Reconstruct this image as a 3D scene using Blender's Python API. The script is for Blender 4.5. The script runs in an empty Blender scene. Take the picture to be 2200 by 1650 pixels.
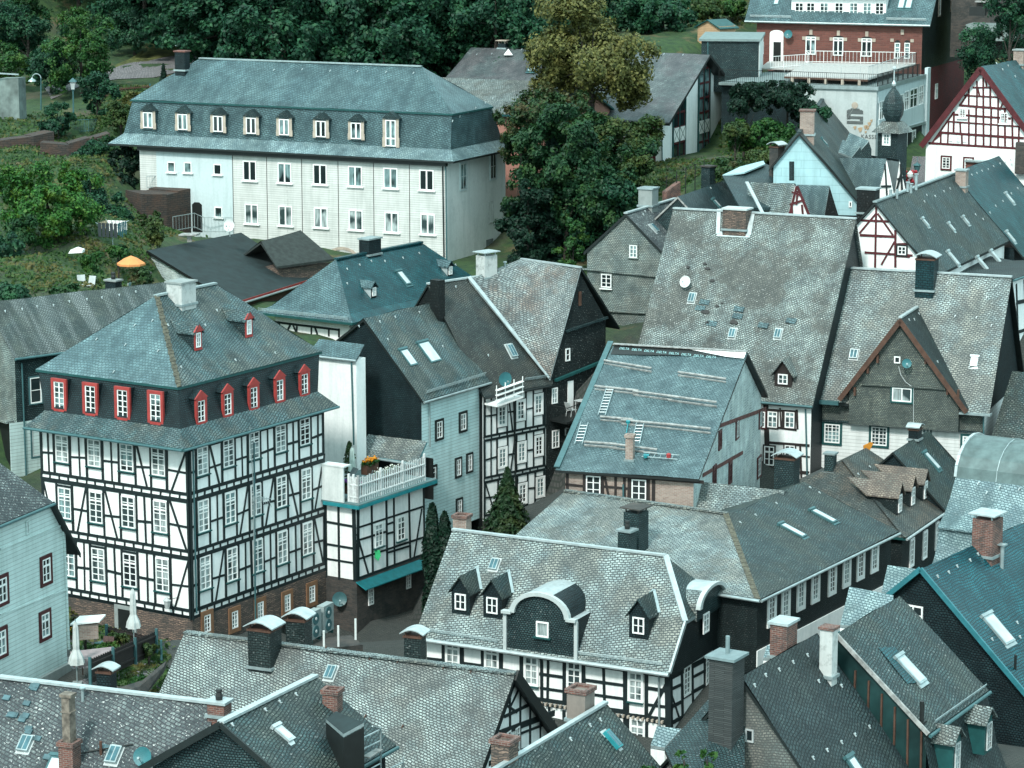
import bpy, bmesh, math, random
from mathutils import Vector, Matrix, noise
rnd = random.Random(7)
SC = bpy.context.scene
COL = SC.collection
# ---------------------------------------------------------------- camera, sky, sun, exposure
FPX, CX, CY, CAMZ = 5900.0, 1100.0, 825.0, 50.0
PITCH = math.atan(1125.0/FPX)
SP, CP = math.sin(PITCH), math.cos(PITCH)
cam = bpy.data.cameras.new('camera'); camo = bpy.data.objects.new('camera', cam); COL.objects.link(camo)
cam.sensor_width = 36.0; cam.lens = 36.0*FPX/2200.0; cam.clip_start = 1.0; cam.clip_end = 3000.0
camo.location = (0, 0, CAMZ); camo.rotation_euler = (math.pi/2-PITCH, 0, 0)
SC.camera = camo
SUN_DIR = Vector((-0.32, -0.78, 0.88)).normalized()
world = bpy.data.worlds.new('World'); SC.world = world; world.use_nodes = True
nt = world.node_tree; bg = nt.nodes['Background']
sky = nt.nodes.new('ShaderNodeTexSky'); sky.sky_type = 'NISHITA'; sky.sun_disc = False
sky.sun_elevation = math.asin(SUN_DIR.z); sky.sun_rotation = math.atan2(SUN_DIR.x, SUN_DIR.y)
sky.dust_density = 4.0; sky.ozone_density = 1.0; sky.air_density = 1.0
mx = nt.nodes.new('ShaderNodeMix'); mx.data_type = 'RGBA'; mx.blend_type = 'MULTIPLY'; mx.inputs[0].default_value = 1.0
mx.inputs[7].default_value = (0.97, 1.0, 0.76, 1)
nt.links.new(sky.outputs[0], mx.inputs[6])
cl = nt.nodes.new('ShaderNodeMix'); cl.data_type = 'RGBA'; cl.inputs[0].default_value = 0.85; cl.inputs[7].default_value = (5.3, 7.6, 7.9, 1)   # thin even cloud
nt.links.new(mx.outputs[2], cl.inputs[6]); nt.links.new(cl.outputs[2], bg.inputs[0]); bg.inputs[1].default_value = 0.15
sl = bpy.data.lights.new('sun', 'SUN'); sl.energy = 2.0; sl.angle = math.radians(7); sl.color = (1.0, 0.965, 0.92)
so = bpy.data.objects.new('sun', sl); COL.objects.link(so); so.rotation_euler = SUN_DIR.to_track_quat('Z', 'Y').to_euler()
SC.view_settings.view_transform = 'Standard'; SC.view_settings.look = 'None'; SC.view_settings.gamma = 1.0
SC.view_settings.exposure = 0.88
# ---------------------------------------------------------------- image <-> world helpers
CAM = Vector((0, 0, CAMZ)); UPZ = Vector((0, 0, 1))
def ray(px, py):
 x = (px-CX)/FPX; y = -(py-CY)/FPX
 return Vector((x, CP+y*SP, -SP+y*CP))
def at(px, py, D):
 r = ray(px, py); return CAM + r*(D/r.y)
def atz(px, py, z):
 r = ray(px, py); return CAM + r*((z-CAMZ)/r.z)
def proj(p):
 X = p.x; Y = p.y*SP+(p.z-CAMZ)*CP; Z = p.y*CP-(p.z-CAMZ)*SP
 return CX+FPX*X/Z, CY-FPX*Y/Z
def gx(p, px): return p.x-(px-CX)/FPX*(p.y*CP-(p.z-CAMZ)*SP)
def gy(p, py): return (p.y*SP+(p.z-CAMZ)*CP)+(py-CY)/FPX*(p.y*CP-(p.z-CAMZ)*SP)
def along(p, d, px=None, py=None):
 g = (lambda q: gx(q, px)) if px is not None else (lambda q: gy(q, py))
 g0 = g(p); g1 = g(p+d)
 return -g0/(g1-g0)
def hitplane(px, py, o, n):
 r = ray(px, py); return CAM+r*((o-CAM).dot(n)/r.dot(n))
# ---------------------------------------------------------------- materials
MATS = {}
def nodes(name):
 m = bpy.data.materials.new(name); m.use_nodes = True
 t = m.node_tree; return m, t, t.nodes['Principled BSDF']
def N(t, typ, **k):
 n = t.nodes.new(typ)
 for a, b in k.items(): setattr(n, a, b)
 return n
def c4(c): return (c[0], c[1], c[2], 1)
def mixc(t, fac, a, b, mode='MIX'):
 m = N(t, 'ShaderNodeMix', data_type='RGBA', blend_type=mode)
 for s, v in ((0, fac), (6, a), (7, b)):
  if isinstance(v, (int, float)): m.inputs[s].default_value = v
  elif isinstance(v, (tuple, list)): m.inputs[s].default_value = c4(v)
  else: t.links.new(v, m.inputs[s])
 return m.outputs[2]
def ramp(t, src, lo, hi):
 r = N(t, 'ShaderNodeMapRange'); r.inputs[1].default_value = lo; r.inputs[2].default_value = hi
 t.links.new(src, r.inputs[0]); return r.outputs[0]
def nz(t, vec, scale, detail=3.0, rough=0.6):
 n = N(t, 'ShaderNodeTexNoise'); n.inputs['Scale'].default_value = scale; n.inputs['Detail'].default_value = detail
 n.inputs['Roughness'].default_value = rough; t.links.new(vec, n.inputs['Vector']); return n.outputs[0]
def plain(name, c, rough=0.6, metal=0.0, vary=0.12, vs=3.0, spec=0.4, bump=0.0):
 if name in MATS: return MATS[name]
 m, t, p = nodes(name); g = N(t, 'ShaderNodeNewGeometry')
 f = nz(t, g.outputs['Position'], vs); f2 = nz(t, g.outputs['Position'], vs*7, 2)
 lo = tuple(x*(1-vary*2) for x in c)
 col = mixc(t, ramp(t, f, .35, .65), lo, c); 
 t.links.new(col, p.inputs['Base Color']); p.inputs['Roughness'].default_value = rough; p.inputs['Metallic'].default_value = metal
 p.inputs['Specular IOR Level'].default_value = spec
 if bump:
  b = N(t, 'ShaderNodeBump'); b.inputs[0].default_value = bump; b.inputs[1].default_value = .03
  t.links.new(f2, b.inputs['Height']); t.links.new(b.outputs[0], p.inputs['Normal'])
 MATS[name] = m; return m
def slate(name, c1, c2, gap=(.02, .028, .03), w=.30, h=.19, rot=0.0, neut=0.0, patch=None, pamt=0.5, rough=.5, gapw=.018, ps=.35, streak=0.0, spec=.28, speck=0.0):
 if name in MATS: return MATS[name]
 k3 = lambda c: (c[0]*(.43+.20*neut), c[1]*(.55+.16*neut), c[2]*(.59+.13*neut)); w *= .72-.06*neut; h *= .72-.06*neut
 c1, c2, patch = k3(c1), k3(c2), (k3(patch) if patch else None); gap = (gap[0]*(.42+.4*neut), gap[1]*(.55+.35*neut), gap[2]*(.58+.35*neut)); gapw = gapw*1.25
 m, t, p = nodes(name)
 uv = N(t, 'ShaderNodeUVMap'); mp = N(t, 'ShaderNodeMapping'); mp.inputs['Rotation'].default_value[2] = math.radians(rot)
 t.links.new(uv.outputs[0], mp.inputs[0])
 # wavy courses
 wn = N(t, 'ShaderNodeTexNoise'); wn.inputs['Scale'].default_value = .9; t.links.new(uv.outputs[0], wn.inputs['Vector'])
 vm = N(t, 'ShaderNodeVectorMath', operation='MULTIPLY_ADD'); vm.inputs[1].default_value = (.34, .34, 0)
 t.links.new(wn.outputs[1], vm.inputs[0]); t.links.new(mp.outputs[0], vm.inputs[2])
 br = N(t, 'ShaderNodeTexBrick'); br.inputs['Scale'].default_value = 1.0; br.offset = .5
 br.inputs['Brick Width'].default_value = w; br.inputs['Row Height'].default_value = h
 br.inputs['Mortar Size'].default_value = gapw; br.inputs['Mortar Smooth'].default_value = .3; br.inputs['Bias'].default_value = 0
 br.inputs['Color1'].default_value = (0, 0, 0, 1); br.inputs['Color2'].default_value = (1, 1, 1, 1); br.inputs['Mortar'].default_value = (.5, .5, .5, 1)
 t.links.new(vm.outputs[0], br.inputs['Vector'])
 g = N(t, 'ShaderNodeNewGeometry')
 col = mixc(t, br.outputs['Color'], c1, c2)
 n1 = nz(t, g.outputs['Position'], ps, 6, .7)
 if patch: col = mixc(t, mathn(t, 'MULTIPLY', ramp(t, n1, .44, .56), pamt), col, patch)
 n2 = nz(t, g.outputs['Position'], 1.3, 6, .75); n6 = nz(t, g.outputs['Position'], 14.0, 3, .7)
 col = mixc(t, ramp(t, n2, .3, .7), mixc(t, 1.0, col, (.45, .48, .50), 'MULTIPLY'), mixc(t, 1.0, col, (1.42, 1.40, 1.36), 'MULTIPLY'))
 col = mixc(t, ramp(t, n6, .3, .7), mixc(t, 1.0, col, (.72, .73, .74), 'MULTIPLY'), mixc(t, 1.0, col, (1.22, 1.22, 1.22), 'MULTIPLY'))
 m4 = N(t, 'ShaderNodeMapping'); m4.inputs['Scale'].default_value = (.9, .09, 1); t.links.new(uv.outputs[0], m4.inputs[0]); n8 = nz(t, m4.outputs[0], 1.6, 4, .65)
 col = mixc(t, ramp(t, n8, .35, .68), mixc(t, 1.0, col, (.74, .76, .78), 'MULTIPLY'), mixc(t, 1.0, col, (1.16, 1.15, 1.12), 'MULTIPLY'))
 n9 = nz(t, g.outputs['Position'], .55, 7, .8); col = mixc(t, ramp(t, n9, .40, .60), mixc(t, 1.0, col, (.70, .74, .76), 'MULTIPLY'), mixc(t, 1.0, col, (1.22, 1.22, 1.22), 'MULTIPLY'))
 if speck: n10 = nz(t, g.outputs['Position'], 3.4, 6, .85); col = mixc(t, mathn(t, 'MULTIPLY', ramp(t, n10, .56, .66), speck*.8), col, (.06, .055, .048))
 if streak:
  m2 = N(t, 'ShaderNodeMapping'); m2.inputs['Scale'].default_value = (1.1, .12, 1); t.links.new(uv.outputs[0], m2.inputs[0])
  n3 = nz(t, m2.outputs[0], 1.0, 3, .6); col = mixc(t, mathn(t, 'MULTIPLY', ramp(t, n3, .45, .62), streak), col, (.30, .34, .34))
 if speck:
  n4 = nz(t, g.outputs['Position'], 9.0, 2, .6); col = mixc(t, mathn(t, 'MULTIPLY', ramp(t, n4, .60, .72), speck), col, (.55, .57, .55))
  n5 = nz(t, g.outputs['Position'], 6.0, 3, .7); col = mixc(t, mathn(t, 'MULTIPLY', ramp(t, n5, .58, .7), speck), col, (.05, .055, .05))
 col = mixc(t, br.outputs['Fac'], col, gap)
 t.links.new(col, p.inputs['Base Color']); p.inputs['Roughness'].default_value = rough; p.inputs['Specular IOR Level'].default_value = spec
 # per-slate tilt so that courses catch the light unevenly
 sub = mathn(t, 'SUBTRACT', br.outputs['Color'], br.outputs['Fac'])
 b = N(t, 'ShaderNodeBump'); b.inputs[0].default_value = .6; b.inputs[1].default_value = .035
 t.links.new(sub, b.inputs['Height']); t.links.new(b.outputs[0], p.inputs['Normal'])
 MATS[name] = m; return m
def mathn(t, op, a, b):
 m = N(t, 'ShaderNodeMath', operation=op)
 for i, v in ((0, a), (1, b)):
  if isinstance(v, (int, float)): m.inputs[i].default_value = v
  else: t.links.new(v, m.inputs[i])
 return m.outputs[0]
def siding(name, c, h=.2, gap=.35, w=40.0, dirt=.15):
 if name in MATS: return MATS[name]
 m, t, p = nodes(name); uv = N(t, 'ShaderNodeUVMap')
 br = N(t, 'ShaderNodeTexBrick'); br.inputs['Scale'].default_value = 1.0
 br.inputs['Brick Width'].default_value = w; br.inputs['Row Height'].default_value = h; br.inputs['Mortar Size'].default_value = .014
 br.inputs['Mortar Smooth'].default_value = .5
 br.inputs['Color1'].default_value = c4(c); br.inputs['Color2'].default_value = c4(tuple(x*.93 for x in c)); br.inputs['Mortar'].default_value = c4(tuple(x*gap for x in c))
 t.links.new(uv.outputs[0], br.inputs['Vector'])
 g = N(t, 'ShaderNodeNewGeometry'); n1 = nz(t, g.outputs['Position'], .8, 5, .7)
 col = mixc(t, ramp(t, n1, .35, .7), mixc(t, 1.0, br.outputs['Color'], tuple([1-dirt]*3), 'MULTIPLY'), br.outputs['Color'])
 ms = N(t, 'ShaderNodeMapping'); ms.inputs['Scale'].default_value = (1.6, 1.6, .16); t.links.new(g.outputs['Position'], ms.inputs[0]); n3 = nz(t, ms.outputs[0], 1.3, 5, .7)
 col = mixc(t, ramp(t, n3, .45, .72), col, mixc(t, 1.0, col, (.78, .80, .79), 'MULTIPLY'))
 t.links.new(col, p.inputs['Base Color']); p.inputs['Roughness'].default_value = .65
 MATS[name] = m; return m
def bricks(name, c1, c2, mort, w=.24, h=.08, ms=.012, rough=.85, wob=.0, ps=1.0, dark=(.03, .03, .03), damt=.4):
 if name in MATS: return MATS[name]
 m, t, p = nodes(name); uv = N(t, 'ShaderNodeUVMap')
 wn = N(t, 'ShaderNodeTexNoise'); wn.inputs['Scale'].default_value = 2.2; t.links.new(uv.outputs[0], wn.inputs['Vector'])
 vm = N(t, 'ShaderNodeVectorMath', operation='MULTIPLY_ADD'); vm.inputs[1].default_value = (wob, wob, 0)
 t.links.new(wn.outputs[1], vm.inputs[0]); t.links.new(uv.outputs[0], vm.inputs[2])
 br = N(t, 'ShaderNodeTexBrick'); br.inputs['Scale'].default_value = 1.0
 br.inputs['Brick Width'].default_value = w; br.inputs['Row Height'].default_value = h; br.inputs['Mortar Size'].default_value = ms
 br.inputs['Color1'].default_value = c4(c1); br.inputs['Color2'].default_value = c4(c2); br.inputs['Mortar'].default_value = c4(mort)
 t.links.new(vm.outputs[0], br.inputs['Vector'])
 g = N(t, 'ShaderNodeNewGeometry'); n1 = nz(t, g.outputs['Position'], ps, 6, .75)
 col = mixc(t, mathn(t, 'MULTIPLY', ramp(t, n1, .45, .65), damt), br.outputs['Color'], dark)
 t.links.new(col, p.inputs['Base Color']); p.inputs['Roughness'].default_value = rough
 b = N(t, 'ShaderNodeBump'); b.inputs[0].default_value = .5; b.inputs[1].default_value = .03; b.invert = True
 t.links.new(br.outputs['Fac'], b.inputs['Height']); t.links.new(b.outputs[0], p.inputs['Normal'])
 MATS[name] = m; return m
def plaster(name, c, dirt=(.3, .33, .33), amt=.35, scale=.7, rough=.85):
 if name in MATS: return MATS[name]
 m, t, p = nodes(name); g = N(t, 'ShaderNodeNewGeometry')
 n1 = nz(t, g.outputs['Position'], scale, 7, .75); n2 = nz(t, g.outputs['Position'], 6, 3, .6)
 col = mixc(t, mathn(t, 'MULTIPLY', ramp(t, n1, .5, .72), amt), c, dirt)
 ms = N(t, 'ShaderNodeMapping'); ms.inputs['Scale'].default_value = (1.6, 1.6, .16); t.links.new(g.outputs['Position'], ms.inputs[0]); n3 = nz(t, ms.outputs[0], 1.3, 5, .7)
 col = mixc(t, ramp(t, n3, .48, .72), col, mixc(t, 1.0, col, (.80, .83, .83), 'MULTIPLY'))
 col = mixc(t, ramp(t, n2, .3, .7), mixc(t, 1.0, col, (.90, .91, .91), 'MULTIPLY'), col)
 t.links.new(col, p.inputs['Base Color']); p.inputs['Roughness'].default_value = rough
 b = N(t, 'ShaderNodeBump'); b.inputs[0].default_value = .25; b.inputs[1].default_value = .02
 t.links.new(n2, b.inputs['Height']); t.links.new(b.outputs[0], p.inputs['Normal'])
 MATS[name] = m; return m
def glassmat(name, dark, light, frac):
 # window panes: behind each pane is either a dark room or a pale curtain (chosen per window); a bluish-grey reflection is mixed into the light tone
 m, t, p = nodes(name); oi = N(t, 'ShaderNodeObjectInfo'); uv = N(t, 'ShaderNodeUVMap')
 wv = N(t, 'ShaderNodeTexNoise'); mp = N(t, 'ShaderNodeMapping'); mp.inputs['Scale'].default_value = (9, 1.2, 1)
 t.links.new(uv.outputs[0], mp.inputs[0]); t.links.new(mp.outputs[0], wv.inputs['Vector']); wv.inputs['Scale'].default_value = 1.0
 g = N(t, 'ShaderNodeMath', operation='LESS_THAN'); g.inputs[1].default_value = frac; t.links.new(oi.outputs['Random'], g.inputs[0])
 cur = mixc(t, ramp(t, wv.outputs[0], .35, .65), tuple(x*.45 for x in light), light)
 w2 = nz(t, uv.outputs[0], .9, 1); half = ramp(t, w2, .38, .55)
 col = mixc(t, mathn(t, 'MULTIPLY', g.outputs[0], half), dark, cur)
 t.links.new(col, p.inputs['Base Color']); p.inputs['Roughness'].default_value = .08; p.inputs['Specular IOR Level'].default_value = .6
 return m
M_TEAL = slate('slate_teal', (.17, .24, .25), (.215, .29, .30), gap=(.045, .075, .08), w=.34, h=.2, rot=12, patch=(.17, .215, .215), rough=.42)
M_TEALSTRAIGHT = slate('slate_teal_straight_lit', (.20, .27, .28), (.24, .31, .32), gap=(.08, .12, .125), w=.30, h=.24, patch=(.24, .29, .29), rough=.4)
M_TEALDEEP = slate('slate_deep_teal', (.022, .135, .155), (.036, .175, .195), gap=(.01, .045, .05), w=.26, h=.17, patch=(.035, .12, .13), rough=.38)
M_TEALRIGHT = slate('slate_petrol', (.012, .135, .165), (.02, .175, .205), gap=(.004, .03, .035), w=.24, h=.18, rough=.35)
M_OLD = slate('slate_weathered', neut=1, c1=(.30, .325, .315), c2=(.48, .51, .49), gap=(.05, .055, .052), w=.27, h=.17, rot=14, patch=(.15, .125, .105), pamt=.8, rough=.6, gapw=.02, speck=.8)
M_OLD2 = slate('slate_weathered_pale', neut=1, c1=(.34, .375, .37), c2=(.50, .54, .53), gap=(.055, .065, .065), w=.34, h=.2, rot=-14, patch=(.29, .245, .205), pamt=.75, rough=.55, gapw=.022, speck=.5)
M_PALE = slate('slate_pale_teal', (.44, .49, .49), (.60, .65, .65), gap=(.12, .17, .18), w=.27, h=.17, rot=8, patch=(.2, .22, .2), pamt=.5, rough=.5, speck=.2)
M_BROWN = slate('slate_brownish', neut=.3, c1=(.10, .165, .172), c2=(.14, .205, .21), gap=(.02, .04, .042), w=.34, h=.2, rot=-24, patch=(.17, .145, .115), pamt=.8, rough=.5, streak=.12, speck=.25)
M_DARK = slate('slate_dark', (.05, .068, .07), (.075, .098, .096), gap=(.012, .017, .018), w=.30, h=.2, rot=-22, patch=(.07, .075, .065), pamt=.6, rough=.55, speck=.12)
M_DARK2 = slate('slate_dark_green', (.068, .105, .106), (.10, .145, .142), gap=(.015, .024, .024), w=.30, h=.18, rot=-16, patch=(.12, .115, .09), pamt=.8, rough=.5, speck=.35)
M_MOSS = slate('slate_mottled_violet', neut=1, c1=(.115, .125, .127), c2=(.22, .235, .23), gap=(.04, .04, .045), w=.36, h=.22, rot=18, patch=(.07, .08, .085), pamt=.8, rough=.65, speck=.9)
M_STREAK = slate('slate_streaked', neut=1, c1=(.085, .11, .108), c2=(.13, .155, .15), gap=(.025, .035, .035), w=.26, h=.16, patch=(.16, .15, .115), pamt=.5, streak=.55)
M_HALL = slate('slate_mauve', neut=1, c1=(.13, .135, .14), c2=(.185, .195, .195), gap=(.05, .06, .06), w=.4, h=.24, rot=-20, patch=(.16, .12, .13), pamt=.7, rough=.5)
M_FELT = plain('roofing_felt', (.012, .026, .028), .8, vary=.2, vs=1.5)
M_FELT2 = plain('roofing_felt_grey', (.03, .04, .038), .85, vary=.2)
M_SH_TEALR = slate("slate_dark_teal", (.045, .085, .09), (.065, .11, .115), gap=(.015, .03, .033), w=.3, h=.19, rot=-20, patch=(.08, .09, .085), pamt=.5, rough=.5, speck=.15)
M_SH_DARK = slate('shingle_dark', (.020, .042, .047), (.034, .062, .067), gap=(.005, .010, .012), w=.22, h=.15, rough=.5, speck=.03)
M_SH_TEAL = slate('shingle_tealgrey', (.06, .10, .10), (.095, .14, .138), gap=(.01, .018, .02), w=.2, h=.14, rough=.5, speck=.25)
M_SH_GREY = slate('shingle_grey', neut=1, c1=(.33, .37, .355), c2=(.43, .465, .44), gap=(.08, .09, .085), w=.24, h=.16, rough=.7, patch=(.38, .33, .28), pamt=.5, ps=.6)
M_SH_BROWN = slate('shingle_grey_brown', neut=1, c1=(.15, .165, .155), c2=(.36, .34, .28), gap=(.05, .055, .05), w=.2, h=.14, rough=.7, patch=(.17, .19, .18), pamt=.5)
M_SH_PINK = slate('shingle_pinkish', neut=1, c1=(.20, .185, .165), c2=(.32, .275, .24), gap=(.10, .10, .095), w=.24, h=.15, rot=-6, rough=.7, patch=(.2, .23, .22), pamt=.7, ps=.5)
M_SH_BLACK = slate('shingle_black', (.010, .014, .014), (.018, .022, .022), gap=(.004, .005, .005), w=.3, h=.25, rough=.6, speck=.08)
M_SH_WHITE = slate('shingle_whitewashed', neut=1, c1=(.66, .70, .68), c2=(.78, .80, .77), gap=(.5, .55, .55), w=.5, h=.24, rough=.75, patch=(.50, .50, .46), pamt=.6)
M_WHITE = plaster('white_plaster', (.78, .80, .79), (.5, .54, .54), .25)
M_INFILL = plaster('white_infill', (.82, .84, .83), (.6, .64, .63), .15)
M_OFFW = siding('cream_siding', (.60, .62, .60), .16, .5)
M_PAINTW = plaster('grey_white_render', (.62, .66, .65), (.33, .37, .37), .4)
M_PALEBLUE = plaster('pale_blue_render', (.48, .57, .585), (.45, .53, .55), .3)
M_LBLUE = siding('light_blue_clapboard', (.56, .76, .77), .2, .45)
M_GBLUE = siding('grey_blue_clapboard', (.52, .65, .64), .2, .45)
M_WSIDE = siding('white_clapboard', (.70, .73, .72), .22, .5)
M_BLUETILE = siding('pale_blue_panels', (.36, .57, .61), .55, .6, w=2.6)
M_TIMB = plain('timber_black_green', (.006, .016, .018), .6, vary=.2)
M_TIMBR = plain('timber_dark_red', (.085, .012, .016), .6, vary=.2)
M_TIMBB = plain('timber_brown_black', (.022, .017, .016), .7, vary=.2)
M_RED = plain('window_red', (.34, .045, .04), .5, vary=.12)
M_DRED = plain('window_maroon', (.06, .012, .014), .5)
M_TRIMG = plain('trim_dark_green', (.01, .07, .07), .5)
M_TRIMB = plain('trim_black', (.010, .016, .016), .5)
M_WFR = plain('frame_white', (.80, .82, .81), .4, vary=.04)
M_WFG = plain('frame_greyed', (.45, .49, .49), .5)
M_ZINC = plain('zinc', (.36, .44, .45), .4, .5)
M_ZINCL = plain('zinc_bright', (.44, .51, .52), .4, .3)
M_TEALM = plain('teal_metal', (.02, .22, .25), .4)
M_DPIPE = plain('pipe_teal', (.045, .12, .13), .45)
M_BLK = plain('black_metal', (.01, .013, .013), .5)
M_BRICK = bricks('brick_red', (.20, .06, .045), (.13, .04, .032), (.2, .12, .1))
M_BRICK2 = bricks('brick_weathered', (.17, .06, .042), (.08, .035, .03), (.2, .16, .14), damt=.75, ps=2.5)
M_BRICKP = bricks('brick_pale', (.33, .25, .21), (.24, .16, .13), (.33, .3, .27), damt=.4)
M_REDSH = bricks('brick_maroon', (.13, .022, .025), (.10, .017, .02), (.07, .012, .016), w=.4, h=.15)
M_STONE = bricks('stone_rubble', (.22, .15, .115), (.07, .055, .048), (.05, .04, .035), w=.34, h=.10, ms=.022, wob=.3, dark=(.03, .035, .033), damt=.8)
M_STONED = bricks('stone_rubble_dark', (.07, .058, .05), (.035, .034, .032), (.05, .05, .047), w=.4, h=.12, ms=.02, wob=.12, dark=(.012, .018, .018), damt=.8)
M_SLAB = bricks('stone_stacked_slate', (.05, .058, .058), (.025, .032, .033), (.01, .013, .013), w=.8, h=.07, ms=.012, wob=.08, damt=.4)
M_ORSTONE = plain('sandstone_orange', (.21, .11, .06), .8)
M_SANDST = plain('sandstone_pale', (.42, .36, .3), .8)
M_ROUGHW = plaster('chimney_render', (.45, .47, .46), (.12, .13, .125), .85, 2.2)
M_CONC = plaster('concrete', (.24, .27, .265), (.12, .14, .14), .5, 1.2)
M_CONCW = plaster('concrete_white', (.42, .47, .47), (.3, .34, .34), .3, 1.2)
M_SALMON = plaster('salmon_render', (.36, .18, .14), (.26, .13, .11), .4)
M_WOODL = siding('wood_fresh', (.52, .34, .2), .14, .55)
M_WOOD = plain('wood_weathered', (.2, .17, .14), .8, vary=.3, vs=4)
M_WOODP = plain('wood_grey_plank', (.33, .34, .33), .8, vary=.25, vs=4)
M_BROWNW = plain('wood_brown', (.09, .045, .03), .7, vary=.2)
M_GLASS = glassmat('pane_dark', (.012, .02, .022), (.22, .34, .35), .55)
M_GLASSC = glassmat('pane_curtain', (.03, .05, .052), (.42, .5, .5), .85)
M_SKYL = plain('skylight_glass', (.50, .58, .60), .12, vary=.15, vs=1.0, spec=.8)
M_SKYLB = plain('skylight_glass_blue', (.06, .15, .18), .15, vary=.2)
M_DISHG = plain('dish_teal', (.03, .15, .17), .5, vary=.1)
M_DISHW = plain('dish_white', (.62, .66, .65), .5, vary=.05)
# ---------------------------------------------------------------- mesh builder
class MB:
 def __init__(s): s.f = []; s.cuv = {}
 def poly(s, pts, m=0, uvs=None):
  if uvs: s.cuv[len(s.f)] = uvs
  s.f.append(([Vector(p) for p in pts], m)); return s
 def box(s, o, x, y, z, m=0):
  o, x, y, z = Vector(o), Vector(x), Vector(y), Vector(z)
  if x.cross(y).dot(z) < 0: o = o+x; x = -x
  a, b, c, d = o, o+x, o+x+y, o+y
  e, f, g, h = a+z, b+z, c+z, d+z
  for q in ((d, c, b, a), (e, f, g, h), (a, b, f, e), (b, c, g, f), (c, d, h, g), (d, a, e, h)): s.poly(q, m)
  return s
 def cbox(s, c, x, y, z, m=0):
  x, y, z = Vector(x), Vector(y), Vector(z); return s.box(Vector(c)-(x+y+z)/2, x, y, z, m)
 def beam(s, p, q, w, t, n=UPZ, m=0):
  p, q = Vector(p), Vector(q); d = q-p; n = Vector(n); side = d.cross(n)
  if side.length < 1e-6: side = d.cross(Vector((1, 0, 0)))
  side.normalize(); nn = side.cross(d).normalized()
  return s.box(p-side*w/2-nn*t/2, d, side*w, nn*t, m)
 def tube(s, p, q, r, m=0, seg=8, r2=None, cap=True):
  p, q = Vector(p), Vector(q); d = (q-p).normalized(); r2 = r if r2 is None else r2
  x = d.orthogonal().normalized(); y = d.cross(x)
  A = [p+(x*math.cos(i*2*math.pi/seg)+y*math.sin(i*2*math.pi/seg))*r for i in range(seg)]
  B = [q+(x*math.cos(i*2*math.pi/seg)+y*math.sin(i*2*math.pi/seg))*r2 for i in range(seg)]
  for i in range(seg):
   j = (i+1) % seg; s.poly((A[i], A[j], B[j], B[i]), m)
  if cap: s.poly(A[::-1], m); s.poly(B, m)
  return s
 def pipe(s, pts, r, m=0, seg=6):
  for a, b in zip(pts, pts[1:]): s.tube(a, b, r, m, seg)
  return s
 def lathe(s, c, prof, m=0, seg=12, ax=None):
  ax = Vector(ax or (0, 0, 1)).normalized(); x = ax.orthogonal().normalized(); y = ax.cross(x); c = Vector(c)
  rings = [[c+ax*h+(x*math.cos(i*2*math.pi/seg)+y*math.sin(i*2*math.pi/seg))*r for i in range(seg)] for r, h in prof]
  for a, b in zip(rings, rings[1:]):
   for i in range(seg):
    j = (i+1) % seg; s.poly((a[i], a[j], b[j], b[i]), m)
  s.poly(rings[0][::-1], m); s.poly(rings[-1], m); return s
 def prism(s, pts, ext, m=0):
  pts = [Vector(p) for p in pts]; ext = Vector(ext); n = len(pts)
  s.poly(pts[::-1], m); s.poly([p+ext for p in pts], m)
  for i in range(n):
   j = (i+1) % n; s.poly((pts[i], pts[j], pts[j]+ext, pts[i]+ext), m)
  return s
 def slab(s, polys, t, m=0, edge=None):
  key = lambda p: (round(p.x, 3), round(p.y, 3), round(p.z, 3)); cnt = {}; em = m if edge is None else edge
  dn = Vector((0, 0, -t))
  for q in polys:
   for i in range(len(q)):
    a, b = key(q[i]), key(q[(i+1) % len(q)]); k = (a, b) if a < b else (b, a); cnt[k] = cnt.get(k, 0)+1
  for q in polys:
   s.poly(q, m); s.poly([p+dn for p in q][::-1], em)
   for i in range(len(q)):
    p0, p1 = q[i], q[(i+1) % len(q)]; a, b = key(p0), key(p1)
    if cnt[(a, b) if a < b else (b, a)] == 1: s.poly((p0, p1, p1+dn, p0+dn), em)
  return s
 def build(s, name, mats, parent=None, smooth=False, merge=False):
  if not isinstance(mats, (list, tuple)): mats = [mats]
  off = parent_loc(parent); me = bpy.data.meshes.new(name); vs = []; fs = []; mi = []; uvl = []
  for k, (pts, m) in enumerate(s.f):
   b = len(vs); vs += [tuple(p-off) for p in pts]; fs.append(tuple(range(b, b+len(pts)))); mi.append(m)
   if k in s.cuv: uvl += s.cuv[k]; continue
   n = Vector((0, 0, 0))
   for i in range(len(pts)):
    a, c = pts[i], pts[(i+1) % len(pts)]
    n += Vector(((a.y-c.y)*(a.z+c.z), (a.z-c.z)*(a.x+c.x), (a.x-c.x)*(a.y+c.y)))
   if n.length < 1e-12: n = Vector((0, 0, 1))
   n.normalize()
   if n.z < -.01: n = -n
   u = UPZ.cross(n)
   u = Vector((1, 0, 0)) if u.length < 1e-3 else u.normalized()
   v = n.cross(u); uvl += [(p.dot(u), p.dot(v)) for p in pts]
  me.from_pydata(vs, [], fs)
  ul = me.uv_layers.new(name='UVMap'); flat = [c for t in uvl for c in t]; ul.data.foreach_set('uv', flat)
  for mt in mats: me.materials.append(mt)
  me.polygons.foreach_set('material_index', mi)
  if smooth or merge:
   bm = bmesh.new(); bm.from_mesh(me); bmesh.ops.remove_doubles(bm, verts=bm.verts, dist=1e-4); bm.to_mesh(me); bm.free()
  if smooth: me.polygons.foreach_set('use_smooth', [True]*len(me.polygons))
  me.update(); o = bpy.data.objects.new(name, me); COL.objects.link(o)
  if parent is not None: o.parent = parent
  else: pass
  return o
WLOC = {}
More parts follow.
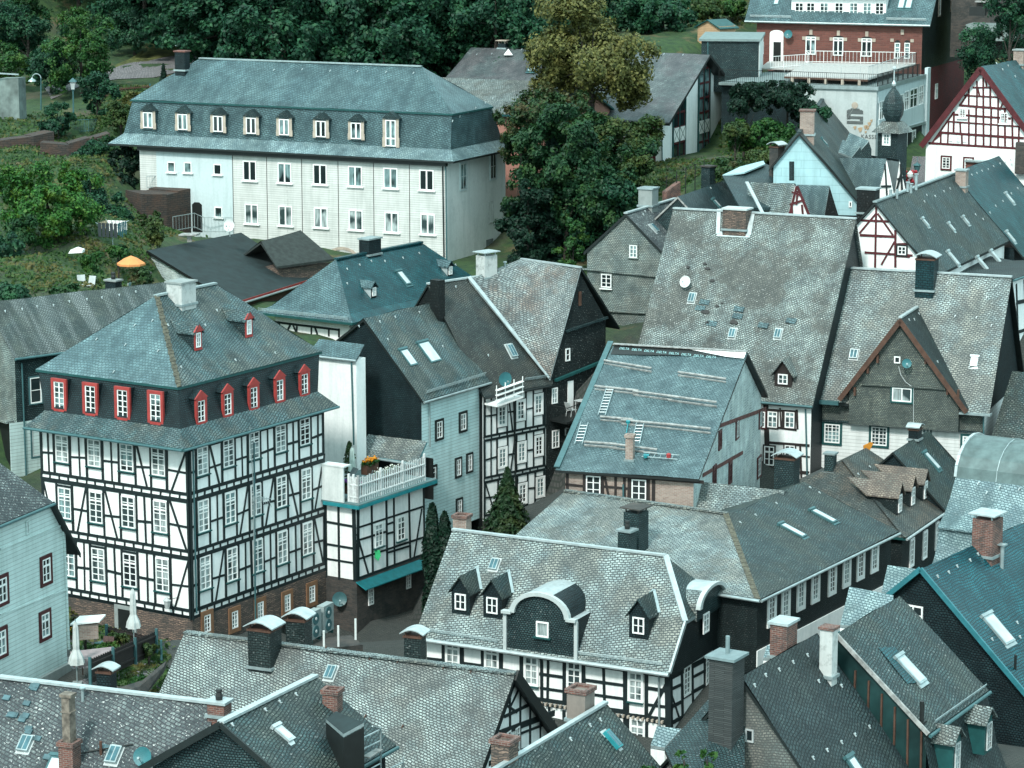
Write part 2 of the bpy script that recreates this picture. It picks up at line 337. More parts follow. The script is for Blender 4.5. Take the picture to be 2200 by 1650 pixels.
def parent_loc(p):
 l = Vector((0, 0, 0))
 while p is not None: l = l+p.location; p = p.parent
 return l
def tag(o, label=None, cat=None, group=None, kind=None):
 if label: o['label'] = label
 if cat: o['category'] = cat
 if group: o['group'] = group
 if kind: o['kind'] = kind
 return o
def empty(name, loc, label, cat, group=None):
 o = bpy.data.objects.new(name, None); COL.objects.link(o); o.location = loc; o.empty_display_size = .3
 return tag(o, label, cat, group)
def thingmesh(mb, name, mats, loc, label, cat, group=None, smooth=False):
 """a thing that is one mesh: geometry given in world space, origin put at loc"""
 loc = Vector(loc)
 mb.f = [([p-loc for p in pts], m) for pts, m in mb.f]
 o = mb.build(name, mats, None, smooth); o.location = loc
 return tag(o, label, cat, group)
# ---------------------------------------------------------------- faces and houses
class Face:
 def __init__(s, o, u, v): s.o = Vector(o); s.u = Vector(u).normalized(); s.v = Vector(v).normalized(); s.n = s.u.cross(s.v).normalized()
 def pt(s, u, v, d=0.0): return s.o+s.u*u+s.v*v+s.n*d
 def uv(s, px, py):
  p = hitplane(px, py, s.o, s.n)-s.o; return p.dot(s.u), p.dot(s.v)
 def at(s, px, py, d=0.0): return s.pt(*s.uv(px, py), d)
class House:
 def __init__(s, name, label, K, D, R, cat='house', zbase=None, group=None, hgt=12):
  P0 = at(K[0], K[1], D); Q = atz(R[0], R[1], P0.z); v = Q-P0
  if v.x < 0: v = -v
  s.a = v.normalized(); s.b = Vector((-s.a.y, s.a.x, 0)); s.o = Vector((P0.x, P0.y, 0)); s.z = P0.z
  s.zb = s.z-hgt if zbase is None else zbase
  s.root = empty(name, (P0.x, P0.y, s.zb), label, cat, group)
 def P(s, a, b, z): return s.o+s.a*a+s.b*b+UPZ*z
 def loc(s, p): q = p-s.o; return q.dot(s.a), q.dot(s.b), p.z
 def sa(s, px, b=0, z=None):
  z = s.z if z is None else z; return along(s.P(0, b, z), s.a, px=px)
 def sb(s, px, a=0, z=None):
  z = s.z if z is None else z; return along(s.P(a, 0, z), s.b, px=px)
 def sz(s, py, a=0, b=0): return along(s.P(a, b, 0), UPZ, py=py)
 def hita(s, px, py, a): q = s.loc(hitplane(px, py, s.P(a, 0, 0), s.a)); return q[1], q[2]
 def hitb(s, px, py, b): q = s.loc(hitplane(px, py, s.P(0, b, 0), s.b)); return q[0], q[2]
 def hitz(s, px, py, z): q = s.loc(atz(px, py, z)); return q[0], q[1]
 def front(s, b=0): return Face(s.P(0, b, s.z), s.a, UPZ)      # faces -b
 def left(s, a=0): return Face(s.P(a, 0, s.z), -s.b, UPZ)      # faces -a
 def right(s, a=0): return Face(s.P(a, 0, s.z), s.b, UPZ)      # faces +a
 def add(s, mb, name, mats, parent=None, smooth=False): return mb.build(name, mats, parent or s.root, smooth)
def slope(p0, u, inward, pitch):
 p = math.radians(pitch); return Face(p0, u, Vector(inward)*math.cos(p)+UPZ*math.sin(p))
def roof_polys(h, a0, a1, b0, b1, ze, zr, axis='a', rp=None, hip0=0.0, hip1=0.0, ze1=None):
 """gable / hip roof; ridge along axis; rp = ridge position across; hip0/hip1 = ridge inset at both ends; ze1 = other eave height"""
 P = h.P; ze1 = ze if ze1 is None else ze1
 if axis == 'a':
  r = (b0+b1)/2 if rp is None else rp
  A, B, C, D = P(a0, b0, ze), P(a1, b0, ze), P(a1, b1, ze1), P(a0, b1, ze1); R0, R1 = P(a0+hip0, r, zr), P(a1-hip1, r, zr)
  polys = [[A, B, R1, R0], [C, D, R0, R1]]
  if hip0: polys.append([D, A, R0])
  if hip1: polys.append([B, C, R1])
 else:
  r = (a0+a1)/2 if rp is None else rp
  A, B, C, D = P(a0, b0, ze), P(a1, b0, ze1), P(a1, b1, ze1), P(a0, b1, ze); R0, R1 = P(r, b0+hip0, zr), P(r, b1-hip1, zr)
  polys = [[B, C, R1, R0], [D, A, R0, R1]]
  if hip0: polys.append([A, B, R0])
  if hip1: polys.append([C, D, R1])
 return polys, (R0, R1)
def walls(h, a0, a1, b0, b1, zt, zb=None, mat=None, gable=None, zr=None, rp=None, zt1=None, name='wall', drop=0.12, mats=None):
 """box of four walls; gable='a': triangular ends on the a0/a1 sides; mats=(front, side) materials"""
 zb = h.zb if zb is None else zb; P = h.P; mb = MB(); zt1 = zt if zt1 is None else zt1
 zt -= drop; zt1 -= drop
 if gable == 'a':
  r = (b0+b1)/2 if rp is None else rp
  mb.poly([P(a0, b0, zb), P(a1, b0, zb), P(a1, b0, zt), P(a0, b0, zt)]); mb.poly([P(a1, b1, zb), P(a0, b1, zb), P(a0, b1, zt1), P(a1, b1, zt1)])
  for a, fl in ((a1, 1), (a0, -1)):
   q = [P(a, b0, zb), P(a, b1, zb), P(a, b1, zt1), P(a, r, zr-drop), P(a, b0, zt)]; mb.poly(q if fl > 0 else q[::-1], 1 if mats else 0)
 elif gable == 'b':
  r = (a0+a1)/2 if rp is None else rp
  mb.poly([P(a1, b0, zb), P(a1, b1, zb), P(a1, b1, zt1), P(a1, b0, zt1)], 1 if mats else 0); mb.poly([P(a0, b1, zb), P(a0, b0, zb), P(a0, b0, zt), P(a0, b1, zt)], 1 if mats else 0)
  for b, fl in ((b0, 1), (b1, -1)):
   q = [P(a0, b, zb), P(a1, b, zb), P(a1, b, zt1), P(r, b, zr-drop), P(a0, b, zt)]; mb.poly(q if fl > 0 else q[::-1])
 else:
  c = [(a0, b0), (a1, b0), (a1, b1), (a0, b1)]
  for i in range(4):
   (x0, y0), (x1, y1) = c[i], c[(i+1) % 4]; mb.poly([P(x0, y0, zb), P(x1, y1, zb), P(x1, y1, zt), P(x0, y0, zt)], (i % 2) if mats else 0)
 return h.add(mb, name, mats or mat)
def roof(h, polys, mat, t=.16, name='roof', edge=None, amp=.055):
 mb = MB().slab(polys, t, 0, 1 if edge else 0)
 big = [k for k in range(len(mb.f)) if k < len(mb.f) and any(mb.f[k][0] is not None and len(q) == 4 and mb.f[k][0][0] == q[0] and mb.f[k][0][1] == q[1] and mb.f[k][0][2] == q[2] for q in polys)]
 for k in big:
  A, B, C, D = mb.f[k][0]; nu = int(((B-A).length+(C-D).length)/2/.9); nv = int(((D-A).length+(C-B).length)/2/.9)
  if nu < 3 or nv < 3: continue
  n = (B-A).cross(D-A).normalized(); n = -n if n.z < 0 else n; U = UPZ.cross(n); U = Vector((1, 0, 0)) if U.length < 1e-3 else U.normalized(); Vv = n.cross(U); m = mb.f[k][1]
  def g(i, j):
   p = A.lerp(B, i/nu).lerp(D.lerp(C, i/nu), j/nv); d = noise.noise(p*.33)*amp*1.6+noise.noise(p*1.3)*amp*.35; return p+n*d, (p.dot(U), p.dot(Vv))
  first = True
  for i in range(nu):
   for j in range(nv):
    q = [g(i, j), g(i+1, j), g(i+1, j+1), g(i, j+1)]; ps, us = [x[0] for x in q], [x[1] for x in q]
    if first: mb.f[k] = (ps, m); mb.cuv[k] = us; first = False
    else: mb.cuv[len(mb.f)] = us; mb.f.append((ps, m))
 return h.add(mb, name, [mat, edge] if edge else mat)
def cap(h, p, q, mat=None, w=.28, t=.1, name='ridge_cap', lift=.03):
 return h.add(MB().beam(Vector(p)+UPZ*lift, Vector(q)+UPZ*lift, w, t), name, mat or M_ZINC)
def gutter(h, p, q, out, mat=None, r=.075):
 out = Vector(out); return h.add(MB().tube(Vector(p)+out*r-UPZ*.08, Vector(q)+out*r-UPZ*.08, r, seg=8), 'gutter', mat or M_ZINC, smooth=False)
def downpipe(h, p, q, mat=None, r=.05):
 return h.add(MB().tube(p, q, r, seg=7), 'downpipe', mat or M_DPIPE)
def hooks(h, f, pts, mat=None):
 """small snow hooks on a slope, given as photo points"""
 for px, py in pts:
  p = f.at(px, py); h.add(MB().cbox(p+f.n*.05, f.u*.04, f.v*.16, f.n*.04).cbox(p+f.n*.07+f.u*.03+f.v*.04, f.u*.06, f.v*.06, f.n*.04), 'snow_hook', mat or M_ZINCL)
def hookrow(h, f, p0, p1, n, mat=None):
 return hooks(h, f, [(p0[0]+(p1[0]-p0[0])*i/(n-1)+rnd.uniform(-2, 2), p0[1]+(p1[1]-p0[1])*i/(n-1)+rnd.uniform(-2, 2)) for i in range(n)], mat)
def snowguard(h, f, p0, p1, hgt=.28):
 a, b = f.at(*p0), f.at(*p1); n = max(3, int((b-a).length/.35)); mb = MB(); up = (f.n+UPZ*.5).normalized()
 for k in (0.4, 0.7, 1.0): mb.tube(a+up*hgt*k, b+up*hgt*k, .018, seg=5)
 for i in range(n+1):
  p = a.lerp(b, i/n); mb.tube(p, p+up*hgt, .014, seg=4)
 return h.add(mb, 'snow_guard', M_ZINC)
# ---------------------------------------------------------------- windows, dormers, chimneys
def frame_mb(f, u, v, w, h, cols, rows, fw=.07, mw=.035, d0=.0, transom=None, thick=.06):
 """window bars lying on face f, centre (u, v)"""
 mb = MB(); x0, x1, y0, y1 = u-w/2, u+w/2, v-h/2, v+h/2
 def r(xa, ya, xb, yb, d): mb.box(f.pt(xa, ya, d0), f.u*(xb-xa), f.v*(yb-ya), f.n*d)
 r(x0, y0, x0+fw, y1, thick); r(x1-fw, y0, x1, y1, thick); r(x0+fw, y0, x1-fw, y0+fw, thick-.003); r(x0+fw, y1-fw, x1-fw, y1, thick-.003)
 for i in range(1, cols):
  x = x0+(x1-x0)*i/cols; k = mw*1.8 if (cols % 2 == 0 and i == cols//2) else mw; r(x-k/2, y0+fw, x+k/2, y1-fw, thick*.8)
 for j in range(1, rows):
  y = y0+(y1-y0)*j/rows; r(x0+fw, y-mw/2, x1-fw, y+mw/2, thick*.7)
 if transom:
  y = y0+(y1-y0)*transom; r(x0+fw, y-mw, x1-fw, y+mw, thick*.9)
 return mb
def window(h, f, px, py, w, hh, cols=2, rows=2, fm=None, surround=None, sw=.1, sill=None, pane=None, transom=None, fw=.07, mw=.035, parent=None, name='window', uvpos=None, lintel=False):
 u, v = uvpos if uvpos else f.uv(px, py); par = parent or h.root; off = .0
 if surround:
  mb = MB(); x0, x1, y0, y1 = u-w/2-sw, u+w/2+sw, v-hh/2-sw, v+hh/2+sw; d = .075
  for (xa, ya, xb, yb, dd) in ((x0, y0, x0+sw, y1, d), (x1-sw, y0, x1, y1, d), (x0+sw, y0, x1-sw, y0+sw, d-.004), (x0+sw, y1-sw, x1-sw, y1, d-.004)):
   mb.box(f.pt(xa, ya, -.02), f.u*(xb-xa), f.v*(yb-ya), f.n*(dd+.02))
 fo = frame_mb(f, u, v, w, hh, cols, rows, fw, mw, .006, transom).build(name, fm or M_WFR, par)
 p = MB(); i = fw*.6
 p.poly([f.pt(u-w/2+i, v-hh/2+i, .018), f.pt(u+w/2-i, v-hh/2+i, .018), f.pt(u+w/2-i, v+hh/2-i, .018), f.pt(u-w/2+i, v+hh/2-i, .018)])
 p.build('pane', pane or M_GLASS, fo)
 if surround: mb.build('surround', surround, fo)
 if sill: MB().box(f.pt(u-w/2-sw*1.3, v-hh/2-(sw if surround else 0)-.07, -.01), f.u*(w+sw*2.6), f.v*.07, f.n*.17).build('sill', sill, fo)
 return fo
def shutters(h, f, u, v, w, hh, mat, parent, only=None):
 for s in (-1, 1):
  if only and s != only: continue
  MB().box(f.pt(u+s*(w/2+.06)-(0 if s > 0 else w*.5), v-hh/2, .01), f.u*w*.5, f.v*hh, f.n*.04).build('shutter', mat, parent)
def skylight(h, f, px, py, w=.8, hh=1.3, glass=None, frame=None, name='skylight', lift=.09):
 u, v = f.uv(px, py); mb = MB()
 mb.box(f.pt(u-w/2, v-hh/2, -.05), f.u*w, f.v*hh, f.n*(lift+.05))
 mb.box(f.pt(u-w/2-.06, v+hh/2, -.05), f.u*(w+.12), f.v*.14, f.n*(lift+.10)); mb.box(f.pt(u-w/2-.06, v-hh/2-.16, -.03), f.u*(w+.12), f.v*.16, f.n*.05)
 o = h.add(mb, name, frame or M_DPIPE)
 MB().box(f.pt(u-w/2+.09, v-hh/2+.09, lift), f.u*(w-.18), f.v*(hh-.18), f.n*.012).build('pane', glass or M_SKYL, o); return o
def hatch(h, f, px, py, w=.45, hh=.62, glass=None):
 """small old iron roof light"""
 u, v = f.uv(px, py); o = h.add(MB().box(f.pt(u-w/2-.05, v-hh/2-.1, -.03), f.u*(w+.1), f.v*(hh+.2), f.n*.06), 'roof_hatch', M_WFG)
 mb = MB(); mb.box(f.pt(u-w/2, v-hh/2, .03), f.u*w, f.v*hh, f.n*.16); mb.build('hatch_lid', glass or M_ZINC, o)
 MB().box(f.pt(u-w*.38, v-hh*.42, .19), f.u*w*.33, f.v*hh*.84, f.n*.012).box(f.pt(u+w*.05, v-hh*.42, .19), f.u*w*.33, f.v*hh*.84, f.n*.012).build('pane', M_SKYLB, o); return o
def dormer(h, f, px, py, w, hw, hg, mwall, mroof, win=None, over=.15, mfront=None, wins=None, zinc=False, uvpos=None, tmat=None):
 """gabled dormer; (px, py) = bottom centre of its front on slope f"""
 u, v = uvpos if uvpos else f.uv(px, py); B = f.pt(u, v); out = Vector((f.n.x, f.n.y, 0)).normalized(); U = f.u
 tanp = f.v.z/math.sqrt(max(1e-9, 1-f.v.z**2)); d1 = hw/tanp; d2 = (hw+hg)/tanp
 L, R = B-U*w/2, B+U*w/2; Z = UPZ
 mb = MB(); mb.poly([L, R, R+Z*hw, B+Z*(hw+hg), L+Z*hw], 1)
 mb.poly([L, L+Z*hw, L+Z*hw-out*d1]); mb.poly([R, R-out*d1+Z*hw, R+Z*hw])
 o = h.add(mb, 'dormer', [mwall, mfront or mwall])
 k = hg/(w/2); e = over; le = L-U*e+Z*(hw-k*e); re = R+U*e+Z*(hw-k*e); top = B+Z*(hw+hg)
 d0 = (hw-k*e)/tanp; fo = out*e*1.2
 polys = [[le+fo, top+fo, top-out*d2, le-out*d0], [top+fo, re+fo, re-out*d0, top-out*d2]]
 polys = [[p+Z*.05 for p in q] for q in polys]
 MB().slab(polys, .07).build('dormer_roof', mroof, o)
 if zinc: MB().beam(top-out*d2+Z*.09, le-out*d0+Z*.09-out*.0, .16, .04).beam(top-out*d2+Z*.09, re-out*d0+Z*.09, .16, .04).build('flashing', M_ZINC, o)
 ff = Face(B, U, UPZ)
 if win:
  ww, wh, cols, rows = win[:4]; fm = win[4] if len(win) > 4 else M_WFR
  wb = frame_mb(ff, 0, hw*.5+.03, ww, wh, cols, rows, .07, .035, .01)
  i = .04; wb.poly([ff.pt(-ww/2+i, hw*.5+.03-wh/2+i, .03), ff.pt(ww/2-i, hw*.5+.03-wh/2+i, .03), ff.pt(ww/2-i, hw*.5+.03+wh/2-i, .03), ff.pt(-ww/2+i, hw*.5+.03+wh/2-i, .03)], 1)
  wb.build('window', [fm, M_GLASS], o)
 if tmat:
  t = MB(); x = w/2
  for s in (-1, 1): t.box(ff.pt(s*x-(.12 if s > 0 else 0), 0, .0), U*.12, UPZ*hw, out*.05)
  t.box(ff.pt(-x, 0, .0), U*w, UPZ*.1, out*.07)
  t.prism([ff.pt(-x-.12, hw-.02, .05), ff.pt(x+.12, hw-.02, .05), ff.pt(0, hw+hg+.02, .05)], out*.09)
  t.build('surround', tmat, o)
 return o
def chimney(h, base, pytop, w, d, mat, capstyle='slab', capmat=None, below=1.6, rotf=None, capw=.08, label=None, flash=True):
 """base = world point on the roof under the chimney's centre; top solved from the photo row"""
 top = along(base, UPZ, py=pytop); U, V = h.a, h.b; mb = MB()
 mb.box(base-U*w/2-V*d/2-UPZ*below, U*w, V*d, UPZ*(below+top)); o = h.add(mb, 'chimney', mat)
 T = base+UPZ*top; cw = capw; cm = capmat or M_ZINCL
 if capstyle in ('slab', 'pot', 'legs'):
  c = MB()
  if capstyle == 'legs':
   for su in (-1, 1):
    for sv in (-1, 1): c.cbox(T+U*su*w*.4+V*sv*d*.4+UPZ*.1, U*.06, V*.06, UPZ*.2)
   c.cbox(T+UPZ*.23, U*(w+.3), V*(d+.3), UPZ*.06)
  else: c.cbox(T+UPZ*.04, U*(w+cw*2), V*(d+cw*2), UPZ*.1)
  c.build('chimney_cap', cm, o)
  if capstyle == 'pot': MB().lathe(T+UPZ*.09, [(.13, 0), (.15, .15), (.1, .3), (.14, .34), (.12, .42)], seg=10).build('chimney_pot', M_BLK, o)
 elif capstyle == 'arch':
  c = MB(); n = 9; W = w+.35; rise = .26*min(1, w)
  pr = [(-W/2+W*i/n, .2+rise*math.sin(math.pi*i/n)) for i in range(n+1)]
  pts = [T+U*x+UPZ*y-V*(d/2+.12) for x, y in pr]; low = [T+U*x+UPZ*(y-.05)-V*(d/2+.12) for x, y in pr][::-1]
  for i in range(n):
   a, b = pts[i], pts[i+1]; c.poly([a, b, b+V*(d+.24), a+V*(d+.24)]); c.poly([b-UPZ*.05, a-UPZ*.05, a-UPZ*.05+V*(d+.24), b-UPZ*.05+V*(d+.24)])
  c.poly(pts[::-1]+low[::-1]); c.poly([p+V*(d+.24) for p in pts]+[p+V*(d+.24) for p in low])
  c.build('chimney_cap', cm, o)
  l = MB(); l.cbox(T+UPZ*.02, U*(w+.1), V*(d+.1), UPZ*.08)
  for su in (-1, 1):
   for sv in (-1, 1): l.cbox(T+U*su*w*.42+V*sv*d*.42+UPZ*.16, U*.05, V*.05, UPZ*.24)
  l.build('chimney_crown', M_BROWNW, o)
 elif capstyle == 'open':
  c = MB(); 
  for (cu, cv, lu, lv) in ((0, -d/2, w+.12, .14), (0, d/2, w+.12, .14), (-w/2, 0, .14, d-.14), (w/2, 0, .14, d-.14)): c.cbox(T+U*cu+V*cv+UPZ*.05, U*lu, V*lv, UPZ*.16)
  c.build('chimney_crown', cm, o)
 if flash:
  MB().cbox(base-UPZ*.02, U*(w+.16), V*(d+.16), UPZ*.12).build('flashing', M_ZINC, o)
 return o
def dish(h, p, aim, r=.4, mat=None, name='satellite_dish'):
 aim = Vector(aim).normalized(); mb = MB(); n = 16; x = aim.orthogonal().normalized(); y = aim.cross(x); rings = []
 for k in range(5):
  rr = r*k/4; rings.append([p+aim*(.22*r*(k/4)**2)+(x*math.cos(i*2*math.pi/n)+y*math.sin(i*2*math.pi/n))*rr for i in range(n)])
 for a, b in zip(rings, rings[1:]):
  for i in range(n):
   j = (i+1) % n
   mb.poly((a[i], a[j], b[j], b[i])) if a is not rings[0] else mb.poly((p, b[j], b[i]))
 o = h.add(mb, name, mat or M_DISHG)
 MB().pipe([p-aim*.25-UPZ*.3, p-aim*.02], .025).tube(p-UPZ*r*.8+aim*.1, p+aim*r*1.0-UPZ*r*.25, .015).cbox(p+aim*r*1.05-UPZ*r*.2, x*.08, y*.08, aim*.12).build('dish_arm', M_ZINC, o); return o
# ---------------------------------------------------------------- timber framing
class Timber:
 def __init__(s, f, d=.03): s.f = f; s.mb = MB(); s.k = 0; s.d = d
 def bar(s, u0, v0, u1, v1, w=.16):
  f = s.f; e = lambda: rnd.uniform(-.03, .03); p, q = f.pt(u0+e(), v0+e()*.6), f.pt(u1+e(), v1+e()*.6); w *= rnd.uniform(.85, 1.12); s.k += 1; t = s.d+(s.k % 9)*.0018
  wob = rnd.uniform(-.01, .01); s.mb.beam(p+f.n*(t/2), q+f.n*(t/2)+f.v*wob, w, t+.02, f.n); return s
 def px(s, x0, y0, x1, y1, w=.16):
  a, b = s.f.uv(x0, y0), s.f.uv(x1, y1); return s.bar(a[0], a[1], b[0], b[1], w)
 def many(s, lst, w=.16):
  for q in lst: s.px(*q[:4], q[4] if len(q) > 4 else w)
  return s
 def storey(s, u0, u1, v0, v1, wins, w=.17, brace=True, rails=(.5,), seed=0, double=0.0, ends=True):
  """wins: list of (u, w, v_low, v_high)"""
  R = random.Random(seed)
  s.bar(u0, v0, u1, v0, w*1.15); s.bar(u0, v1, u1, v1, w*1.15)
  if double:
   s.bar(u0, v0-double, u1, v0-double, w); n = int((u1-u0)/.62)
   for i in range(n+1):
    x = u0+(u1-u0)*i/n; s.bar(x, v0-double, x, v0, w*.7)
  if ends: s.bar(u0+w/2, v0, u0+w/2, v1, w*1.3); s.bar(u1-w/2, v0, u1-w/2, v1, w*1.3)
  edges = [u0]
  for (u, ww, vl, vh) in wins:
   a, b = u-ww/2-w/2-.01, u+ww/2+w/2+.01; s.bar(a, v0, a, v1, w); s.bar(b, v0, b, v1, w)
   s.bar(a, vl-w*.55, b, vl-w*.55, w*.8)
   if vh < v1-.25: s.bar(a, vh+w*.5, b, vh+w*.5, w*.8)
   edges += [a, b]
  edges.append(u1)
  for i in range(0, len(edges), 2):
   a, b = edges[i], edges[i+1]; g = b-a
   if g < .35: continue
   for r in rails: s.bar(a, v0+(v1-v0)*(r+R.uniform(-.03, .03)), b, v0+(v1-v0)*r, w*.8)
   if g > 1.5: s.bar((a+b)/2, v0, (a+b)/2, v1, w*.9)
   if brace and g > .7:
    kind = R.choice([0, 1, 2]) if brace is True else brace
    if kind == 0: s.bar(a+.1, v1, b-.25, v0, w*.75)
    elif kind == 1: s.bar(b-.1, v1, a+.25, v0, w*.75)
    else: s.bar(a+g*.55, v0, a+g*.55, v1, w*.7)
  return s
 def build(s, h, mat=None, parent=None): return s.mb.build('timber_frame', mat or M_TIMB, parent or h.root)
# ================================================================ HOUSES
def row(h, f, pts, w, hh, cols, rows, **k):
 for p in pts: window(h, f, p[0], p[1], w, hh, cols, rows, **k)
# ---------------------------------------------------------------- 1. big half-timbered house with red dormers
def big_timber_house():
 h = House('timber_house', 'tall black and white half-timbered house with a slate mansard roof and red dormer windows', (393, 965), 140, (726, 871), hgt=11.6)
 z0 = h.z; L = h.sa(726); W = h.sb(52); i = 1.3; P = h.P
 z1 = h.sz(833, i, i); bE = along(P(i, 0, z1), h.b, px=76); aE = along(P(0, i, z1), h.a, px=692)
 bm = (i+bE)/2; aR, zR = h.hitb(334, 636, bm); aR2 = aE-(aR-i)*.75
 # walls
 cb = .5; ca = 1.05; wa1 = h.sa(696, cb, z0-3); wb1 = h.sb(87, ca, z0-1)
 walls(h, ca, wa1, cb, wb1, z0+.4, mat=M_INFILL)
 fl, fr = h.left(ca), h.front(cb)
 # mansard skirt and steep faces
 def ring(x, z, ea=0, eb=0): return [P(x+ea*0, x, z), P(L-x, x, z), P(L-x, W-x, z), P(x, W-x, z)]
 A = ring(0, z0); B = ring(.8, z0+.85)
 C = [P(1.42, 1.42, z1-.05), P(aE-.1, 1.42, z1-.05), P(aE-.1, bE-.1, z1-.05), P(1.42, bE-.1, z1-.05)]
 sk = []; st = []
 for k in range(4):
  j = (k+1) % 4; sk.append([A[k], A[j], B[j], B[k]]); st.append([B[k], B[j], C[j], C[k]])
 roof(h, sk, M_BROWN, .14, 'roof_skirt', M_TRIMG); h.add(MB().slab(st, .05), 'mansard', M_SH_DARK)
 up = [[P(i, i, z1), P(aE, i, z1), P(aR2, bm, zR), P(aR, bm, zR)], [P(aE, bE, z1), P(i, bE, z1), P(aR, bm, zR), P(aR2, bm, zR)], [P(aE, i, z1), P(aE, bE, z1), P(aR2, bm, zR)]]
 lf = [[P(i, bE, z1), P(i, i, z1), P(aR, bm, zR)]]
 roof(h, up, M_BROWN, .14, 'roof', M_TRIMG); roof(h, lf, M_TEALSTRAIGHT, .13, 'roof_hip', M_TRIMG)  # sunlit brightness of the left hip is put into its paler slate
 d = (P(aR, bm, zR)-P(i, i, z1)); n = 26; mb = MB(); sd = (h.b*.0+h.a).normalized()
 for k in range(n):
  p = P(i, i, z1)+d*((k+.5)/n)+UPZ*.03; mb.cbox(p+sd*.12, sd*(.34+.1*(k % 2)), d.normalized()*(d.length/n*.9), d.cross(sd).normalized()*.05)
 h.add(mb, 'hip_slates', plain('hip_slate_ochre', (.11, .105, .075), .7, vary=.3, vs=6))
 cap(h, P(aR, bm, zR), P(aR2, bm, zR), M_ZINC)
 # chimney
 rf = slope(P(i, i, z1), h.a, h.b, math.degrees(math.atan2(zR-z1, bm-i)))
 c = P(aR+1.55, bm-.55, zR-.55); chimney(h, c, 606, 1.25, 1.05, M_ROUGHW, 'slab', M_CONC, below=1.4)
 # gutters
 gutter(h, P(0, 0, z0), P(L, 0, z0), -h.b, M_DPIPE); gutter(h, P(0, W, z0), P(0, 0, z0), -h.a, M_DPIPE)
 downpipe(h, fr.pt(ca+.25, -.3, .12), fr.pt(ca+.25, -9.2, .12), M_DPIPE)
 downpipe(h, fr.at(541, 950, .15), fr.at(544, 1330, .15), M_DPIPE)
 # roof dormers (red)
 for q in ((425, 752), (534, 724)):
  dormer(h, rf, q[0], q[1], .62, 1.05, .4, M_SH_TEAL, M_BROWN, (.4, .8, 2, 3), .12, M_RED, tmat=M_RED)
 hooks(h, rf, [(465, 668), (520, 690), (388, 790), (505, 775), (590, 760), (440, 700), (360, 700)])
 lfc = Face(P(i, bE, z1), -h.b, h.a*(aR-i)+UPZ*(zR-z1)); hooks(h, lfc, [(290, 700), (328, 690), (208, 730), (270, 742), (340, 755), (245, 800)])
 # mansard windows
 def mwin(f, px, py, w, hh, pedi):
  u, v = f.uv(px, py); b = MB().box(f.pt(u-w/2-.12, v-hh/2-.12, 0), f.u*(w+.24), f.v*(hh+.24), -f.n*.75)
  o = h.add(b, 'dormer', M_SH_DARK)
  wb = frame_mb(f, u, v, w, hh, 2, 5 if not pedi else 4, .06, .04, .03, thick=.05)
  wb.poly([f.pt(u-w/2+.03, v-hh/2+.03, .045), f.pt(u+w/2-.03, v-hh/2+.03, .045), f.pt(u+w/2-.03, v+hh/2-.03, .045), f.pt(u-w/2+.03, v+hh/2-.03, .045)], 1)
  wb.build('window', [M_WFR, M_GLASS], o); s = MB(); t = .17 if not pedi else .14
  s.box(f.pt(u-w/2-t, v-hh/2-t, -.02), f.u*t, f.v*(hh+2*t), f.n*.14); s.box(f.pt(u+w/2, v-hh/2-t, -.02), f.u*t, f.v*(hh+2*t), f.n*.14)
  s.box(f.pt(u-w/2, v-hh/2-t, -.02), f.u*w, f.v*t, f.n*.16); s.box(f.pt(u-w/2, v+hh/2, -.02), f.u*w, f.v*t, f.n*.14)
  if pedi: s.prism([f.pt(u-w/2-t-.1, v+hh/2+t, .05), f.pt(u+w/2+t+.1, v+hh/2+t, .05), f.pt(u, v+hh/2+t+.42, .05)], f.n*.08); MB().prism([f.pt(u-w/2-t-.1, v+hh/2+t+.0, .048), f.pt(u+w/2+t+.1, v+hh/2+t+.0, .048), f.pt(u, v+hh/2+t+.4, .048)], -f.n*.75).build('dormer_roof', M_SH_DARK, o)
  s.build('surround', M_RED, o)
 fml, fmr = h.left(.95), h.front(.9)
 for q in ((129, 849), (196, 858), (265, 867), (336, 876)): mwin(fml, q[0], q[1], .72, 1.5, False)
 for q in ((430, 883), (487, 868), (543, 854), (599, 838), (652, 825)): mwin(fmr, q[0], q[1], .62, 1.15, True)
 # half-timbered storeys
 lv = [fl.uv(402, y)[1] for y in (1069, 1192, 1319)]
 rows_l = [[(134, 964), (203, 973), (273, 983), (341, 992)], [(140, 1081), (207, 1090), (276, 1100), (345, 1110)], [(148, 1203), (212, 1213), (280, 1225), (350, 1235)]]
 rows_r = [[(434, 990), (490, 973), (545, 957), (602, 942), (654, 927)], [(436, 1108), (494, 1091), (549, 1074), (604, 1056), (657, 1040)], [(440, 1230), (498, 1212), (553, 1194), (606, 1176), (660, 1157)]]
 hs = (1.5, 1.72, 1.82); tops = (-.32, lv[0]-.22, lv[1]-.22)
 for f, rr, u0, u1, sd in ((fl, rows_l, -wb1, -cb, 3), (fr, rows_r, ca, wa1, 9)):
  T = Timber(f)
  for s in range(3):
   ws = []
   for (px, py) in rr[s]:
    u, v = f.uv(px, py); ws.append((u, .95, v-hs[s]/2, v+hs[s]/2))
    window(h, f, px, py, .9, hs[s], 2, 5, sill=M_TRIMG, pane=M_GLASSC if (s+int(px)) % 3 else M_GLASS, transom=.72, fw=.06, mw=.04)
   T.storey(u0, u1, lv[s]+.2, tops[s], ws, .15, True, (.48,), seed=sd+s, double=.36)
  T.bar(u0, lv[2]-.16, u1, lv[2]-.16, .2)
  T.bar(u0 if f is fr else u1, 0, u0 if f is fr else u1, lv[2]-.3, .3); T.build(h)
 # stone ground storey
 P = h.P; zs = z0+lv[2]-.25
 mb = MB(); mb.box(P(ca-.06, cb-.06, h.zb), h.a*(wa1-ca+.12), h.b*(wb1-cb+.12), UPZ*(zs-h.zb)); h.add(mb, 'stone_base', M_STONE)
 fs, fsl = h.front(cb-.06), h.left(ca-.06)
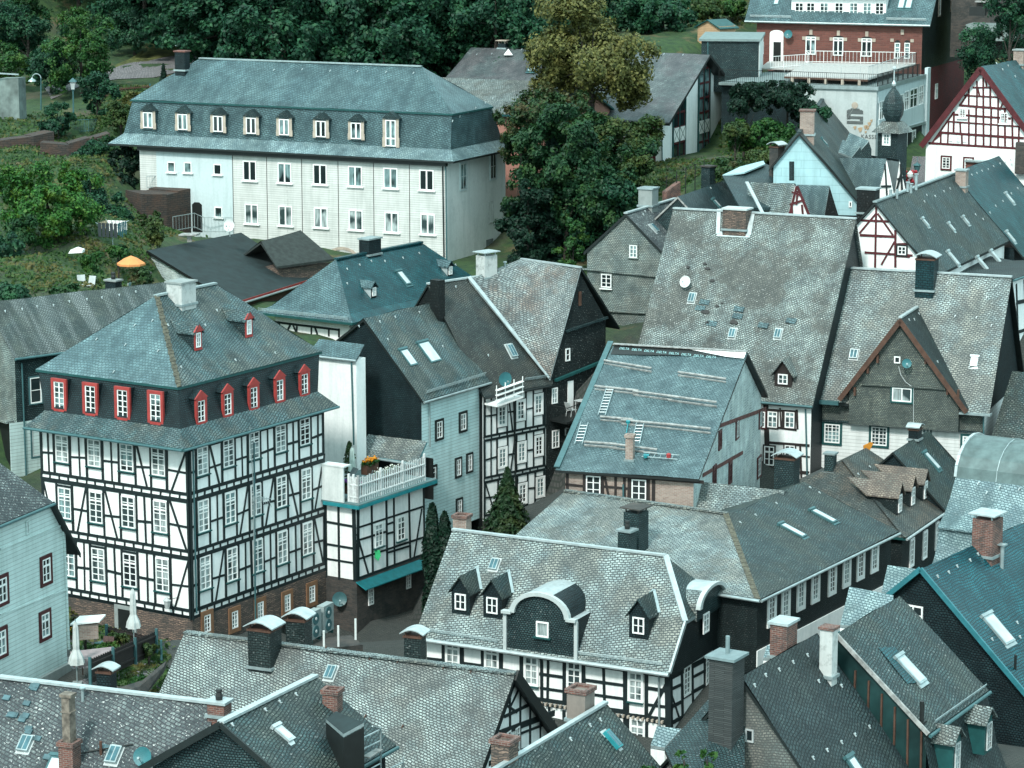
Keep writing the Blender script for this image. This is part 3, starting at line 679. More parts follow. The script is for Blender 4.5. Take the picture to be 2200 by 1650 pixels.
 for q in ((444, 1339), (503, 1331), (558, 1311), (616, 1295), (669, 1276)): window(h, fs, q[0], q[1], .55, .95, 2, 4, surround=M_ORSTONE, sw=.24)
 u, v = fsl.uv(271, 1340); mb = MB().box(fsl.pt(u-.75, v-1.3, .0), fsl.u*.25, fsl.v*2.3, fsl.n*.08).box(fsl.pt(u+.5, v-1.3, 0), fsl.u*.25, fsl.v*2.3, fsl.n*.08).box(fsl.pt(u-.5, v+.8, 0), fsl.u, fsl.v*.2, fsl.n*.078)
 dr = h.add(mb, 'door', M_CONC); MB().box(fsl.pt(u-.5, v-1.3, .01), fsl.u, fsl.v*2.1, fsl.n*.03).build('door_leaf', M_BLK, dr)
 # wall lamp on the corner
 p = fl.at(373, 1293, .55); o = h.add(MB().pipe([fl.at(385, 1283, .02), fl.at(378, 1283, .5), p+UPZ*.35], .02), 'wall_lamp', M_BLK)
 MB().lathe(p-UPZ*.25, [(.12, 0), (.2, .42), (.24, .45), (.05, .6)], seg=6).build('lamp_glass', M_WFG, o)
 # radio mast between the storeys
 p = fr.at(521, 915, .5); q = fr.at(530, 1070, .5); o = h.add(MB().tube(p, q, .025, seg=6).tube(fr.at(530, 1070, .5), fr.at(536, 1190, .3), .035).cbox(q, h.a*.12, h.b*.12, UPZ*.25), 'antenna_mast', M_ZINC)
 r = fr.at(549, 1065, .6); mb = MB()
 for k in range(5): mb.tube(r+h.a*(-.5+.22*k)+UPZ*(.25-.1*k), r+h.a*(-.4+.22*k)+UPZ*(-.25-.1*k)-h.b*.1, .015, seg=4)
 mb.tube(q, r, .02).tube(r-h.a*.6, r+h.a*.6-UPZ*.2, .018); mb.build('antenna_rods', M_ZINC, o)
 # ---- annex with roof terrace: own thing, standing against the tall house
 an = House('timber_annex', 'low white half-timbered annex with a roof terrace, beside the tall timbered house', (393, 965), 140, (726, 871), hgt=20)
 a0 = wa1; zt = None
 db = along(P(a0, cb, z0-3), -h.b, px=763); b0 = cb-db; zt = along(P(a0, b0, 0), UPZ, py=1086); a1 = along(P(0, b0, zt), h.a, px=911); b1 = cb-.02
 zlow = along(P(a0, b0, 0), UPZ, py=1247); a0 += .02
 an.root.location = tuple(P(a0, b0, zlow-6))
 mb = MB(); mb.box(P(a0, b0, zlow), h.a*(a1-a0), h.b*(b1+6.5-b0), UPZ*(zt-zlow)); an.add(mb, 'wall', M_INFILL)
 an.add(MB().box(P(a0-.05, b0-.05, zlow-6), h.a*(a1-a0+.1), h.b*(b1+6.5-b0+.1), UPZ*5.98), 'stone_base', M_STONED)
 # deck
 dl = along(P(0, b0, zt), h.a, px=922); dz = zt+.02
 an.add(MB().box(P(a0-.35, b0-.45, dz), h.a*(dl-a0+.5), h.b*(b1+7-b0), UPZ*.12), 'terrace_deck', plain('deck_teal', (.10, .17, .175), .6))
 an.add(MB().box(P(a0-.37, b0-.47, dz-.14), h.a*(dl-a0+.54), h.b*.05, UPZ*.2).box(P(a0-.4, b0-.42, dz-.14), h.a*.05, h.b*(b1-b0+.3), UPZ*.2), 'fascia', M_TEALM)
 ff, fl2 = Face(P(0, b0, zt), h.a, UPZ), Face(P(a0, 0, zt), -h.b, UPZ)
 T = Timber(ff)
 T.many([(766, 1092, 910, 1042, .2), (765, 1245, 912, 1190, .16), (768, 1092, 769, 1245, .26), (797, 1078, 800, 1234), (829, 1066, 832, 1223), (845, 1060, 847, 1218), (878, 1050, 881, 1205), (909, 1040, 911, 1193), (766, 1135, 910, 1088, .12), (766, 1162, 829, 1142, .12), (766, 1202, 910, 1153, .12), (766, 1147, 792, 1236, .13), (906, 1092, 888, 1200, .12), (831, 1127, 846, 1122, .12), (831, 1187, 880, 1172, .12), (831, 1147, 845, 1143, .12)], .14)
 T.build(an)
 T = Timber(fl2)
 T.many([(699, 1078, 763, 1090, .16), (699, 1120, 763, 1131, .12), (699, 1168, 763, 1178, .12), (699, 1200, 763, 1209, .12), (700, 1240, 764, 1249, .14), (727, 1080, 730, 1245, .13), (760, 1086, 763, 1249, .22), (700, 1075, 701, 1240, .13)], .14)
 T.build(an)
 window(an, ff, 813, 1150, .75, 1.35, 2, 4, sill=M_TRIMG, transom=.75, pane=M_GLASSC); window(an, ff, 861, 1135, .75, 1.4, 2, 4, sill=M_TRIMG, transom=.75, pane=M_GLASSC)
 mb = MB(); mb.poly([ff.at(764, 1250, .02), ff.at(914, 1196, .02), ff.at(914, 1196, .7)-UPZ*.35, ff.at(764, 1250, .7)-UPZ*.35]); mb.slab([mb.f[0][0]], .06); an.add(mb, 'skirt_roof', M_TEALM)
 fb = Face(P(0, b0-.06, zt), h.a, UPZ)
 window(an, fb, 796, 1282, .5, .95, 2, 4, mw=.04); window(an, fb, 877, 1248, .45, .9, 2, 4, mw=.04)
 dish(an, Face(P(a0-.06, 0, zt), -h.b, UPZ).at(735, 1285, .25), -h.a-h.b*.8+UPZ*.35, .42, M_DPIPE)
 # picket fence
 def pickets(p, q, n, hh):
  mb = MB(); d = (q-p)
  for k in range(n+1):
   c = p+d*k/n; nn = d.cross(UPZ).normalized(); ht = hh*(1+.03*((k*7) % 3)); mb.box(c-d.normalized()*.055, d.normalized()*.11, nn*.025, UPZ*ht)
  for z in (.22, .72): mb.beam(p+UPZ*z*hh+nn*.04, q+UPZ*z*hh+nn*.04, .05, .07)
  m = max(2, int(d.length/1.7))
  for k in range(m+1): mb.cbox(p+d*k/m+UPZ*(hh*.58), d.normalized()*.11, nn*.11, UPZ*hh*1.16)
  return mb
 e0, e1 = P(a0+.1, b0-.1, dz+.12), P(a1-.1, b0-.1, dz+.12); e2 = P(a0+.1, b1-1.6, dz+.12)
 f1 = pickets(e0, e1, 30, 1.38); f2 = pickets(e2, e0, 10, 1.38); f1.f += f2.f; an.add(f1, 'picket_railing', plain('picket_white', (.66, .70, .70), .7, vary=.12, vs=6))
 an.add(MB().box(P(a0-.3, b1-1.5, dz+.12), h.a*.1, h.b*1.5, UPZ*2.0).box(P(a0-.34, b1-1.55, dz+2.12), h.a*.7, h.b*1.6, UPZ*.08), 'screen_wall', M_PAINTW)
 return h, an, dict(P=P, a0=a0, a1=a1, b0=b0, b1=b1, dz=dz+.12, ff=ff)
H1, H1B, TER = big_timber_house()
# ---------------------------------------------------------------- 2. long white house with eight dormers
def long_white_house():
 h = House('long_house', 'long white four-storey building with a teal slate mansard roof and eight small dormers', (974, 347), 190, (232, 308), hgt=9.5)
 P = h.P; z0 = h.z; aL = h.sa(232); bR = h.sb(1106); i = .75
 ib = 1.25; z1 = h.sz(244, -i, ib); aL1 = along(P(0, ib, z1), h.a, px=285); bB = along(P(-i, 0, z1), h.b, px=1056); a1r = -i
 bm = (ib+bB)/2; aR, zR = h.hitb(906, 143, bm); aRL, _ = h.hitb(428, 124, bm)
 W = bR
 A = [P(aL, 0, z0), P(0, 0, z0), P(0, W, z0), P(aL, W, z0)]; m1 = .85; zm = z0+.72
 B = [P(aL+m1, m1, zm), P(-m1*.75, m1, zm), P(-m1*.75, W-m1, zm), P(aL+m1, W-m1, zm)]
 C = [P(aL1, ib, z1-.02), P(-i, ib, z1-.02), P(-i, bB, z1-.02), P(aL1, bB, z1-.02)]
 sk = []; st = []
 for k in range(4):
  j = (k+1) % 4; sk.append([A[k], A[j], B[j], B[k]]); st.append([B[k], B[j], C[j], C[k]])
 roof(h, sk, M_PALE, .14, 'roof_skirt', M_TRIMB); h.add(MB().slab(st, .05), 'mansard', M_TEAL)  # sky reflection on the flared skirt is put into a paler slate
 C2 = [p+UPZ*.02 for p in C]; C2[0] -= h.a*.15+h.b*.15; C2[1] += h.a*.15-h.b*.15; C2[2] += h.a*.15; C2[3] -= h.a*.15
 up = [[C2[0], C2[1], P(aR, bm, zR), P(aRL, bm, zR)], [C2[1], C2[2], P(aR, bm, zR)], [C2[2], C2[3], P(aRL, bm, zR), P(aR, bm, zR)], [C2[3], C2[0], P(aRL, bm, zR)]]
 roof(h, up, M_TEAL, .12, 'roof', M_TRIMG); cap(h, P(aRL, bm, zR), P(aR, bm, zR), M_ZINC, .22)
 rf = slope(C2[0], h.a, h.b, math.degrees(math.atan2(zR-z1, bm-ib)))
 hookrow(h, rf, (590, 150), (890, 157), 6)
 rr = Face(C2[1], h.b, -h.a*(-i-aR)+UPZ*(zR-z1)); hookrow(h, Face(B[1], h.b, C[1]-B[1]), (965, 258), (1052, 241), 6)
 wb0 = .55; wa1 = h.sa(957, wb0, z0-3); wa0 = h.sa(300, wb0, z0-1); wb1 = along(P(wa1, 0, z0-3), h.b, px=1086)
 mb = MB(); zb = h.zb
 ff = h.front(wb0); asp = ff.uv(500, 400)[0]; asp0 = ff.uv(336, 350)[0]; zt = z0+.3
 mb.poly([P(asp, wb0, zb), P(wa1, wb0, zb), P(wa1, wb0, zt), P(asp, wb0, zt)], 1); mb.poly([P(asp0, wb0, zb), P(asp, wb0, zb), P(asp, wb0, zt), P(asp0, wb0, zt)], 2)
 mb.poly([P(wa0, wb0, zb), P(asp0, wb0, zb), P(asp0, wb0, zt), P(wa0, wb0, zt)], 1)
 mb.poly([P(wa1, wb0, zb), P(wa1, wb1, zb), P(wa1, wb1, zt), P(wa1, wb0, zt)], 0); mb.poly([P(wa1, wb1, zb), P(wa0, wb1, zb), P(wa0, wb1, zt), P(wa1, wb1, zt)], 0); mb.poly([P(wa0, wb1, zb), P(wa0, wb0, zb), P(wa0, wb0, zt), P(wa0, wb1, zt)], 0)
 h.add(mb, 'wall', [M_PAINTW, M_OFFW, M_PALEBLUE])
 mb = MB()
 for x in (574, 649, 727, 803, 880, 501): u, _ = ff.uv(x, 420); mb.box(ff.pt(u-.02, -8, .0), ff.u*.04, ff.v*7.6, ff.n*.02)
 h.add(mb, 'facade_joints', M_BLK)
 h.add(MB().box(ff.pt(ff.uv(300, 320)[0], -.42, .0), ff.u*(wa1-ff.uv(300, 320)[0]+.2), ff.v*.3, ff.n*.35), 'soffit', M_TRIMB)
 sill = M_WFR
 row(h, ff, [(537, 367), (612, 372), (688, 375), (763.5, 379), (839.6, 383), (917, 387)], 1.12, 1.45, 2, 1, fm=M_WFR, sill=sill, fw=.08, mw=.06)
 row(h, ff, [(541, 460), (614, 464), (690, 468), (765, 473), (842, 478), (919.5, 482)], 1.12, 1.45, 2, 1, fm=M_WFR, sill=sill, fw=.08, mw=.06, pane=M_GLASSC)
 row(h, ff, [(368.5, 359), (404, 360), (468, 364), (470, 456)], .66, .78, 1, 1, sill=sill, fw=.07)
 u, v = ff.uv(424, 466); o = h.add(MB().box(ff.pt(u-.42, v-1.1, 0), ff.u*.84, ff.v*2, ff.n*.03).prism([ff.pt(u-.42, v+.9, 0), ff.pt(u+.42, v+.9, 0), ff.pt(u+.2, v+1.08, 0), ff.pt(u-.2, v+1.08, 0)], ff.n*.03), 'door', M_BLK)
 u, v = ff.uv(737, 560); mb = MB(); n = 10
 for k in range(n):
  a0, a1 = math.pi*k/n, math.pi*(k+1)/n
  mb.prism([ff.pt(u+math.cos(a0)*1.4, v+math.sin(a0)*1.0, 0), ff.pt(u+math.cos(a0)*1.15, v+math.sin(a0)*.8, 0), ff.pt(u+math.cos(a1)*1.15, v+math.sin(a1)*.8, 0), ff.pt(u+math.cos(a1)*1.4, v+math.sin(a1)*1.0, 0)], ff.n*.05)
 h.add(mb, 'gate_arch', M_SANDST); u, v = ff.uv(737, 553); mb = MB().prism([ff.pt(u-.45, v-1, 0), ff.pt(u+.45, v-1, 0), ff.pt(u+.45, v, 0), ff.pt(u, v+.25, 0), ff.pt(u-.45, v, 0)], ff.n*.02); h.add(mb, 'gate', M_BLK)
 fs = h.right(wa1)
 for q in ((995, 379), (1059, 357)): window(h, fs, q[0], q[1], .95, 1.85, 2, 2, fm=M_WFG, surround=M_PALEBLUE, sw=.08)
 window(h, fs, 1054, 456, .75, 1.6, 1, 1, fm=M_WFG, pane=M_PAINTW)
 u, v = fs.uv(1052, 524); o = h.add(MB().box(fs.pt(u-.55, v-.35, 0), fs.u*1.1, fs.v*.7, fs.n*.02), 'cellar_window', M_BLK)
 mb = MB()
 for k in range(6): mb.box(fs.pt(u-.5+k*.19, v-.35, .02), fs.u*.03, fs.v*.7, fs.n*.03)
 mb.build('grille', M_ZINC, o)
 downpipe(h, ff.at(952, 348, .1), ff.at(955, 552, .1), M_TRIMB); downpipe(h, ff.at(958.5, 350, .08), ff.at(961, 560, .08), M_DPIPE)
 # dormers
 fd = h.front(.72); h0 = 1.45
 for k, q in enumerate(((318.5, 258), (393, 262), (469, 266), (540, 270), (611, 273), (690, 277), (765.5, 281), (840, 286))):
  u, v = fd.uv(q[0], q[1]); big = k == 7; w = 1.05; hh = 1.25 if not big else 1.95; F = fd
  b = MB(); b.box(F.pt(u-w/2, v-hh/2-.05, 0), F.u*w, F.v*(hh+.1), -F.n*1.0); o = h.add(b, 'dormer', M_TEAL)
  top = v+hh/2+.05; rw = w/2+.14
  fr = MB(); fr.prism([F.pt(u-rw, top, -1.4), F.pt(u+rw, top, -1.4), F.pt(u, top+.5, -1.4)], F.n*1.55); fr.build('dormer_roof', M_SH_TEAL, o)
  wm = frame_mb(F, u, v, .82, hh-.1, 2, 1 if not big else 1, .07, .07, .02)
  if big: wm.box(F.pt(u-.4, v-.42, .02), F.u*.8, F.v*.1, F.n*.05)
  wm.poly([F.pt(u-.38, v-hh/2+.08, .04), F.pt(u+.38, v-hh/2+.08, .04), F.pt(u+.38, v+hh/2-.08, .04), F.pt(u-.38, v+hh/2-.08, .04)], 1); wm.build('window', [M_WFR, M_GLASS], o)
  s = MB()
  for sg in (-1, 1): s.box(F.pt(u+sg*w/2-.11, v-hh/2-.02, 0), F.u*.22 if False else F.u*.22, F.v*(hh+.1), F.n*.05); s.box(F.pt(u+sg*(w/2+.05)-.1, v-hh/2-.02, 0), F.u*.2, F.v*hh*.35, F.n*.045)
  s.build('surround', M_SANDST, o)
 p = P(aRL+.2, bm-1.9, zR-1.2); 
 c = chimney(h, rf.at(392, 150), 111, .85, .7, M_SH_DARK, 'slab', M_BRICK, below=1.6)
 return h
H2 = long_white_house()
# ---------------------------------------------------------------- generic simple house
def simple(name, label, K, D, R, roofm, wallm, ridge, axis='a', a=None, b=None, hip0=0, hip1=0, over=.35, hgt=8, gable=True, capm=None, pitch=None, rp=None, wmats=None, edge=None, cat='house', gut=True, ze1=None, nowall=False, t=.16, sag=0):
 """a=(px or None,...): ends of the roof along a and b as photo columns (str 'm..' = metres)"""
 h = House(name, label, K, D, R, hgt=hgt, cat=cat)
 def ends(v, solve):
  return [float(x[1:]) if isinstance(x, str) else solve(x) for x in v]
 a0, a1 = sorted(ends(a, lambda x: h.sa(x))); b0, b1 = sorted(ends(b, lambda x: h.sb(x)))
 if axis == 'a':
  if pitch: f = slope(h.P(0, b0, h.z), h.a, h.b, pitch); q = h.loc(f.at(*ridge)); rp, zr = q[1], q[2]
  else:
   rp = (b0+b1)/2 if rp is None else rp; _, zr = h.hitb(ridge[0], ridge[1], rp)
 else:
  if pitch: f = slope(h.P(a1, 0, h.z), h.b, -h.a, pitch); q = h.loc(f.at(*ridge)); rp, zr = q[0], q[2]
  else:
   rp = (a0+a1)/2 if rp is None else rp; _, zr = h.hita(ridge[0], ridge[1], rp)
 pol, R01 = roof_polys(h, a0, a1, b0, b1, h.z, zr, axis, rp, hip0, hip1, ze1)
 roof(h, pol, roofm, t, edge=edge)
 o = over; gab = axis if gable and not (hip0 and hip1) else None
 if axis == 'a':
  s = (zr-h.z)/(rp-b0); w = dict(a0=a0+o, a1=a1-o, b0=b0+o, b1=b1-o)
  if not nowall: walls(h, a0+o*.6, a1-o*.6, b0+o, b1-o, h.z+s*o, mat=wallm, mats=wmats, gable=gab, zr=zr, rp=rp, drop=.17, zt1=(ze1 if ze1 is not None else h.z)+s*o)
  h.rs = slope(h.P(0, b0, h.z), h.a, h.b, math.degrees(math.atan2(zr-h.z, rp-b0)))
 else:
  s = (zr-h.z)/(rp-a0); w = dict(a0=a0+o, a1=a1-o, b0=b0+o, b1=b1-o)
  if not nowall: walls(h, a0+o, a1-o, b0+o*.6, b1-o*.6, h.z+s*o, mat=wallm, mats=wmats, gable=gab, zr=zr, rp=rp, drop=.17, zt1=(ze1 if ze1 is not None else h.z)+s*o)
  z1 = h.z if ze1 is None else ze1
  h.rs = Face(h.P(a1, b0, z1), h.b, -h.a*(a1-rp)+UPZ*(zr-z1)); h.ls = Face(h.P(a0, b1, h.z), -h.b, h.a*(rp-a0)+UPZ*(zr-h.z))
 if capm: cap(h, R01[0], R01[1], capm)
 h.a0, h.a1, h.b0, h.b1, h.zr, h.rp, h.w = a0, a1, b0, b1, zr, rp, w
 if gut and axis == 'a': gutter(h, h.P(a0, b0, h.z), h.P(a1, b0, h.z), -h.b, M_DPIPE)
 if gut and axis == 'b': gutter(h, h.P(a1, b0, h.z), h.P(a1, b1, h.z), h.a, M_DPIPE)
 h.R0, h.R1 = R01; return h
# 3. streaked slate roof behind the tall house, far left
h = simple('slate_house', 'slate-shingled house with a streaked grey roof, behind the tall timbered house on the left', (31, 769), 152, (145, 754), M_STREAK, M_SH_TEAL, (285, 613), 'a', ('m-.0', 'm13'), ('m0', 'm7.5'), hgt=6.5, pitch=42, over=.3, wmats=(M_SH_TEAL, M_SH_GREY))
H3 = h; hookrow(h, h.rs, (10, 672), (290, 630), 9)
f = h.left(h.w['a0']-.02)
fr = h.front(h.w['b0']); window(h, fr, 76, 838, .75, 1.5, 1, 2, fm=M_WFR, surround=M_DPIPE, sw=.07); window(h, fr, 78, 950, .6, 1.6, 1, 2, fm=M_WFG, surround=M_DPIPE)
downpipe(h, fr.at(45, 780, .1), fr.at(55, 1040, .1))
u, v = fr.uv(60, 975); h.add(MB().box(fr.pt(-.3, v-2, .0), fr.u*9, fr.v*3.9, fr.n*.05), 'clapboard', M_GBLUE)
fl = h.left(h.w['a0']-.1); h.add(MB().box(fl.pt(-.6, fl.uv(20, 905)[1], 0), fl.u*-8, fl.v*.12, fl.n*.5), 'canopy', M_SH_GREY)
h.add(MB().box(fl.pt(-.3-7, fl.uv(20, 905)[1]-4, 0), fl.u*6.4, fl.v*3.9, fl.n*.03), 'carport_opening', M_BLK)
# 4. lower left clapboard gable
def left_gable():
 h = House('clapboard_house', 'pale grey-blue clapboard house with maroon windows, at the lower left edge', (136, 1138), 128, (0, 1197), hgt=8)
 P = h.P; f = h.front(0); z = h.z; zc = h.sz(1079, h.sa(105), 0); ac = h.sa(105, 0, zc); aw = .0
 zb = h.zb; aL = -9.0; al2 = aL-ac
 q = [P(aL, 0, zb), P(aw, 0, zb), P(aw, 0, z-.1), P(ac, 0, zc), P(aL-ac+0, 0, zc), P(aL, 0, z-.1)]
 h.add(MB().poly(q).poly([P(aw, 0, zb), P(aw, 7, zb), P(aw, 7, z), P(aw, 0, z)]).poly([p+h.b*7 for p in q][::-1]), 'wall', M_GBLUE)
 # roof: jerkin-head
 up = (zc-z)/(-ac); o = .45; zr = zc+up*(-(aL)/2+ac)*.85; am = aL/2; e = -.25
 rk = [P(1.0, e, z-up*1.0), P(ac, e, zc), P(am, 2.6, zr), P(am, 7, zr), P(1.0, 7, z-up*1.0)]
 lk = [P(aL-1.0, e, z-up*1.0), P(aL-1.0, 7, z-up*1.0), P(am, 7, zr), P(am, 2.6, zr), P(aL-ac, e, zc)]
 jk = [P(aL-ac, e, zc), P(ac, e, zc), P(am, 2.6, zr)]
 roof(h, [rk, lk, jk], M_MOSS, .15, edge=M_TRIMB)
 h.add(MB().prism([P(1.05, e-.06, z-up*1.05-.2), P(ac+.02, e-.06, zc-.2), P(ac+.02, e-.06, zc+.04), P(1.05, e-.06, z-up*1.05+.02)], h.b*.08), 'bargeboard', M_TRIMB)
 gutter(h, P(aL-ac, e, zc), P(ac, e, zc), -h.b, M_DPIPE)
 h.add(MB().beam(f.at(0, 1180, .03), f.at(134, 1127, .03), .07, .06, f.n).beam(f.at(0, 1320, .03), f.at(144, 1265, .03), .07, .06, f.n).beam(f.at(136, 1140, .03), f.at(147, 1395, .03), .14, .07, f.n), 'trim_boards', M_GBLUE)
 for q in ((98, 1225), (96, 1343)): window(h, f, q[0], q[1], .72, 1.15, 2, 3, surround=M_DRED, sw=.17, transom=.7)
 for q in ((4, 1268), (2, 1381)): window(h, f, q[0], q[1], .72, 1.15, 2, 3, surround=M_DRED, sw=.17, transom=.7)
 window(h, f, 58, 1133, .28, .7, 1, 1, fm=M_GBLUE, pane=M_WFG)
 h.add(MB().box(f.pt(aL, zb-z, .0), f.u*-aL, f.v*1.4, f.n*.2), 'plinth', M_CONC)
 return h
H4 = left_gable()
# 5. dark felt roofed outbuilding
h = House('outbuilding', 'old stone outbuilding under a broad black felt roof, beside the orange parasol', (502, 651), 176, (654, 604), hgt=5)
P = h.P; z = h.z; L = h.sa(665); bL, zL = h.hita(316, 538, -.0); q = h.loc(at(316, 538, 181)); 
rf = slope(P(0, 0, z), h.a, h.b, 17)
pl = [P(0, 0, z), P(L, 0, z), rf.at(648, 585), rf.at(518, 499.5), rf.at(316, 538)]
pl2 = [rf.at(316, 538), rf.at(518, 499.5), rf.at(518, 499.5)+h.b*1.5-UPZ*1.4, rf.at(316, 538)+h.b*1.5-UPZ*1.4]
roof(h, [pl, pl2], M_FELT, .2, edge=M_BLK)
gutter(h, P(0, 0, z-.1), P(L, 0, z-.1), -h.b); h.add(MB().box(P(0, -.05, z-.2), h.a*L, h.b*.04, UPZ*.22), 'fascia', M_RED)
A = rf.at(316, 538); B = P(0, 0, z); da = h.a*.25
h.add(MB().poly([P(.2, .25, h.zb), P(L-.3, .25, h.zb), P(L-.3, .25, z-.1), P(.2, .25, z-.1)], 1).poly([Vector((A.x, A.y, h.zb))+da, P(.2, .25, h.zb), P(.2, .25, z-.12), A+da-UPZ*.2]), 'wall', [M_SH_WHITE, M_BROWNW])
fw = Face(A+da, (P(.2, .25, 0)-Vector((A.x, A.y, 0))-da).normalized(), UPZ); h.add(MB().box(fw.pt(.15, -4.2, .0), fw.u*.9, fw.v*2.5, fw.n*.05), 'door', M_TIMBB)
H5 = h
h = House('shed', 'long shed under dark grey felt, right behind the black felt roof', (718, 556), 188, (600, 572), hgt=4)
rf = slope(h.P(0, 0, h.z), h.a, h.b, 30); 
roof(h, [[h.P(0, 0, h.z), rf.at(645, 494), rf.at(560, 520), h.P(-5.2, 0, h.z)], [rf.at(645, 494), rf.at(645, 494)+h.b*3-UPZ*1.7, rf.at(560, 520)+h.b*3-UPZ*1.7, rf.at(560, 520)]], M_FELT2, .15)
h.add(MB().box(h.P(-4.5, .2, h.zb), h.a*4.3, h.b*4, UPZ*(h.z-h.zb-.3)), 'wall', M_STONE)
# 6. teal hip-roofed house
def teal_hip():
 h = House('hipped_house', 'white half-timbered house under a deep teal hipped slate roof with two tiny dormers', (757, 694), 170, (904, 660), hgt=8)
 P = h.P; z = h.z; W = h.sb(549); 
 bm = W/2; aR, zr = h.hitb(722, 557, bm); aR2, _ = h.hitb(905, 518, bm); L = aR2+aR
 k0 = .75; zk = z+.38
 A = [P(0, 0, z), P(L, 0, z), P(L, W, z), P(0, W, z)]; B = [P(k0, k0, zk), P(L-k0, k0, zk), P(L-k0, W-k0, zk), P(k0, W-k0, zk)]; R0, R1 = P(aR, bm, zr), P(aR2, bm, zr)
 sk = [[A[k], A[(k+1) % 4], B[(k+1) % 4], B[k]] for k in range(4)]
 roof(h, [sk[0], sk[1], sk[2], [B[0], B[1], R1, R0], [B[1], B[2], R1], [B[2], B[3], R0, R1]], M_TEALDEEP, .15, edge=M_TRIMG)
 roof(h, [sk[3], [B[3], B[0], R0]], M_TEAL, .15, 'roof_hip', edge=M_TRIMG)
 cap(h, R0, R1, M_TEALDEEP, .35, .12)
 walls(h, .9, L-.9, .9, W-.9, z+.2, mat=M_INFILL)
 fl = h.left(.9); T = Timber(fl); T.many([(575, 690, 728, 708, .14), (601, 690, 601, 712), (625, 697, 615, 716), (630, 698, 640, 722), (638, 700, 638, 725), (669, 700, 669, 722), (676, 702, 684, 722), (707, 706, 707, 722), (728, 706, 728, 725)], .12); T.build(h)
 rf = Face(B[0], h.a, R0-B[0]-h.a*(R0-B[0]).dot(h.a)); lf = Face(B[3], -h.b, h.a*(aR-k0)+UPZ*(zr-zk))
 snowguard(h, Face(A[3], -h.b, B[0]-A[0]+h.b*-k0), (556, 670), (748, 690))
 for q in ((803, 640), (967, 594)): dormer(h, rf, q[0], q[1], .6, .75, .3, M_ZINCL, M_TEAL, (.38, .55, 2, 2), .1, M_SH_DARK)
 skylight(h, rf, 867, 598, .6, 1.15); hooks(h, rf, [(745, 579), (772, 570), (797, 562), (826, 562), (865, 555), (900, 545), (745, 610), (936, 542), (978, 570)])
 c = rf.at(806, 552); chimney(h, P(h.loc(c)[0], bm+.1, zr-.1), 513, 1.35, .8, M_SH_DARK, 'slab', M_ZINC, below=1)
 return h
H6 = teal_hip()
# 7. light-blue house
def light_blue():
 h = House('clapboard_house', 'tall light-blue clapboard house with dark-framed windows and two large skylights', (910, 857), 160, (1050, 816), hgt=8.6)
 P = h.P; z = h.z; L = h.sa(1050); rf = slope(P(0, 0, z), h.a, h.b, 47); q = h.loc(rf.at(744, 694)); br, zr = q[1], q[2]; b2 = br+2.6; z2 = zr-1.9
 pol = [[P(-.2, -.1, z-.1), P(L, -.1, z-.1), P(L-.1, br, zr), P(-.2, br, zr)], [P(L-.1, b2, z2), P(-.2, b2, z2), P(-.2, br, zr), P(L-.1, br, zr)]]
 roof(h, pol, M_BROWN, .16, edge=M_TRIMB)
 mb = MB(); zb = h.zb
 o = .15; mb.poly([P(0, o, zb), P(L-.3, o, zb), P(L-.3, o, z), P(0, o, z)]); e = [P(0, o, zb), P(0, o, z-.05), P(0, br, zr-.2), P(0, b2-.2, z2-.05), P(0, b2-.2, zb)]; mb.poly(e, 1); mb.poly([p+h.a*(L-.3) for p in e][::-1])
 h.add(mb, 'wall', [M_LBLUE, M_SH_DARK]); f = h.front(o)
 for q in ((943, 923), (994, 906), (929, 1022)): window(h, f, q[0], q[1], .62, 1.02, 2, 3, surround=M_TRIMB, sw=.14)
 for q in ((984, 1004), (1008, 994), (986, 1091)): window(h, f, q[0], q[1], .5, 1.02, 2, 3, surround=M_TRIMB, sw=.12)
 gutter(h, P(-.2, -.1, z-.1), P(L, -.1, z-.1), -h.b); snowguard(h, rf, (913, 848), (1040, 808), .3)
 skylight(h, rf, 922, 757, 1.15, 1.5); skylight(h, rf, 877, 769, .8, 1.2)
 hooks(h, rf, [(770, 702), (848, 682), (900, 672), (832, 730), (815, 692), (950, 745)]); downpipe(h, f.at(920, 862, .1), f.at(921, 960, .1), M_ZINC)
 # white extension with its own shed roof
 return h, rf
H7, RF7 = light_blue()
def white_ext():
 h = House('white_extension', 'narrow white rendered extension with a small slate roof, left of the light-blue house', (763, 772), 158.5, (684, 763), hgt=7.2)
 P = h.P; z = h.z; aL = -3.4; W = h.sb(785)
 f = h.front(.1); zq = z+.65
 rs = slope(P(0, 0, z), h.a, h.b, 30)
 roof(h, [[P(aL, 0, z), P(.12, 0, z), rs.at(783, 740), rs.at(686, 728)]], M_TEAL, .1, edge=M_TRIMB)
 h.add(MB().box(P(aL+.1, .1, h.zb), h.a*(-aL-.1), h.b*(W-.1), UPZ*(z-h.zb-.05)), 'wall', M_WHITE)
 gutter(h, P(aL, 0, z), P(.12, 0, z), -h.b); downpipe(h, f.at(757, 778, .1), f.at(762, 955, .1), M_DPIPE)
 hooks(h, slope(P(0, 0, z), h.a, h.b, 20), [(690, 740), (730, 742), (768, 747)])
 return h
H7B = white_ext()
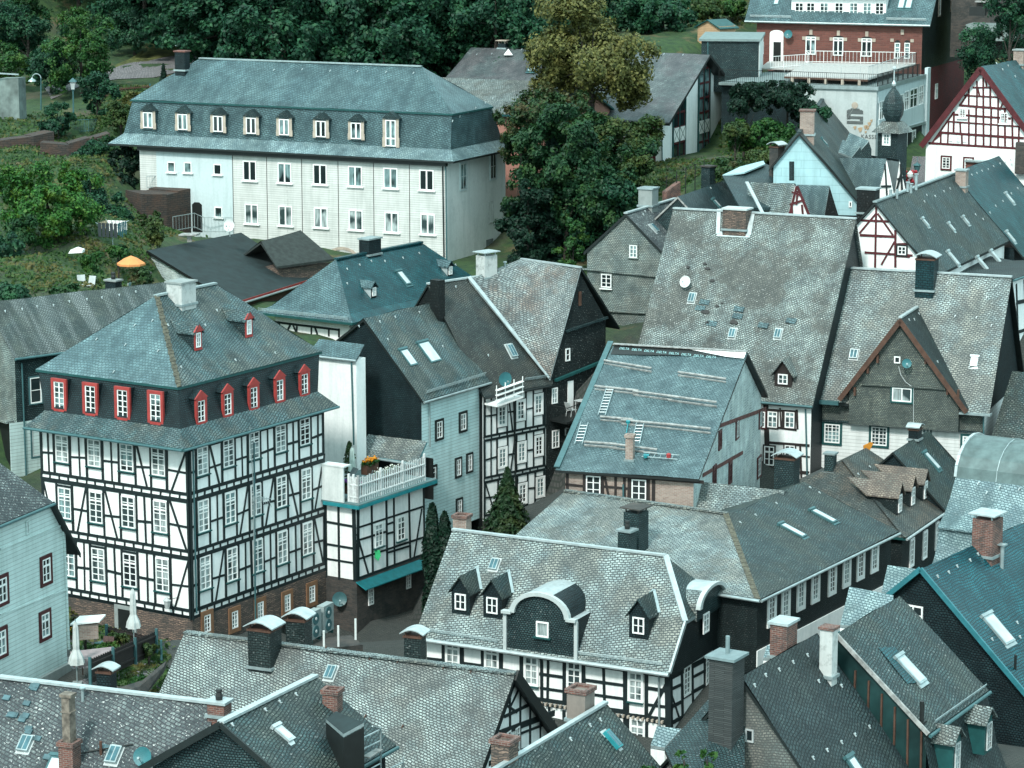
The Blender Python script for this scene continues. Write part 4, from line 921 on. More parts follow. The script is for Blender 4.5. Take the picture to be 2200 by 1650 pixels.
# low slate lean-to roof between them
h = House('lean_to', 'small grey slate lean-to roof over the terrace, under the dark shingled gable', (896, 996), 157.5, (766, 975), hgt=2.5)
P = h.P; aL = h.sa(766); rf = slope(P(0, 0, h.z), h.a, h.b, 38); 
roof(h, [[P(aL, 0, h.z), P(0, 0, h.z), rf.at(918, 948), rf.at(791, 933)]], M_OLD2, .12, edge=M_TEALM)
for (a_, b_) in ((aL+.3, .3), (-.3, .3)): h.add(MB().box(P(a_, b_, h.zb), h.a*.12, h.b*.12, UPZ*(h.z-h.zb)), 'post', M_WFG)
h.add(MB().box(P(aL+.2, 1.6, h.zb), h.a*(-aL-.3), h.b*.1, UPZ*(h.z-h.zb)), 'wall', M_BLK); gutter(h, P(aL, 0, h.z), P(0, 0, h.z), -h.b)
# ---------------------------------------------------------------- 8. middle dark-roofed house with a cross gable
def cross_gable_house():
 h = House('cross_gable_house', 'narrow half-timbered house with a dark shingled cross gable and a pale side slope, mid picture', (1040, 853), 165, (1184, 826), hgt=10)
 P = h.P; z = h.z; rf = slope(P(0, 0, z), h.a, h.b, 52); rl = h.loc(rf.at(962, 604)); br = rl[1]; zr = rl[2]; L1 = h.sa(1188); L2 = h.sa(1296)
 roof(h, [[P(0, 0, z), P(L1, 0, z), P(L2, br, zr), P(0, br, zr)], [P(L2, br*2, z), P(0, br*2, z), P(0, br, zr), P(L2, br, zr)]], M_BROWN2, .16, edge=M_TRIMB)
 cap(h, P(0, br, zr), P(4.6, br, zr), M_ZINCL, .25)
 # cross gable : plane b = b0, apex (1246,575)
 b0 = .1; ag, zg = h.hitb(1246, 575, b0); aL, aR = L1-.25, ag+(ag-L1)+.9; zl = h.hitb(1189, 812, b0)[1]; zr2 = h.hitb(1329, 703, b0)[1]; aR = h.hitb(1329, 703, b0)[0]
 A = P(ag, b0-.1, zg); Bk = P(ag, br+.3, zg)
 roof(h, [[A, P(aL, b0-.1, zl), P(L1-2.6, br*.97, zr-.05), Bk]], M_OLDP, .12, 'cross_roof', edge=M_ZINCL)  # sun-facing slope: its lightness is put into the weathered slate colour
 roof(h, [[P(aR, b0-.1, zr2), A, Bk, P(aR, br+3, zr2)]], M_SH_BLACK, .14, 'cross_roof', edge=M_TRIMB)
 cap(h, A, Bk, M_ZINCL, .2); h.add(MB().beam(P(aL, b0-.05, zl)+UPZ*.1, P(L1-2.6, br*.97, zr)+UPZ*.12, .3, .05, rf.n), 'valley_flashing', M_ZINCL)
 zb = h.zb
 mb = MB(); aw1 = h.sa(1303, b0, z)
 zs = h.hitb(1190, 817, b0)[1]-.1
 mb.poly([P(.1, b0+.15, zb), P(L1-.35, b0+.15, zb), P(L1-.35, b0+.15, z+.05), P(.1, b0+.15, z+.05)], 1)
 mb.poly([P(L1-.35, b0+.1, zb), P(aw1, b0+.1, zb), P(aw1, b0+.1, h.hitb(1303, 684, b0)[1]-.1), P(ag, b0+.1, zg-.2), P(L1-.35, b0+.1, zs)], 0)
 mb.poly([P(.1, b0+.15, zb), P(.1, b0+.15, z-.05), P(.1, br, zr-.2), P(.1, br*2-.2, z), P(.1, br*2-.2, zb)], 2)
 mb.poly([P(aw1, b0, zb), P(aw1, br*2, zb), P(aw1, br*2, z), P(aw1, br, zr-.3), P(aw1, b0+.1, h.hitb(1303, 684, b0)[1]-.1)], 0)
 h.add(mb, 'wall', [M_SH_SLATEB, M_INFILL, M_SH_BLACK])
 fg = h.front(b0+.08); ft = h.front(b0+.15)
 h.add(MB().beam(fg.at(1191, 817, .1), fg.at(1292, 776, .1), .16, .22, fg.n), 'cornice', M_TRIMG)
 h.add(MB().beam(fg.at(1213, 712, .1), fg.at(1302, 682, .1), .13, .2, fg.n), 'cornice', M_SH_TEAL)
 window(h, fg, 1219, 762, .4, .8, 1, 2, fm=M_WFR); h.add(MB().box(fg.at(1243, 657), fg.u*.22, fg.v*.9, fg.n*.05), 'vent', M_BROWNW)
 window(h, fg, 1191, 850, .5, 1.0, 2, 3, fm=M_WFR); u, v = fg.uv(1225, 850); o = h.add(MB().box(fg.pt(u-.25, v-.95, .0), fg.u*.5, fg.v*1.9, fg.n*.05), 'balcony_door', M_WFR)
 window(h, fg, 1193, 943, .62, 1.15, 2, 3, fm=M_WFR); window(h, fg, 1217, 927, .3, .5, 1, 1, fm=M_WFG); window(h, fg, 1193, 1052, .45, 1.25, 1, 2, fm=M_WFR)
 # timber facade
 cols = ((1078, 893), (1118, 881), (1156, 868)), ((1079, 983), (1120, 971), (1157, 957)), ((1080, 1070), (1122, 1060), (1160, 1046))
 T = Timber(ft); lv = [ft.uv(1100, y)[1] for y in (930, 1018, 1098)]; tops = (-.1, lv[0]-.15, lv[1]-.15)
 for s in range(3):
  ws = []
  for q in cols[s]:
   u, v = ft.uv(*q); ws.append((u, .75, v-.62, v+.62))
   window(h, ft, q[0], q[1], .62, 1.18, 2, 4, surround=M_WFR, sw=.1, mw=.03)
  T.storey(.2, L1-.45, lv[s]+.12, tops[s], ws, .12, True, (.5,), seed=20+s, double=.26)
 T.build(h)
 h.add(MB().box(ft.pt(.1, lv[2]-4-.2, 0), ft.u*(L1-.5), ft.v*4, ft.n*.06), 'stone_base', M_STONED)
 downpipe(h, ft.at(1101, 850, .1), ft.at(1106, 1060, .1), M_TRIMB); gutter(h, P(0, 0, z), P(L1-.2, 0, z), -h.b, M_TRIMB); snowguard(h, rf, (1125, 820), (1180, 812), .3)
 hatch(h, rf, 1098, 755, .5, .9); hatch(h, Face(A, P(aL, b0-.1, zl)-Bk if False else h.b, (A-P(aL, b0-.1, zl))), 1188, 660, .5, .6)
 # gable chimney stack and ridge chimney
 fl = h.left(.1); c = fl.at(948, 700); U = h.b
 h.add(MB().box(Vector((c.x, c.y, zb))-U*.35, U*.75, -h.a*.55, UPZ*(along(Vector((c.x, c.y, 0)), UPZ, py=600)-zb)), 'chimney', M_SH_BLACK)
 cb = P(h.loc(rf.at(1047, 590))[0], br+.1, zr-.1); chimney(h, cb, 548, 1.1, .8, M_ROUGHW, 'legs', M_ZINCL, below=1)
 h.add(MB().lathe(rf.at(1085, 585)+UPZ*.0, [(.06, -.1), (.06, .6), (.12, .62), (.12, .7)], seg=8), 'vent_pipe', M_ZINC)
 hooks(h, rf, [(1042, 600), (978, 617), (1128, 702), (1127, 710), (1048, 764)])
 # small white balcony at the left of the roof
 w = ft.at(1045, 850, .0); e0 = ft.at(1040, 866, 1.1); e1 = ft.at(1096, 846, 1.1); mb = MB()
 for k in range(3): mb.beam(e0+UPZ*(.3+.32*k), e1+UPZ*(.3+.32*k), .04, .26, ft.n)
 for k in range(4): p = e0.lerp(e1, k/3); mb.tube(p, p+UPZ*1.25, .03, seg=5)
 mb.box(e0-ft.n*1.1-UPZ*.1, e1-e0, ft.n*1.15, UPZ*.12)
 h.add(mb, 'roof_balcony', M_WFR); dish(h, ft.at(1074, 812, .4), -h.b-h.a*.3, .45, M_DISHG)
 # dark balcony with railing
 f = fg; p0 = f.at(1182, 905); p1 = f.at(1283, 868); dd = f.n*1.5; mb = MB(); mb.box(p0, p1-p0, dd, UPZ*.14)
 h.add(mb, 'balcony', M_BLK); mb = MB(); q0, q1 = p0+dd, p1+dd
 for a, b in ((p0, q0), (q0, q1), (q1, p1)):
  mb.beam(a+UPZ*1.05, b+UPZ*1.05, .04, .04); n = max(4, int((b-a).length/.13))
  for k in range(n+1): c = a.lerp(b, k/n); mb.tube(c+UPZ*.1, c+UPZ*1.05, .011, seg=4)
 h.add(mb, 'railing', M_BLK); h.deck = (p0, p1, dd)
 return h, fg
M_BROWN2 = slate('slate_brown_dark', neut=1, c1=(.06, .07, .068), c2=(.095, .105, .10), gap=(.016, .022, .022), w=.3, h=.18, rot=-22, patch=(.12, .09, .07), pamt=.6, rough=.55, speck=.2)
M_OLDP = slate('slate_weathered_pink_lit', neut=1, c1=(.31, .32, .31), c2=(.48, .49, .48), gap=(.06, .065, .065), w=.27, h=.18, rot=10, patch=(.30, .19, .15), pamt=.8, rough=.6, speck=.7)
M_SH_SLATEB = slate('shingle_old_dark', (.028, .036, .036), (.055, .065, .062), gap=(.01, .013, .013), w=.22, h=.15, rough=.6, speck=.35)
H8, F8 = cross_gable_house()
# ---------------------------------------------------------------- 9. grey shingled gable behind
h = simple('shingled_house', 'tall grey shingle-clad gable with two small white windows, in front of the dark trees', (1432, 553), 179, (1246, 541), M_MOSS, M_SH_GREY, (1343, 459), 'b', (1254, 1434), ('m0', 'm9'), hgt=9, over=.2, capm=M_ZINCL, gut=False, t=.22, edge=M_TRIMB)
f = h.front(h.w['b0']-.12); h.add(MB().box(f.pt(h.w['a0'], h.zb-h.z-6, -.5), f.u*(h.w['a1']-h.w['a0']), f.v*(8), f.n*.5-f.n*.0), 'wall_base', M_SH_GREY)
for y0, y1 in ((577, 592), (664, 672)): h.add(MB().beam(f.at(1250, y0, .05), f.at(1418, y1+2, .05), .1, .18, f.n), 'cornice', M_SH_GREY)
window(h, f, 1361, 540, .55, .85, 2, 3, surround=M_SH_GREY, sw=.08); window(h, f, 1303, 603, .75, .9, 2, 3, surround=M_SH_GREY, sw=.06, sill=M_WFR)
hatch(h, h.rs, 1404, 492, .4, .7)
hooks(h, h.rs, [(1385, 455), (1381, 462), (1430, 480), (1410, 450)]); chimney(h, h.P(h.rp-.1, 4.2, h.zr+.1), 405, 1.0, 1.1, M_CONC, 'slab', M_ZINC)
H9 = h
# ---------------------------------------------------------------- 10. the big weathered roof
h = simple('weathered_house', 'house under a huge steep weathered slate roof with missing slates and a stone chimney', (1742, 871), 163, (1656, 863.5), M_OLD, M_WHITE, (1836, 470), 'a', (1345, 1746), ('m0', 'm13'), hgt=7.5, pitch=54, over=.3, capm=M_ZINCL, t=.2, wmats=(M_WHITE, M_SH_DARK))
H10 = h; rf = h.rs; P = h.P
# left end is hipped slightly: pale verge board
c = rf.at(1581, 492); chimney(h, P(h.loc(c)[0], h.loc(c)[1]+.2, h.loc(c)[2]), 449, 1.55, 1.1, M_STONE, 'slab', M_CONCW, below=1.5)
h.add(MB().beam(rf.at(1541, 503, .03), rf.at(1612, 506, .03), .35, .05, rf.n).beam(rf.at(1545, 450, .05), rf.at(1543, 503, .05), .25, .05, rf.n).beam(rf.at(1617, 460, .05), rf.at(1609, 506, .05), .3, .05, rf.n), 'flashing', M_ZINCL)
for q in ((1487, 641), (1574, 717), (1672, 718)): hatch(h, rf, q[0], q[1], .42, .62)
for (x, y, s) in ((1479, 575, .3), (1515, 568, .28), (1520, 578, .35), (1531, 604, .36), (1541, 658, .3), (1516, 671, .5), (1578, 693, .55), (1521, 694, .35), (1552, 652, .15)):
 n = 7; pts = []
 for k in range(n): a = 2*math.pi*k/n; r = s*.5*rnd.uniform(.55, 1.1); u, v = rf.uv(x, y); pts.append(rf.pt(u+math.cos(a)*r*1.2, v+math.sin(a)*r*.75, .09))
 h.add(MB().prism(pts, -rf.n*.1), 'missing_slate', M_BLK)
for (x, y) in ((1514, 650), (1505, 663), (1588, 665), (1585, 680), (1530, 696), (1640, 700), (1700, 690), (1560, 820)):
 u, v = rf.uv(x, y); h.add(MB().prism([rf.pt(u-.35, v-.15, .09), rf.pt(u+.3, v-.2, .09), rf.pt(u+.35, v+.15, .09), rf.pt(u-.3, v+.2, .09)], -rf.n*.1), 'patched_slate', M_TEAL)
dish(h, rf.at(1477, 612, .4), (-.55, -.8, .35), .38, M_DISHW)
dormer(h, rf, 1682, 832, 1.1, .95, .75, M_TIMBB, M_OLD2, (.62, .62, 2, 2), .2, M_TIMBB)
f = h.front(h.w['b0'])
T = Timber(f); T.many([(1645, 868, 1650, 1045, .3), (1646, 915, 1712, 924, .12), (1644, 880, 1712, 884, .12), (1644, 950, 1740, 957, .16), (1644, 1008, 1738, 1016, .14), (1676, 876, 1678, 918, .1), (1712, 880, 1713, 922, .16), (1720, 955, 1722, 1045, .14), (1681, 882, 1682, 918, .14), (1722, 980, 1740, 981, .1), (1722, 1013, 1740, 1014, .1)], .12); T.build(h, M_TIMBB)
for q in ((1660, 901), (1697, 902)): window(h, f, q[0], q[1], .62, 1.0, 2, 3, surround=M_TIMBB, sw=.08, transom=.72)
for q in ((1653, 979), (1697, 977)): window(h, f, q[0], q[1], .66, 1.2, 2, 3, surround=M_TIMBB, sw=.08, transom=.72)
window(h, f, 1638, 901, .4, 1.0, 1, 3, surround=M_DRED)
downpipe(h, f.at(1732, 878, .12), f.at(1736, 1050, .12), M_DPIPE)
# ---------------------------------------------------------------- 11. grey gable house on the right
def grey_gable():
 h = House('gabled_house', 'large grey slate roofed house with a brown-edged front gable and green-framed windows', (2124, 889), 161, (1742, 861), hgt=7)
 P = h.P; z = h.z; rf = slope(P(0, 0, z), h.a, h.b, 54); q = h.loc(rf.at(2169, 595)); br, zr = q[1], q[2]; aL = h.sa(1738); aR = .05
 roof(h, [[P(aL, 0, z), P(aR, 0, z), P(aR, br, zr), P(aL, br, zr)], [P(aR, 2*br, z), P(aL, 2*br, z), P(aL, br, zr), P(aR, br, zr)]], M_OLD2, .18, edge=M_TRIMB)
 h.rs = rf; cap(h, P(aL, br, zr), P(aR, br, zr), M_ZINCL)
 o = .45; zb = h.zb; f = h.front(o)
 a0, a1 = h.sa(1747, o), h.sa(2115, o); zs = f.uv(1747, 901)[1]; 
 mb = MB(); mb.box(P(a0, o, zb), h.a*(a1-a0), h.b*(2*br-2*o), UPZ*(z-zb-.1)); mb.poly([P(aR-.3, o, z), P(aR-.3, 2*br-o, z), P(aR-.3, br, zr-.25)], 1); mb.poly([P(a0, o, z), P(a0, 2*br-o, z), P(a0, br, zr-.25)], 1)
 h.add(mb, 'wall', [M_WSIDE, M_SH_DARK])
 # cross gable
 fo = -.35; ag, zg = h.hitb(1934, 683, fo); al, zl = h.hitb(1803, 853, fo); ar, zr_ = h.hitb(2077, 880, fo); bb = (zg-z)/math.tan(math.radians(54))
 A, B = P(ag, fo, zg), P(ag, bb, zg); bl = (zl-z)/math.tan(math.radians(54))
 roof(h, [[P(al, fo, zl), A, B, P(al, max(bl, .1)+.05, zl)]], M_DARK, .16, 'cross_roof', edge=M_BROWNW); roof(h, [[A, P(ar, fo, zr_), P(ar, max((zr_-z)/1.37, .1), zr_), B]], M_DARK, .16, 'cross_roof', edge=M_BROWNW)
 cap(h, A, B, M_ZINCL, .22)
 fg = h.front(o-.06); zz = lambda a: (zl+(zg-zl)*(a-al)/(ag-al)) if a < ag else (zg+(zr_-zg)*(a-ag)/(ar-ag))
 zlow = z+f.uv(1747, 901)[1]
 g0, g1 = al+.55, ar-.55; fgb = -.06; mb = MB()
 mb.poly([P(g0, fgb, zlow), P(g1, fgb, zlow), P(g1, fgb, zz(g1)-.2), P(ag, fgb, zg-.3), P(g0, fgb, zz(g0)-.2)]).poly([P(g0, o-.06, zlow), P(g0, fgb, zlow), P(g0, fgb, z+.3), P(g0, o-.06, z+.3)]).poly([P(g1, fgb, zlow), P(g1, o-.06, zlow), P(g1, o-.06, z+.3), P(g1, fgb, z+.3)]).poly([P(g0, fgb, zlow), P(g0, o, zlow), P(g1, o, zlow), P(g1, fgb, zlow)])
 mb.poly([P(a0-.02, o-.06, zlow), P(g0, o-.06, zlow), P(g0, o-.06, z-.1), P(a0-.02, o-.06, z-.1)]).poly([P(g1, o-.06, zlow), P(a1+.02, o-.06, zlow), P(a1+.02, o-.06, z-.1), P(g1, o-.06, z-.1)]); fg = h.front(fgb)
 h.add(mb, 'shingle_front', M_SH_BROWN); 
 h.add(MB().beam(fg.at(1850, 825, .06), fg.at(2032, 835, .06), .1, .14, fg.n), 'cornice', M_SH_BROWN)
 f4 = h.front(o-.06); h.add(MB().beam(f4.at(1748, 901, .04), f4.at(2114, 930, .04), .12, .16, f4.n), 'cornice', M_SH_TEAL)
 # verge boards
 mb = MB()
 for (p, q) in ((P(al, fo, zl), A), (A, P(ar, fo, zr_))): mb.beam(p-h.b*.04-UPZ*.18, q-h.b*.04-UPZ*.18, .06, .3, (q-p).cross(h.b))
 h.add(mb, 'bargeboard', M_BROWNW)
 for x, y in ((1866, 792), (1887, 770), (2060, 845), (1838, 840), (1990, 772), (2037, 838)): h.add(MB().cbox(fg.at(x, y, .12), h.a*.12, h.b*.24, UPZ*.5), 'bracket', M_BROWNW)
 window(h, fg, 1938, 848, 1.2, .85, 2, 1, surround=M_TRIMG, sw=.1, pane=M_GLASSC); window(h, fg, 1928, 773, .38, .42, 1, 1, fm=M_WFR)
 dish(h, fg.at(1951, 779, .35), (-.1, -1, .3), .29, M_DISHG)
 h.add(MB().pipe([fg.at(1931, 787, .05), fg.at(1936, 805, .06), fg.at(1946, 820, .07), fg.at(1958, 829, .08), fg.at(1963, 832, .05), fg.at(1963, 915, .05)], .02), 'cable', M_WFG)
 f = h.front(o)
 window(h, f, 1788, 931, .98, 1.18, 4, 5, surround=M_TRIMG, sw=.14, mw=.03, pane=M_GLASS); window(h, f, 1889, 937, .98, 1.15, 4, 5, surround=M_TRIMG, sw=.14, mw=.03, pane=M_GLASSC)
 window(h, f, 2084, 957, .9, 1.12, 4, 5, surround=M_TRIMG, sw=.14, mw=.03, pane=M_GLASSC); window(h, f, 1990, 925, .5, .9, 2, 3, surround=M_TRIMG, sw=.1)
 h.add(MB().box(P(aL-.1, -.25, z-.12), h.a*2.0, h.b*.9, UPZ*.22), 'gutter', M_DPIPE); h.add(MB().box(P(aR-1.8, -.25, z-.12), h.a*1.9, h.b*.6, UPZ*.12), 'gutter', M_ZINC)
 downpipe(h, f.at(2114, 893, .15), f.at(2115, 985, .15)); downpipe(h, f.at(1742, 885, .12), f.at(1734, 905, .12))
 hatch(h, rf, 1835, 762, .5, .6); skylight(h, rf, 2093, 778, .45, .6, M_WFR, M_ZINCL)
 c = rf.at(1986, 634); chimney(h, c+h.b*.5+UPZ*.3, 556, 1.15, 1.25, M_SH_TEALD, 'arch', M_ZINCL, below=2)
 hooks(h, rf, [(2085, 605), (2120, 640), (2140, 615), (2098, 683), (2052, 680), (2130, 700), (2035, 610)]); hooks(h, Face(P(ar, fo, zr_), h.b, A-P(ar, fo, zr_)), [(1983, 663), (1973, 675), (1952, 688), (1963, 687), (2013, 778), (2033, 770)])
 return h
M_SH_TEALD = slate('shingle_petrol', (.012, .05, .058), (.02, .068, .075), gap=(.003, .015, .018), w=.4, h=.2, rough=.4)
H11 = grey_gable()
# far right neighbour sliver with dark roof
h = simple('slate_roof_house', 'dark petrol slate roof house at the right edge, next to the grey gabled house', (2128, 985), 160, (2250, 1000), M_DARK2, M_SH_DARK, (2200, 800), 'a', (2115, 2300), ('m0', 'm8'), hgt=6, pitch=50, over=.2)
h = simple('timbered_row_house', 'timbered house wall with white panels at the right edge, behind the grey gabled house', (2176, 600), 171, (2260, 570), M_DARK, M_INFILL, (2176, 560), 'a', (2176, 2300), ('m0', 'm8'), hgt=9, over=.3)
f = h.front(.3); T = Timber(f); T.many([(2183, 610, 2188, 760, .2), (2200, 600, 2206, 760, .2), (2183, 650, 2230, 640, .25), (2183, 715, 2230, 700, .2)], .15); T.build(h)
# ---------------------------------------------------------------- 12. roof under repair with planks
def repair_house():
 h = House('repaired_roof_house', 'shingled house with a bright new slate roof under repair, planks and ladders lying on it', (1501, 1030), 144, (1193, 1010), hgt=5)
 P = h.P; z = h.z; aL = h.sa(1192); br, zr = h.hita(1607, 757, 0); bb, zb_ = h.hita(1650, 850, 0)
 roof(h, [[P(aL, 0, z), P(0, 0, z), P(0, br, zr), P(aL, br, zr)]], M_TEALN, .14, edge=M_BLK); roof(h, [[P(0, bb, zb_), P(aL, bb, zb_), P(aL, br, zr), P(0, br, zr)]], M_FELT, .14, 'back_roof', edge=M_TRIMB)
 rf = Face(P(0, 0, z), h.a, h.b*br+UPZ*(zr-z)); zb = h.zb
 mb = MB(); w = -.35; mb.poly([P(w, .35, zb), P(w, bb-.3, zb), P(w, bb-.3, zb_), P(w, br, zr-.15), P(w, .35, z+.1)], 1); mb.poly([P(aL+.5, .35, zb), P(w, .35, zb), P(w, .35, z+.1), P(aL+.5, .35, z+.1)], 0)
 mb.poly([P(w, bb-.3, zb), P(aL+.5, bb-.3, zb), P(aL+.5, bb-.3, zb_), P(w, bb-.3, zb_)]); mb.poly([P(aL+.5, .35, zb), P(aL+.5, .35, z), P(aL+.5, br, zr-.15), P(aL+.5, bb-.3, zb_), P(aL+.5, bb-.3, zb)])
 h.add(mb, 'wall', [M_BRICKP, M_SH_WHITE]); f = h.front(.35); fr = h.right(w)
 T = Timber(f); T.many([(1205, 1012, 1512, 1036, .2), (1218, 1016, 1219, 1090), (1258, 1018, 1258, 1068, .3), (1293, 1020, 1293, 1072, .25), (1300, 1024, 1310, 1072, .12), (1323, 1022, 1323, 1075), (1342, 1024, 1342, 1078), (1352, 1024, 1352, 1078), (1391, 1026, 1391, 1080, .25), (1405, 1028, 1405, 1080, .2), (1215, 1040, 1258, 1045, .12), (1293, 1045, 1352, 1050, .14)], .15); T.build(h, M_TIMBB)
 window(h, f, 1275, 1044, .82, 1.15, 2, 3, surround=M_TIMBB, sw=.06); window(h, f, 1373, 1052, .82, 1.15, 2, 3, surround=M_TIMBB, sw=.06)
 T = Timber(fr); T.many([(1545, 915, 1645, 878, .22), (1509, 1022, 1595, 972, .2)], .2); T.build(h, M_DRED if False else plain('beam_greyred', (.13, .05, .045), .8, vary=.3))
 for q, w_, h_ in (((1583, 922), .6, .95), ((1633, 900), .7, .9), ((1546, 945), .5, .9), ((1534, 1022), .6, 1.0), ((1568, 1015), .6, 1.1), ((1630, 1003), .9, 1.1)): window(h, fr, q[0], q[1], w_, h_, 2, 3, fm=M_DRED if q[0] in (1546, 1534, 1568) else M_WFG, surround=M_DRED, sw=.12)
 # membrane strip with lettering along the ridge
 L = -aL; t0 = .55; mb = MB(); mb.poly([P(aL+.1, br, zr+.02)+rf.n*.03, P(aL+.1, br, zr+.02)+rf.n*.03-rf.v*1.1, P(-.3, br, zr+.02)+rf.n*.03-rf.v*.55, P(-.3, br, zr)+rf.n*.03]); st = h.add(mb, 'roof_membrane', M_BLK)
 for k in range(8):
  cu = bpy.data.curves.new('lettering', 'FONT'); cu.body = 'DELTA'; cu.size = .20; cu.extrude = .004; o = bpy.data.objects.new('lettering', cu); COL.objects.link(o)
  q = rf.at(1330+k*26.6, 752+k*2.6, .055); mtx = Matrix((rf.u, rf.v*1.7, rf.n)).transposed().to_4x4(); mtx = mtx @ Matrix.Rotation(math.radians(-1.5), 4, 'Z'); mtx.translation = q-parent_loc(st)
  dg = bpy.context.evaluated_depsgraph_get(); me = bpy.data.meshes.new_from_object(o.evaluated_get(dg)); bpy.data.objects.remove(o); me.transform(mtx); me.materials.clear(); me.materials.append(plain('letter_teal', (.30, .52, .53), .6))
  q2 = bpy.data.objects.new('lettering', me); COL.objects.link(q2); q2.parent = st
 h.add(MB().poly([rf.at(1480, 752, .06), rf.at(1604, 757, .06), rf.at(1598, 772, .06), rf.at(1560, 768, .06)]), 'white_sheathing', M_WFR)
 h.add(MB().beam(P(aL, br, zr)+UPZ*.1, P(-.1, br, zr)+UPZ*.06, .35, .05), 'ridge_board', M_WOODP)
 h.add(MB().beam(rf.at(1312, 735, .05), rf.at(1196, 1005, .05), .32, .06, rf.n), 'verge_flashing', plain('lead_teal', (.05, .12, .13), .5))
 # roof-edge batten rails
 for ln in ([(1298, 779, 1400, 796)], [(1457, 804, 1560, 819)], [(1278, 834, 1372, 844), (1360, 846, 1445, 857), (1436, 857, 1540, 871)], [(1290, 900, 1360, 906), (1335, 908, 1440, 918), (1424, 917, 1527, 928)], [(1255, 954, 1325, 959), (1310, 959, 1412, 972)]):
  mb = MB()
  for k, (x0, y0, x1, y1) in enumerate(ln): mb.beam(rf.at(x0, y0, .16+.03*k), rf.at(x1, y1, .16+.03*k), .13, .07, rf.n); mb.beam(rf.at(x0, y0+4, .05), rf.at(x1, y1+4, .05), .05, .1, rf.n)
  h.add(mb, 'roof_plank', M_WOODP)
 c = rf.at(1352, 988); chimney(h, c+h.b*.15, 938, .42, .42, M_BRICKP, 'open', M_BRICKP, below=.8)
 downpipe(h, f.at(1340, 1040, .1), f.at(1340, 1080, .1))
 return h, rf
M_TEALN = slate('slate_new_bright', (.19, .24, .245), (.25, .30, .305), gap=(.06, .09, .095), w=.3, h=.2, rot=6, patch=(.26, .30, .30), rough=.4)
H12, RF12 = repair_house()
# ---------------------------------------------------------------- 13. grey L-shaped house with tall windows (lower middle)
def grey_L():
 h = House('long_slate_house', 'slate-hung house with a row of tall white windows under a broad two-tone roof', (1633, 1288), 130, (1929, 1144), hgt=6)
 P = h.P; z = h.z; L = h.sa(1931)
 # ridge of right wing
 rb, zr = h.hita(1727, 1032, L); ar, _ = h.hitb(1564, 1104, rb); zr = h.hitb(1564, 1104, rb)[1]
 rb = rb; W = h.sb(1165, 0, z); R = P(ar, rb, zr); RE = P(L, rb, zr); 
 bl, _z = None, None
 # left wing ridge runs along b at a = ar
 bEnd = along(P(ar, 0, zr), h.b, px=1214)
 roof(h, [[P(0, 0, z), P(L, 0, z), RE, R], [P(L, 2*rb, z), P(2*ar, 2*rb, z), R, RE]], M_DARK2, .16, edge=M_TRIMB)
 roof(h, [[P(0, bEnd, z), P(0, 0, z), R, P(ar, bEnd, zr)], [P(2*ar, 2*rb, z), P(2*ar, bEnd, z), P(ar, bEnd, zr), R]], M_OLD2, .16, 'roof_wing', edge=M_ZINC)
 cap(h, R, P(ar, bEnd, zr), M_OLD2, .3); zb = h.zb
 o = .3; mb = MB(); mb.box(P(o, o, zb), h.a*(L-2*o), h.b*(2*rb-2*o), UPZ*(z-zb-.05)); mb.box(P(o+.01, 2*rb-2*o, zb), h.a*(2*ar-2*o), h.b*(bEnd-2*rb+o), UPZ*(z-zb-.05))
 mb.poly([P(L-o, o, z-.05), P(L-o, 2*rb-o, z-.05), P(L-o, rb, zr-.2)])
 h.add(mb, 'wall', M_SH_TEALG); f = h.front(o); fl = h.left(o)
 for q in ((1657, 1311), (1687, 1296), (1720, 1277), (1751, 1261), (1787, 1245), (1818, 1228), (1848, 1213), (1878, 1197)): window(h, f, q[0], q[1], .62, 1.35, 2, 5, surround=M_WFR, sw=.16, mw=.03)
 gutter(h, P(0, 0, z), P(L, 0, z), -h.b, M_ZINC); gutter(h, P(0, bEnd, z), P(0, 0, z), -h.a, M_ZINC)
 h.add(MB().box(f.pt(o, f.uv(1700, 1360)[1]-3, .0), f.u*(L-2*o), f.v*3, f.n*.06), 'ground_floor', M_WHITE)
 rf = Face(P(0, 0, z), h.a, R-P(ar, 0, z)); lf = Face(P(0, bEnd, z), -h.b, R-P(0, rb, z)); h.rs = rf; h.ls = lf
 for q in ((1704, 1141), (1770, 1110)): skylight(h, rf, q[0], q[1], .55, 1.45)
 hooks(h, rf, [(1668, 1083), (1740, 1049), (1590, 1124), (1623, 1108), (1760, 1060)])
 c = lf.at(1366, 1184); chimney(h, c, 1098, 1.0, .9, M_SH_TEAL, 'legs', M_STONED, below=1.5)
 c = lf.at(1366, 1200)-h.a*.9; chimney(h, c, 1140, .7, .7, M_SH_TEAL, 'pot', M_ZINC, below=1)
 h.wing = (ar, bEnd, zr, rb)
 # hip slates
 d = R-P(0, 0, z); n = 20; mb = MB(); sd = -h.b
 for k in range(n): p = P(0, 0, z)+d*((k+.5)/n)+UPZ*.03; mb.cbox(p-h.a*.0+h.b*.15, h.b*.35, d.normalized()*(d.length/n*.9), d.cross(h.b).normalized()*.05)
 h.add(mb, 'hip_slates', MATS['hip_slate_ochre'])
 return h
M_SH_TEALG = slate('shingle_bottle', (.028, .042, .042), (.042, .058, .056), gap=(.01, .015, .015), w=.2, h=.13, rough=.55, speck=.15)
H13 = grey_L()
# roof behind it (ridge 1437,1026 - 1675,1053)
h = simple('pale_roof_house', 'low house with a plain pale slate roof, right below the roof under repair', (1690, 1140), 142, (1400, 1107), M_OLD2, M_SH_GREY, (1675, 1053), 'a', (1380, 1655), ('m0', 'm6.5'), hgt=3, pitch=38, over=.2)
chimney(h, h.P(h.sa(1420, h.rp, h.zr), h.rp-.4, h.zr-.2), 1022, .6, .6, M_SH_TEAL, 'open', M_BRICK2, below=3)
H14 = h
